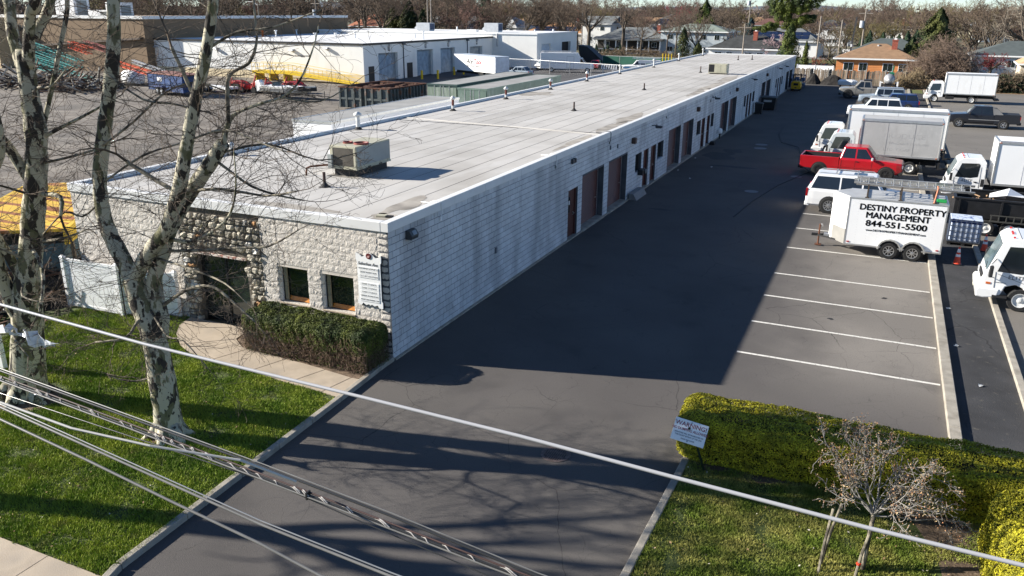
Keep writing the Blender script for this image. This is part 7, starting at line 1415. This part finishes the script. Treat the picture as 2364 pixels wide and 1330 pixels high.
# ------------------------------------------------------------------ houses
def house(label,x,y,rz,wx,wy,eave,ridge,wallc,roofc,hip=True,wins=4,chim=None,over=.45,name='house',door=False,solar=False,storeys=1,porch=False,trimc=None,vents=False,siding=False):
    """front wall faces -y at local y=0; x from 0 to wx"""
    t=thing(name,label,'house',(x,y,0),rz); tm=trimc or wh
    wl=part('wall',MB().box(0,wx,0,wy,0,eave),wallc,t)
    o_=over; b=MB()
    if hip: q=min(wy/2,wx/2)*.95; top=[(q,wy/2-.05),(wx-q,wy/2-.05),(wx-q,wy/2+.05),(q,wy/2+.05)]
    else: top=[(-o_,wy/2-.03),(wx+o_,wy/2-.03),(wx+o_,wy/2+.03),(-o_,wy/2+.03)]
    b.prism([(-o_,-o_),(wx+o_,-o_),(wx+o_,wy+o_),(-o_,wy+o_)],'z',eave,ridge,top); rf=part('roof',b,roofc,t)
    part('fascia',MB().box(-o_-.03,wx+o_+.03,-o_-.08,-o_+.02,eave-.16,eave+.06).box(-o_-.08,-o_,-o_,wy+o_,eave-.16,eave+.05).box(wx+o_,wx+o_+.08,-o_,wy+o_,eave-.16,eave+.05),tm,t)
    if not hip: part('gable',MB().prism([(.02,eave),(wy-.02,eave),(wy/2,ridge-.12)],'x',0.02,.12).prism([(.02,eave),(wy-.02,eave),(wy/2,ridge-.12)],'x',wx-.12,wx-.02),wallc,t)
    for s in range(storeys):
        zz=eave-1.75-s*2.7
        for i in range(wins):
            xx=wx*(i+.5)/wins+((-1)**i)*.3-.55; ww=1.1 if i%2 else 1.3; f=part('window',MB().box(xx-.08,xx+ww+.08,-.05,.0,zz-.08,zz+1.13),tm,t); part('pane',MB().box(xx,xx+ww/2-.03,-.065,-.05,zz,zz+1.05).box(xx+ww/2+.03,xx+ww,-.065,-.05,zz,zz+1.05),gl2,f)
        f=part('window',MB().box(wx,wx+.05,wy*.4,wy*.4+1.2,zz,zz+1.1),tm,t); part('pane',MB().box(wx+.05,wx+.06,wy*.4+.08,wy*.4+1.12,zz+.08,zz+1.02),gl2,f)
    if siding: 
        sl_=MB(); 
        for k in range(int(eave/.25)): sl_.prism([(-.03,k*.25),(-.005,k*.25+.24),(0,k*.25+.24),(0,k*.25)],'x',0,wx)
        part('siding',sl_,wallc,t,kind='stuff')
    if chim:
        cx,cz=chim; yy=wy*.33; part('chimney',MB().box(cx-.4,cx+.4,yy-.35,yy+.35,eave,cz).box(cx-.46,cx+.46,yy-.41,yy+.41,cz-.12,cz+.02),mat('red brick chimney',(.32,.09,.06),rough=.9,var=.25,scale=5),rf); part('flue',MB().box(cx-.2,cx+.2,yy-.2,yy+.2,cz+.02,cz+.25),wh,rf)
    if solar:
        q=MB(); n_=max(3,int(wx/2.2)); sl=(ridge-eave)/(wy/2+o_)
        for i in range(n_):
            for j in range(2):
                xa=wx*.14+i*(wx*.72)/n_; ya=.4+j*1.5; za=eave+(ya+o_)*sl+.1; yb=ya+1.35; zb=eave+(yb+o_)*sl+.1; q._a([(xa,ya,za),(xa+wx*.72/n_-.15,ya,za),(xa+wx*.72/n_-.15,yb,zb),(xa,yb,zb)],[(0,1,2,3)])
        part('solar_panels',q,bluegl,rf)
    if vents:
        q=MB()
        for f_ in (.15,.5,.72,.93): q.cyl((wx*f_,wy*.42,ridge-.55),(wx*f_,wy*.42,ridge-.15),.22,n=10)
        part('roof_vents',q,galv,rf)
    if porch:
        q=MB(); 
        for i in range(7): xx=.3+i*(wx-.6)/6; q.box(xx-.12,xx+.12,-2.4,-2.16,0,eave-.25)
        part('porch_posts',q,wh,t); part('porch_rail',MB().box(0,wx,-2.4,-2.3,1.0,1.15).box(0,wx,-2.45,-2.2,eave-.3,eave-.1),wh,t); part('porch_roof',MB().prism([(-2.9,eave-.1),(.2,eave-.1),(.2,eave+.5)],'x',-.4,wx+.4),roofc,t); part('porch_shade',MB().box(.2,wx-.2,-.02,-.01,0.2,eave-.4),mat('dark porch shade',(.04,.035,.03)),t)  # dark sheet on the wall paints in the shade under the porch
    return t
org=mat('orange siding',(.62,.24,.08),rough=.7,var=.08,scale=1); brf=mat('tan brown shingles',(.25,.155,.09),rough=.9,var=.15,scale=1.5,bump=.3,bs=8); dkf=mat('charcoal shingles',(.04,.042,.042),rough=.9,var=.3,scale=1,bump=.3,bs=8); gnf=mat('green grey shingles',(.2,.235,.2),rough=.9,var=.12,scale=1); sgf=mat('dark slate green shingles',(.075,.09,.09),rough=.9,var=.15,scale=1); tnf=mat('taupe shingles',(.2,.165,.14),rough=.9,var=.12,scale=1); orf=mat('orange tan shingles',(.5,.32,.18),rough=.9,var=.12,scale=1); grf=mat('grey shingles',(.15,.16,.16),rough=.9,var=.15,scale=1); wlw=mat('white siding',(.75,.75,.73),rough=.7,var=.03); wlb=mat('pale blue grey siding',(.42,.47,.5),rough=.7,var=.05); rdf=mat('red brown shingles',(.15,.075,.06),rough=.9,var=.2); tcf=mat('terracotta shingles',(.33,.13,.075),rough=.9,var=.15)
house('low orange-sided house with tan brown hip roof behind the wooden fence',4.2,122,-.02,11.2,9.5,3.0,5.1,org,brf,wins=4,chim=(7.9,5.75),vents=True,siding=True)
house('dark green-grey hip-roofed house right behind the orange house',5.3,143,-.02,12,9,3.2,5.4,wlw,sgf,wins=3,chim=None)
house('white ranch house with charcoal hip roof and red chimney behind the block building',-21.2,150,-.05,14.6,10,2.9,5.3,wlw,dkf,wins=5,chim=(8.2,6.1))
house('two-storey house with pale green hip roof and grey side wall',-38.2,178,-.05,15.5,11,5.35,7.0,wlb,gnf,wins=4,storeys=2)
house('white house with long columned porch and grey hip roof',-54.5,180,-.05,17,10,3.4,6.0,wlw,grf,wins=4,porch=True,chim=(14.5,6.6))
house('white two-storey solar-roofed house on the far side of the street',-12.8,260,-.04,12,12,5.4,7.6,wlw,sgf,wins=5,solar=True,storeys=2)
house('white house with taupe hip roof and brick chimney beyond the spruces',4.6,275,-.05,11.5,12,4.9,7.0,wlw,tnf,wins=3,chim=(9.0,8.0))
house('cream house with orange tan roof beyond the large ragged evergreen',16.5,262,-.05,11,11,4.6,6.8,mat('cream siding',(.6,.55,.4),rough=.8),orf,wins=3)
house('house with wide grey hip roof at the right edge behind the red maple',24.0,139,-.05,16,11,3.2,5.4,wlw,sgf,wins=4)
house('corner of a house with orange tan roof at the far right edge',29.0,121,-.05,10,9,2.9,5.2,mat('beige siding',(.55,.46,.35),rough=.8),orf,wins=3)
house('low house with orange brown hip roof carrying dark solar panels',-87,210,-.05,18,12,3.6,6.6,mat('grey beige siding',(.4,.38,.35),rough=.8),mat('orange brown shingles',(.36,.19,.09),rough=.9),wins=4,solar=True)
house('white gabled two-storey house behind the stout-trunked tree',-67.5,205,-.05,8.5,12,6.4,8.4,wlw,grf,wins=2,hip=False,storeys=2)
house('red-brown roofed brick house with tall chimney behind the solar-panelled one',-84,236,-.05,20,12,4.2,7.6,mat('brick wall',(.25,.12,.09),rough=.9,var=.2),rdf,wins=4,chim=(3,10))
house('low house with terracotta roof left of the dark evergreens',-164,232,-.05,17,12,4.2,8.2,mat('brown siding',(.2,.14,.1),rough=.9),tcf,wins=4)
house('small white house with grey gabled roof left of the upswept maple',-115.5,222,-.3,10,12,4.4,7.8,wlw,grf,wins=3,hip=False)
house('pale-walled house with light grey hip roof right of the upswept maple',-118,244,-.1,14,12,4.4,8.4,wlw,mat('pale grey shingles',(.35,.36,.36),rough=.9),wins=3)
house('slate-roofed house beside the blue-green spruce',-20.5,186,-.05,17,10,3.4,6.2,wlw,grf,wins=4,solar=True)
house('grey-roofed house with two sheds far above the porch house',-66,268,-.05,20,12,5,8.8,wlb,grf,wins=4,solar=True)
r=rs(600); hc=[(-260,262),(-235,300),(-205,330),(-175,300),(-150,340),(-130,372),(-95,330),(-70,360),(-40,330),(-20,380),(15,350),(40,330),(30,400),(-60,430),(-120,440),(62,300),(-100,400),(0,440),(-185,390),(-290,330)]
cc=['white','grey','cream','tan','brown']; wm_=[wlw,wlb,mat('cream siding',(.6,.55,.4)),mat('tan siding',(.45,.36,.25)),mat('brown siding',(.2,.14,.1))]; rc_=['dark','pale grey','red-brown','tan','slate']; rm_=[dkf,mat('pale grey shingles',(.35,.36,.36)),rdf,brf,sgf]
for i,(x,y) in enumerate(hc):
    a,b_=i%5,(i*2+i//5)%5; h=house(f'distant {cc[a]} house with {rc_[b_]} roof glimpsed among the far bare trees',x,y,r.uniform(-.3,.2),r.uniform(12,18),11,4.8,7.4,wm_[a],rm_[b_],hip=bool(i%3),wins=3); 
# ------------------------------------------------------------------ fences, sign, wires, far boundary
# white vinyl fences at the west end
def vinyl(label,P,h,gap=.16,z=.09):
    t=thing('vinyl_fence',label,'fence'); 
    for k,(a,c) in enumerate(zip(P[:-1],P[1:])):
        a=Vector(a);c=Vector(c);d=c-a;L_=d.length;u=d.normalized();n=Vector((-u.y,u.x)); k_=max(1,round(L_/2.45))
        for i in range(k_+1):
            p=a+d*i/k_
            if k and i==0: continue
            part('post',MB().box(p.x-.065,p.x+.065,p.y-.065,p.y+.065,z-.05,z+h+.02),whv,t); part('post_cap',MB().prism([(p.x-.08,p.y-.08),(p.x+.08,p.y-.08),(p.x+.08,p.y+.08),(p.x-.08,p.y+.08)],'z',z+h+.02,z+h+.08,[(p.x-.02,p.y-.02),(p.x+.02,p.y-.02),(p.x+.02,p.y+.02),(p.x-.02,p.y+.02)]),whv,t)
        ang=math.atan2(u.y,u.x); nb=int(L_/gap); me=MB().box(.003,gap-.003,-.012,.012,.1,h-.1).mesh('board',whv)
        for i in range(nb): p=a+u*(i*L_/nb); o=link('board',me,t,(p.x,p.y,z),ang); o.scale=((L_/nb)/gap,1,1)
        for zz in (.06,h-.1): 
            o=part('rail',MB().box(0,L_,-.03,.03,zz,zz+.09),whv,t,loc=(a.x,a.y,z),rz=ang)
    return t
vinyl('white vinyl privacy fence panel between the two sycamores near the west wall',[(-12.1,-.95),(-9.75,-.88)],1.72)
vinyl('short white vinyl fence return running back to the fieldstone entrance',[(-10.3,.0-.05),(-9.75,-.8),(-8.05,-.15)],1.5)
vinyl('white vinyl fence at the left edge behind the thick sycamore trunk',[(-14.5,-5.9),(-9.35,-5.25)],1.75)
# warning sign
W_=thing('warning_sign','white no-dumping warning sign tilted on a dark green post in front of the hedge','sign',(9.5,-2.32,.1),0)
gp_=mat('dark green steel post',(.015,.03,.015),rough=.6)
part('post',MB().tube([(0,0,-.2),(-.22,-.3,.75),(-.36,-.52,1.2)],.028,6),gp_,W_)
pl=part('plate',MB().box(-.27,.27,-.012,.0,-.17,.2),wh,W_,bev=.004); pl.location=(-.34,-.56,1.1); pl.rotation_euler=(rad(-38),rad(9),rad(4)); pl.scale=(1.3,1.2,1.3)
mg=mat('maroon lettering',(.28,.06,.07)); gy=mat('grey lettering',(.2,.2,.22))
for s_,z_,sz,m_ in (('WARNING!',.12,.1,mg),('NO DUMPING ALLOWED',.035,.06,mg),('VIOLATORS WILL BE PROSECUTED TO',-.03,.032,gy),('THE FULLEST EXTENT OF THE LAW',-.07,.032,gy),('POLICE TAKE NOTICE',-.12,.026,gy)): text('lettering',s_,sz,m_,pl,(0,-.0135,z_),FRONT,bold=.001,depth=.001,sx=.85 if sz<.08 else 1)
part('bolt',MB().cyl((0,-.02,.17),(0,-.0,.17),.012,n=8).cyl((0,-.02,-.14),(0,0,-.14),.012,n=8),galv,pl)
# overhead cables (run along the street, poles out of view)
def cable(label,pts,r_,m,name='overhead_cable',group=None):
    P=[Vector(p) for p in pts]; a=P[0]+(P[0]-P[1]).normalized()*14; a.z=P[0].z+.55; c=P[-1]+(P[-1]-P[-2]).normalized()*14; c.z=P[-1].z-.2 
    Q=[a]+P+[c]; return solo(name,MB().tube(Q,r_,8),m,label,'cable',group,smooth=True)
wc=mat('white cable jacket',(.4,.4,.41),rough=.35,var=.03); gc=mat('grey weathered cable',(.16,.155,.145),rough=.4,var=.15,scale=8,spec=.6); bc=mat('black cable jacket',(.03,.03,.03),rough=.3,spec=.6); rc=mat('reddish cable',(.07,.04,.035),rough=.5)
CB=[('thick white service cable crossing the whole picture',[(5.389,-14.2,7.231),(7.036,-14.2,7.162),(8.889,-14.2,7.132),(10.176,-14.2,7.107),(11.155,-14.2,7.068),(12.172,-14.2,7.034),(12.893,-14.2,7.027)],.012,wc),
('black and grey cable just above the white-wrapped bundle',[(6.187,-14.8,7.024),(7.501,-14.8,6.923),(8.624,-14.8,6.833),(9.594,-14.8,6.74),(10.173,-14.8,6.669),(10.55,-14.8,6.621)],.008,bc),
('paired grey cables below the wrapped bundle, nearer the bottom left corner',[(7.097,-15.4,7.198),(7.85,-15.4,7.1),(8.531,-15.4,7.011),(9.15,-15.4,6.931),(9.981,-15.4,6.864)],.0075,gc),
('lowest dark cable crossing the bottom left corner',[(7.069,-15.4,7.106),(7.827,-15.4,6.999),(8.511,-15.4,6.89),(9.134,-15.4,6.8),(9.537,-15.4,6.717)],.008,gc),
('pale drooping wire that leaves the grey pair and joins the bundle',[(7.103,-15.4,7.235),(7.675,-15.35,7.155),(8.209,-15.25,7.11),(8.712,-15.05,7.03),(8.95,-14.85,6.83)],.0075,mat('pale wire',(.5,.48,.44),rough=.5)),
('thin dark wire drooping below the bundle toward the bottom centre',[(8.75,-14.8,6.723),(9.277,-14.8,6.648),(9.886,-14.8,6.57),(10.255,-14.8,6.523)],.004,bc)]
for lab,P,r_,m_ in CB[:4]: cable(lab,P,r_,m_)
solo('overhead_cable',MB().tube(CB[4][1],CB[4][2],6),CB[4][3],CB[4][0],'cable'); cable(*CB[5][:2],CB[5][2],CB[5][3])
solo('overhead_cable',MB().tube([(Vector(p)+Vector((0,.01,.012))) for p in [(3,-14.8,7.1)]+CB[1][1]+[(20,-14.8,6.1)]],.004,6),gc,'slim grey strand riding on top of the black cable','cable')
solo('overhead_cable',MB().tube([(Vector(p)+Vector((0,.01,.014))) for p in [(3,-15.4,7.5)]+CB[2][1]+[(20,-15.4,6.3)]],.004,6),mat('bright strand',(.3,.3,.29),rough=.3,metal=.4),'bright strand riding on top of the paired grey cables','cable')
P=[Vector(p) for p in [(2,-14.8,7.25),(6.166,-14.8,6.956),(7.487,-14.8,6.853),(8.614,-14.8,6.751),(9.591,-14.8,6.663),(10.172,-14.8,6.609),(10.445,-14.8,6.586),(16,-14.8,6.4)]]
bun=thing('wrapped_cable_bundle','bundle of dark and reddish cables lashed with white tape spirals','cable bundle',(0,0,0))
for off,m_,r_ in (((0,.012,.012),rc,.006),((0,0,0),bc,.007),((0,-.014,-.006),gc,.006),((0,.0,-.016),bc,.005)): part('strand',MB().tube([p+Vector(off) for p in P],r_,6),m_,bun,smooth=True)
r=rs(3); x=6.0
tape=mat('white lashing tape',(.42,.4,.38),rough=.5)
def onbun(x):
    for a,c in zip(P[:-1],P[1:]):
        if a.x<=x<=c.x: return a.lerp(c,(x-a.x)/(c.x-a.x))
while x<11.2:
    p=onbun(x); L_=r.uniform(.06,.12); pts=[]
    for k in range(7): t_=k/6; ang_=t_*math.pi*1.5+r.uniform(-.2,.2); q=onbun(x+L_*t_*1.4); pts.append(q+Vector((0,math.cos(ang_)*.014,-.004+math.sin(ang_)*.013)))
    part('lashing',MB().tube(pts,.0032,4),tape,bun); 
    if r.rand()<.5: part('lashing',MB().tube([q+Vector((.012,0,.008)) for q in pts[:5]],.0035,4),tape,bun)
    x+=r.uniform(.07,.24)
part('clamp',MB().box(8.985,8.997,-14.82,-14.78,6.69,6.74),blk,bun)
# plastic bag caught in the branches
bag=MB(); r=rs(9); 
def rib(p,q,n,w0): 
    p=Vector(p);q=Vector(q); vs=[]
    for i in range(n+1):
        t_=i/n; c=p.lerp(q,t_)+Vector((r.uniform(-.03,.03),r.uniform(-.03,.03),r.uniform(-.05,.05))); w_=w0*(math.sin(math.pi*min(1,t_+.12))**.6+.1); vs+=[tuple(c+Vector((r.uniform(-.02,.02),r.uniform(-.1,.1),w_))),tuple(c+Vector((r.uniform(-.03,.03),r.uniform(-.1,.1),-w_)))]
    bag._a(vs,[(2*i,2*i+1,2*i+3,2*i+2) for i in range(n)])
rib((-6.7,-7.25,2.5),(-4.9,-7.3,2.62),10,.07); rib((-5.0,-7.3,2.66),(-4.15,-7.3,2.45),8,.16); rib((-4.9,-7.3,2.6),(-3.95,-7.3,2.55),6,.07); rib((-5.6,-7.3,2.75),(-4.9,-7.3,2.6),5,.035)
solo('plastic_sheet',bag,mat('torn white plastic',(.6,.62,.65),rough=.35,var=.1,scale=8),'torn white plastic sheet snagged in twigs in front of the thick trunk','plastic sheet')
# wooden boundary fence with separate planks
F_=thing('wooden_fence','tall weathered wooden plank fence along the back of the parking lot','fence'); wdm=objvar(mat('weathered fence wood',(.2,.16,.12),rough=.9,var=.3,scale=2,stretch=(3,3,.6)),.35)
fa,fb=Vector((-1.0,109.3)),Vector((16.5,107.8)); d=fb-fa; n=92; me=MB().box(-.085,.085,-.015,.015,0,1.0).mesh('plank',wdm); r=rs(6)
for i in range(n):
    p=fa+d*(i+.5)/n; o=link('plank',me,F_,(p.x,p.y+r.uniform(-.02,.02),.03),math.atan2(d.y,d.x)+r.uniform(-.06,.06)); o.scale=(1,1,r.uniform(1.85,2.1)); o.rotation_euler[1]=r.uniform(-.02,.02)
for zz in (.4,1.6): part('rail',MB().tube([(fa.x,fa.y+.06,zz),(fb.x,fb.y+.06,zz)],.05,4),wdm,F_)
for i in range(8): p=fa+d*i/7; part('post',MB().box(p.x-.07,p.x+.07,p.y-.16,p.y-.03,0,2.2),mat('pale post',(.42,.38,.32),rough=.8),F_)
vinyl('white vinyl fence with long diagonal shadows beside the orange house',[(-1.2,118.6),(4.1,117.9)],2.0,gap=.3,z=.0)
vinyl('white vinyl yard fence beside the two-storey white house',[(1.5,187),(9,185)],1.9,gap=.5,z=.0)
# utility poles
def pole(label,x,y,h,tx=False,lamp=False,arm=True,lean=0):
    t=thing('utility_pole',label,'utility pole',(x,y,0)); wm=mat('grey pole wood',(.28,.24,.2),rough=.9,var=.2)
    part('pole',MB().cyl((0,0,0),(lean,0,h),.16,.11,10),wm,t)
    if arm: part('cross_arm',MB().box(lean-1.2,lean+1.2,-.08,.08,h-.8,h-.65),wm,t)
    if tx: part('transformer',MB().cyl((lean-.45,0,h-3.2),(lean-.45,0,h-2.0),.35,n=12),mat('pale transformer',(.55,.57,.6),rough=.5),t)
    if lamp: part('lamp_arm',MB().tube([(0,0,h-.5),(-1.5,0,h+.3),(-3,0,h+.35)],.07,6),mat('pale arm',(.65,.66,.66)),t)
for a in (('grey utility pole leaning beside the orange house',5.4,132,9.0,False,False,False,.5),('utility pole with transformer near the white vinyl fence',6.6,150,10.3,True,False,True),('utility pole with twin grey transformers behind the white warehouse',-107.2,139,11.6,True,False,True),('pale pole above the far warehouse roof',-80.2,142,13,False,False,False),('brown pole beside the pale one above the far warehouse',-78.8,141,13,False,False,True),('street lamp pole behind the brown building',-133,150,11,False,True,False),
  ('utility pole between the dark-roofed house and the green-roofed one',-14.3,148,7.6,False,False,True),('far utility pole above the bare trees',-24,215,14.5,True,False,True),('utility pole with transformer behind the right-hand grey roof',29.0,112,7.4,True,False,True),('slim pole in the garden left of the leaning one',2.8,150,8.4,False,False,False),('slim pole near the white solar-roofed house',-1.6,158,9.0,False,False,False),('far pole by the solar-roofed house on the left',-62,190,12.5,False,False,True)): pole(*a)
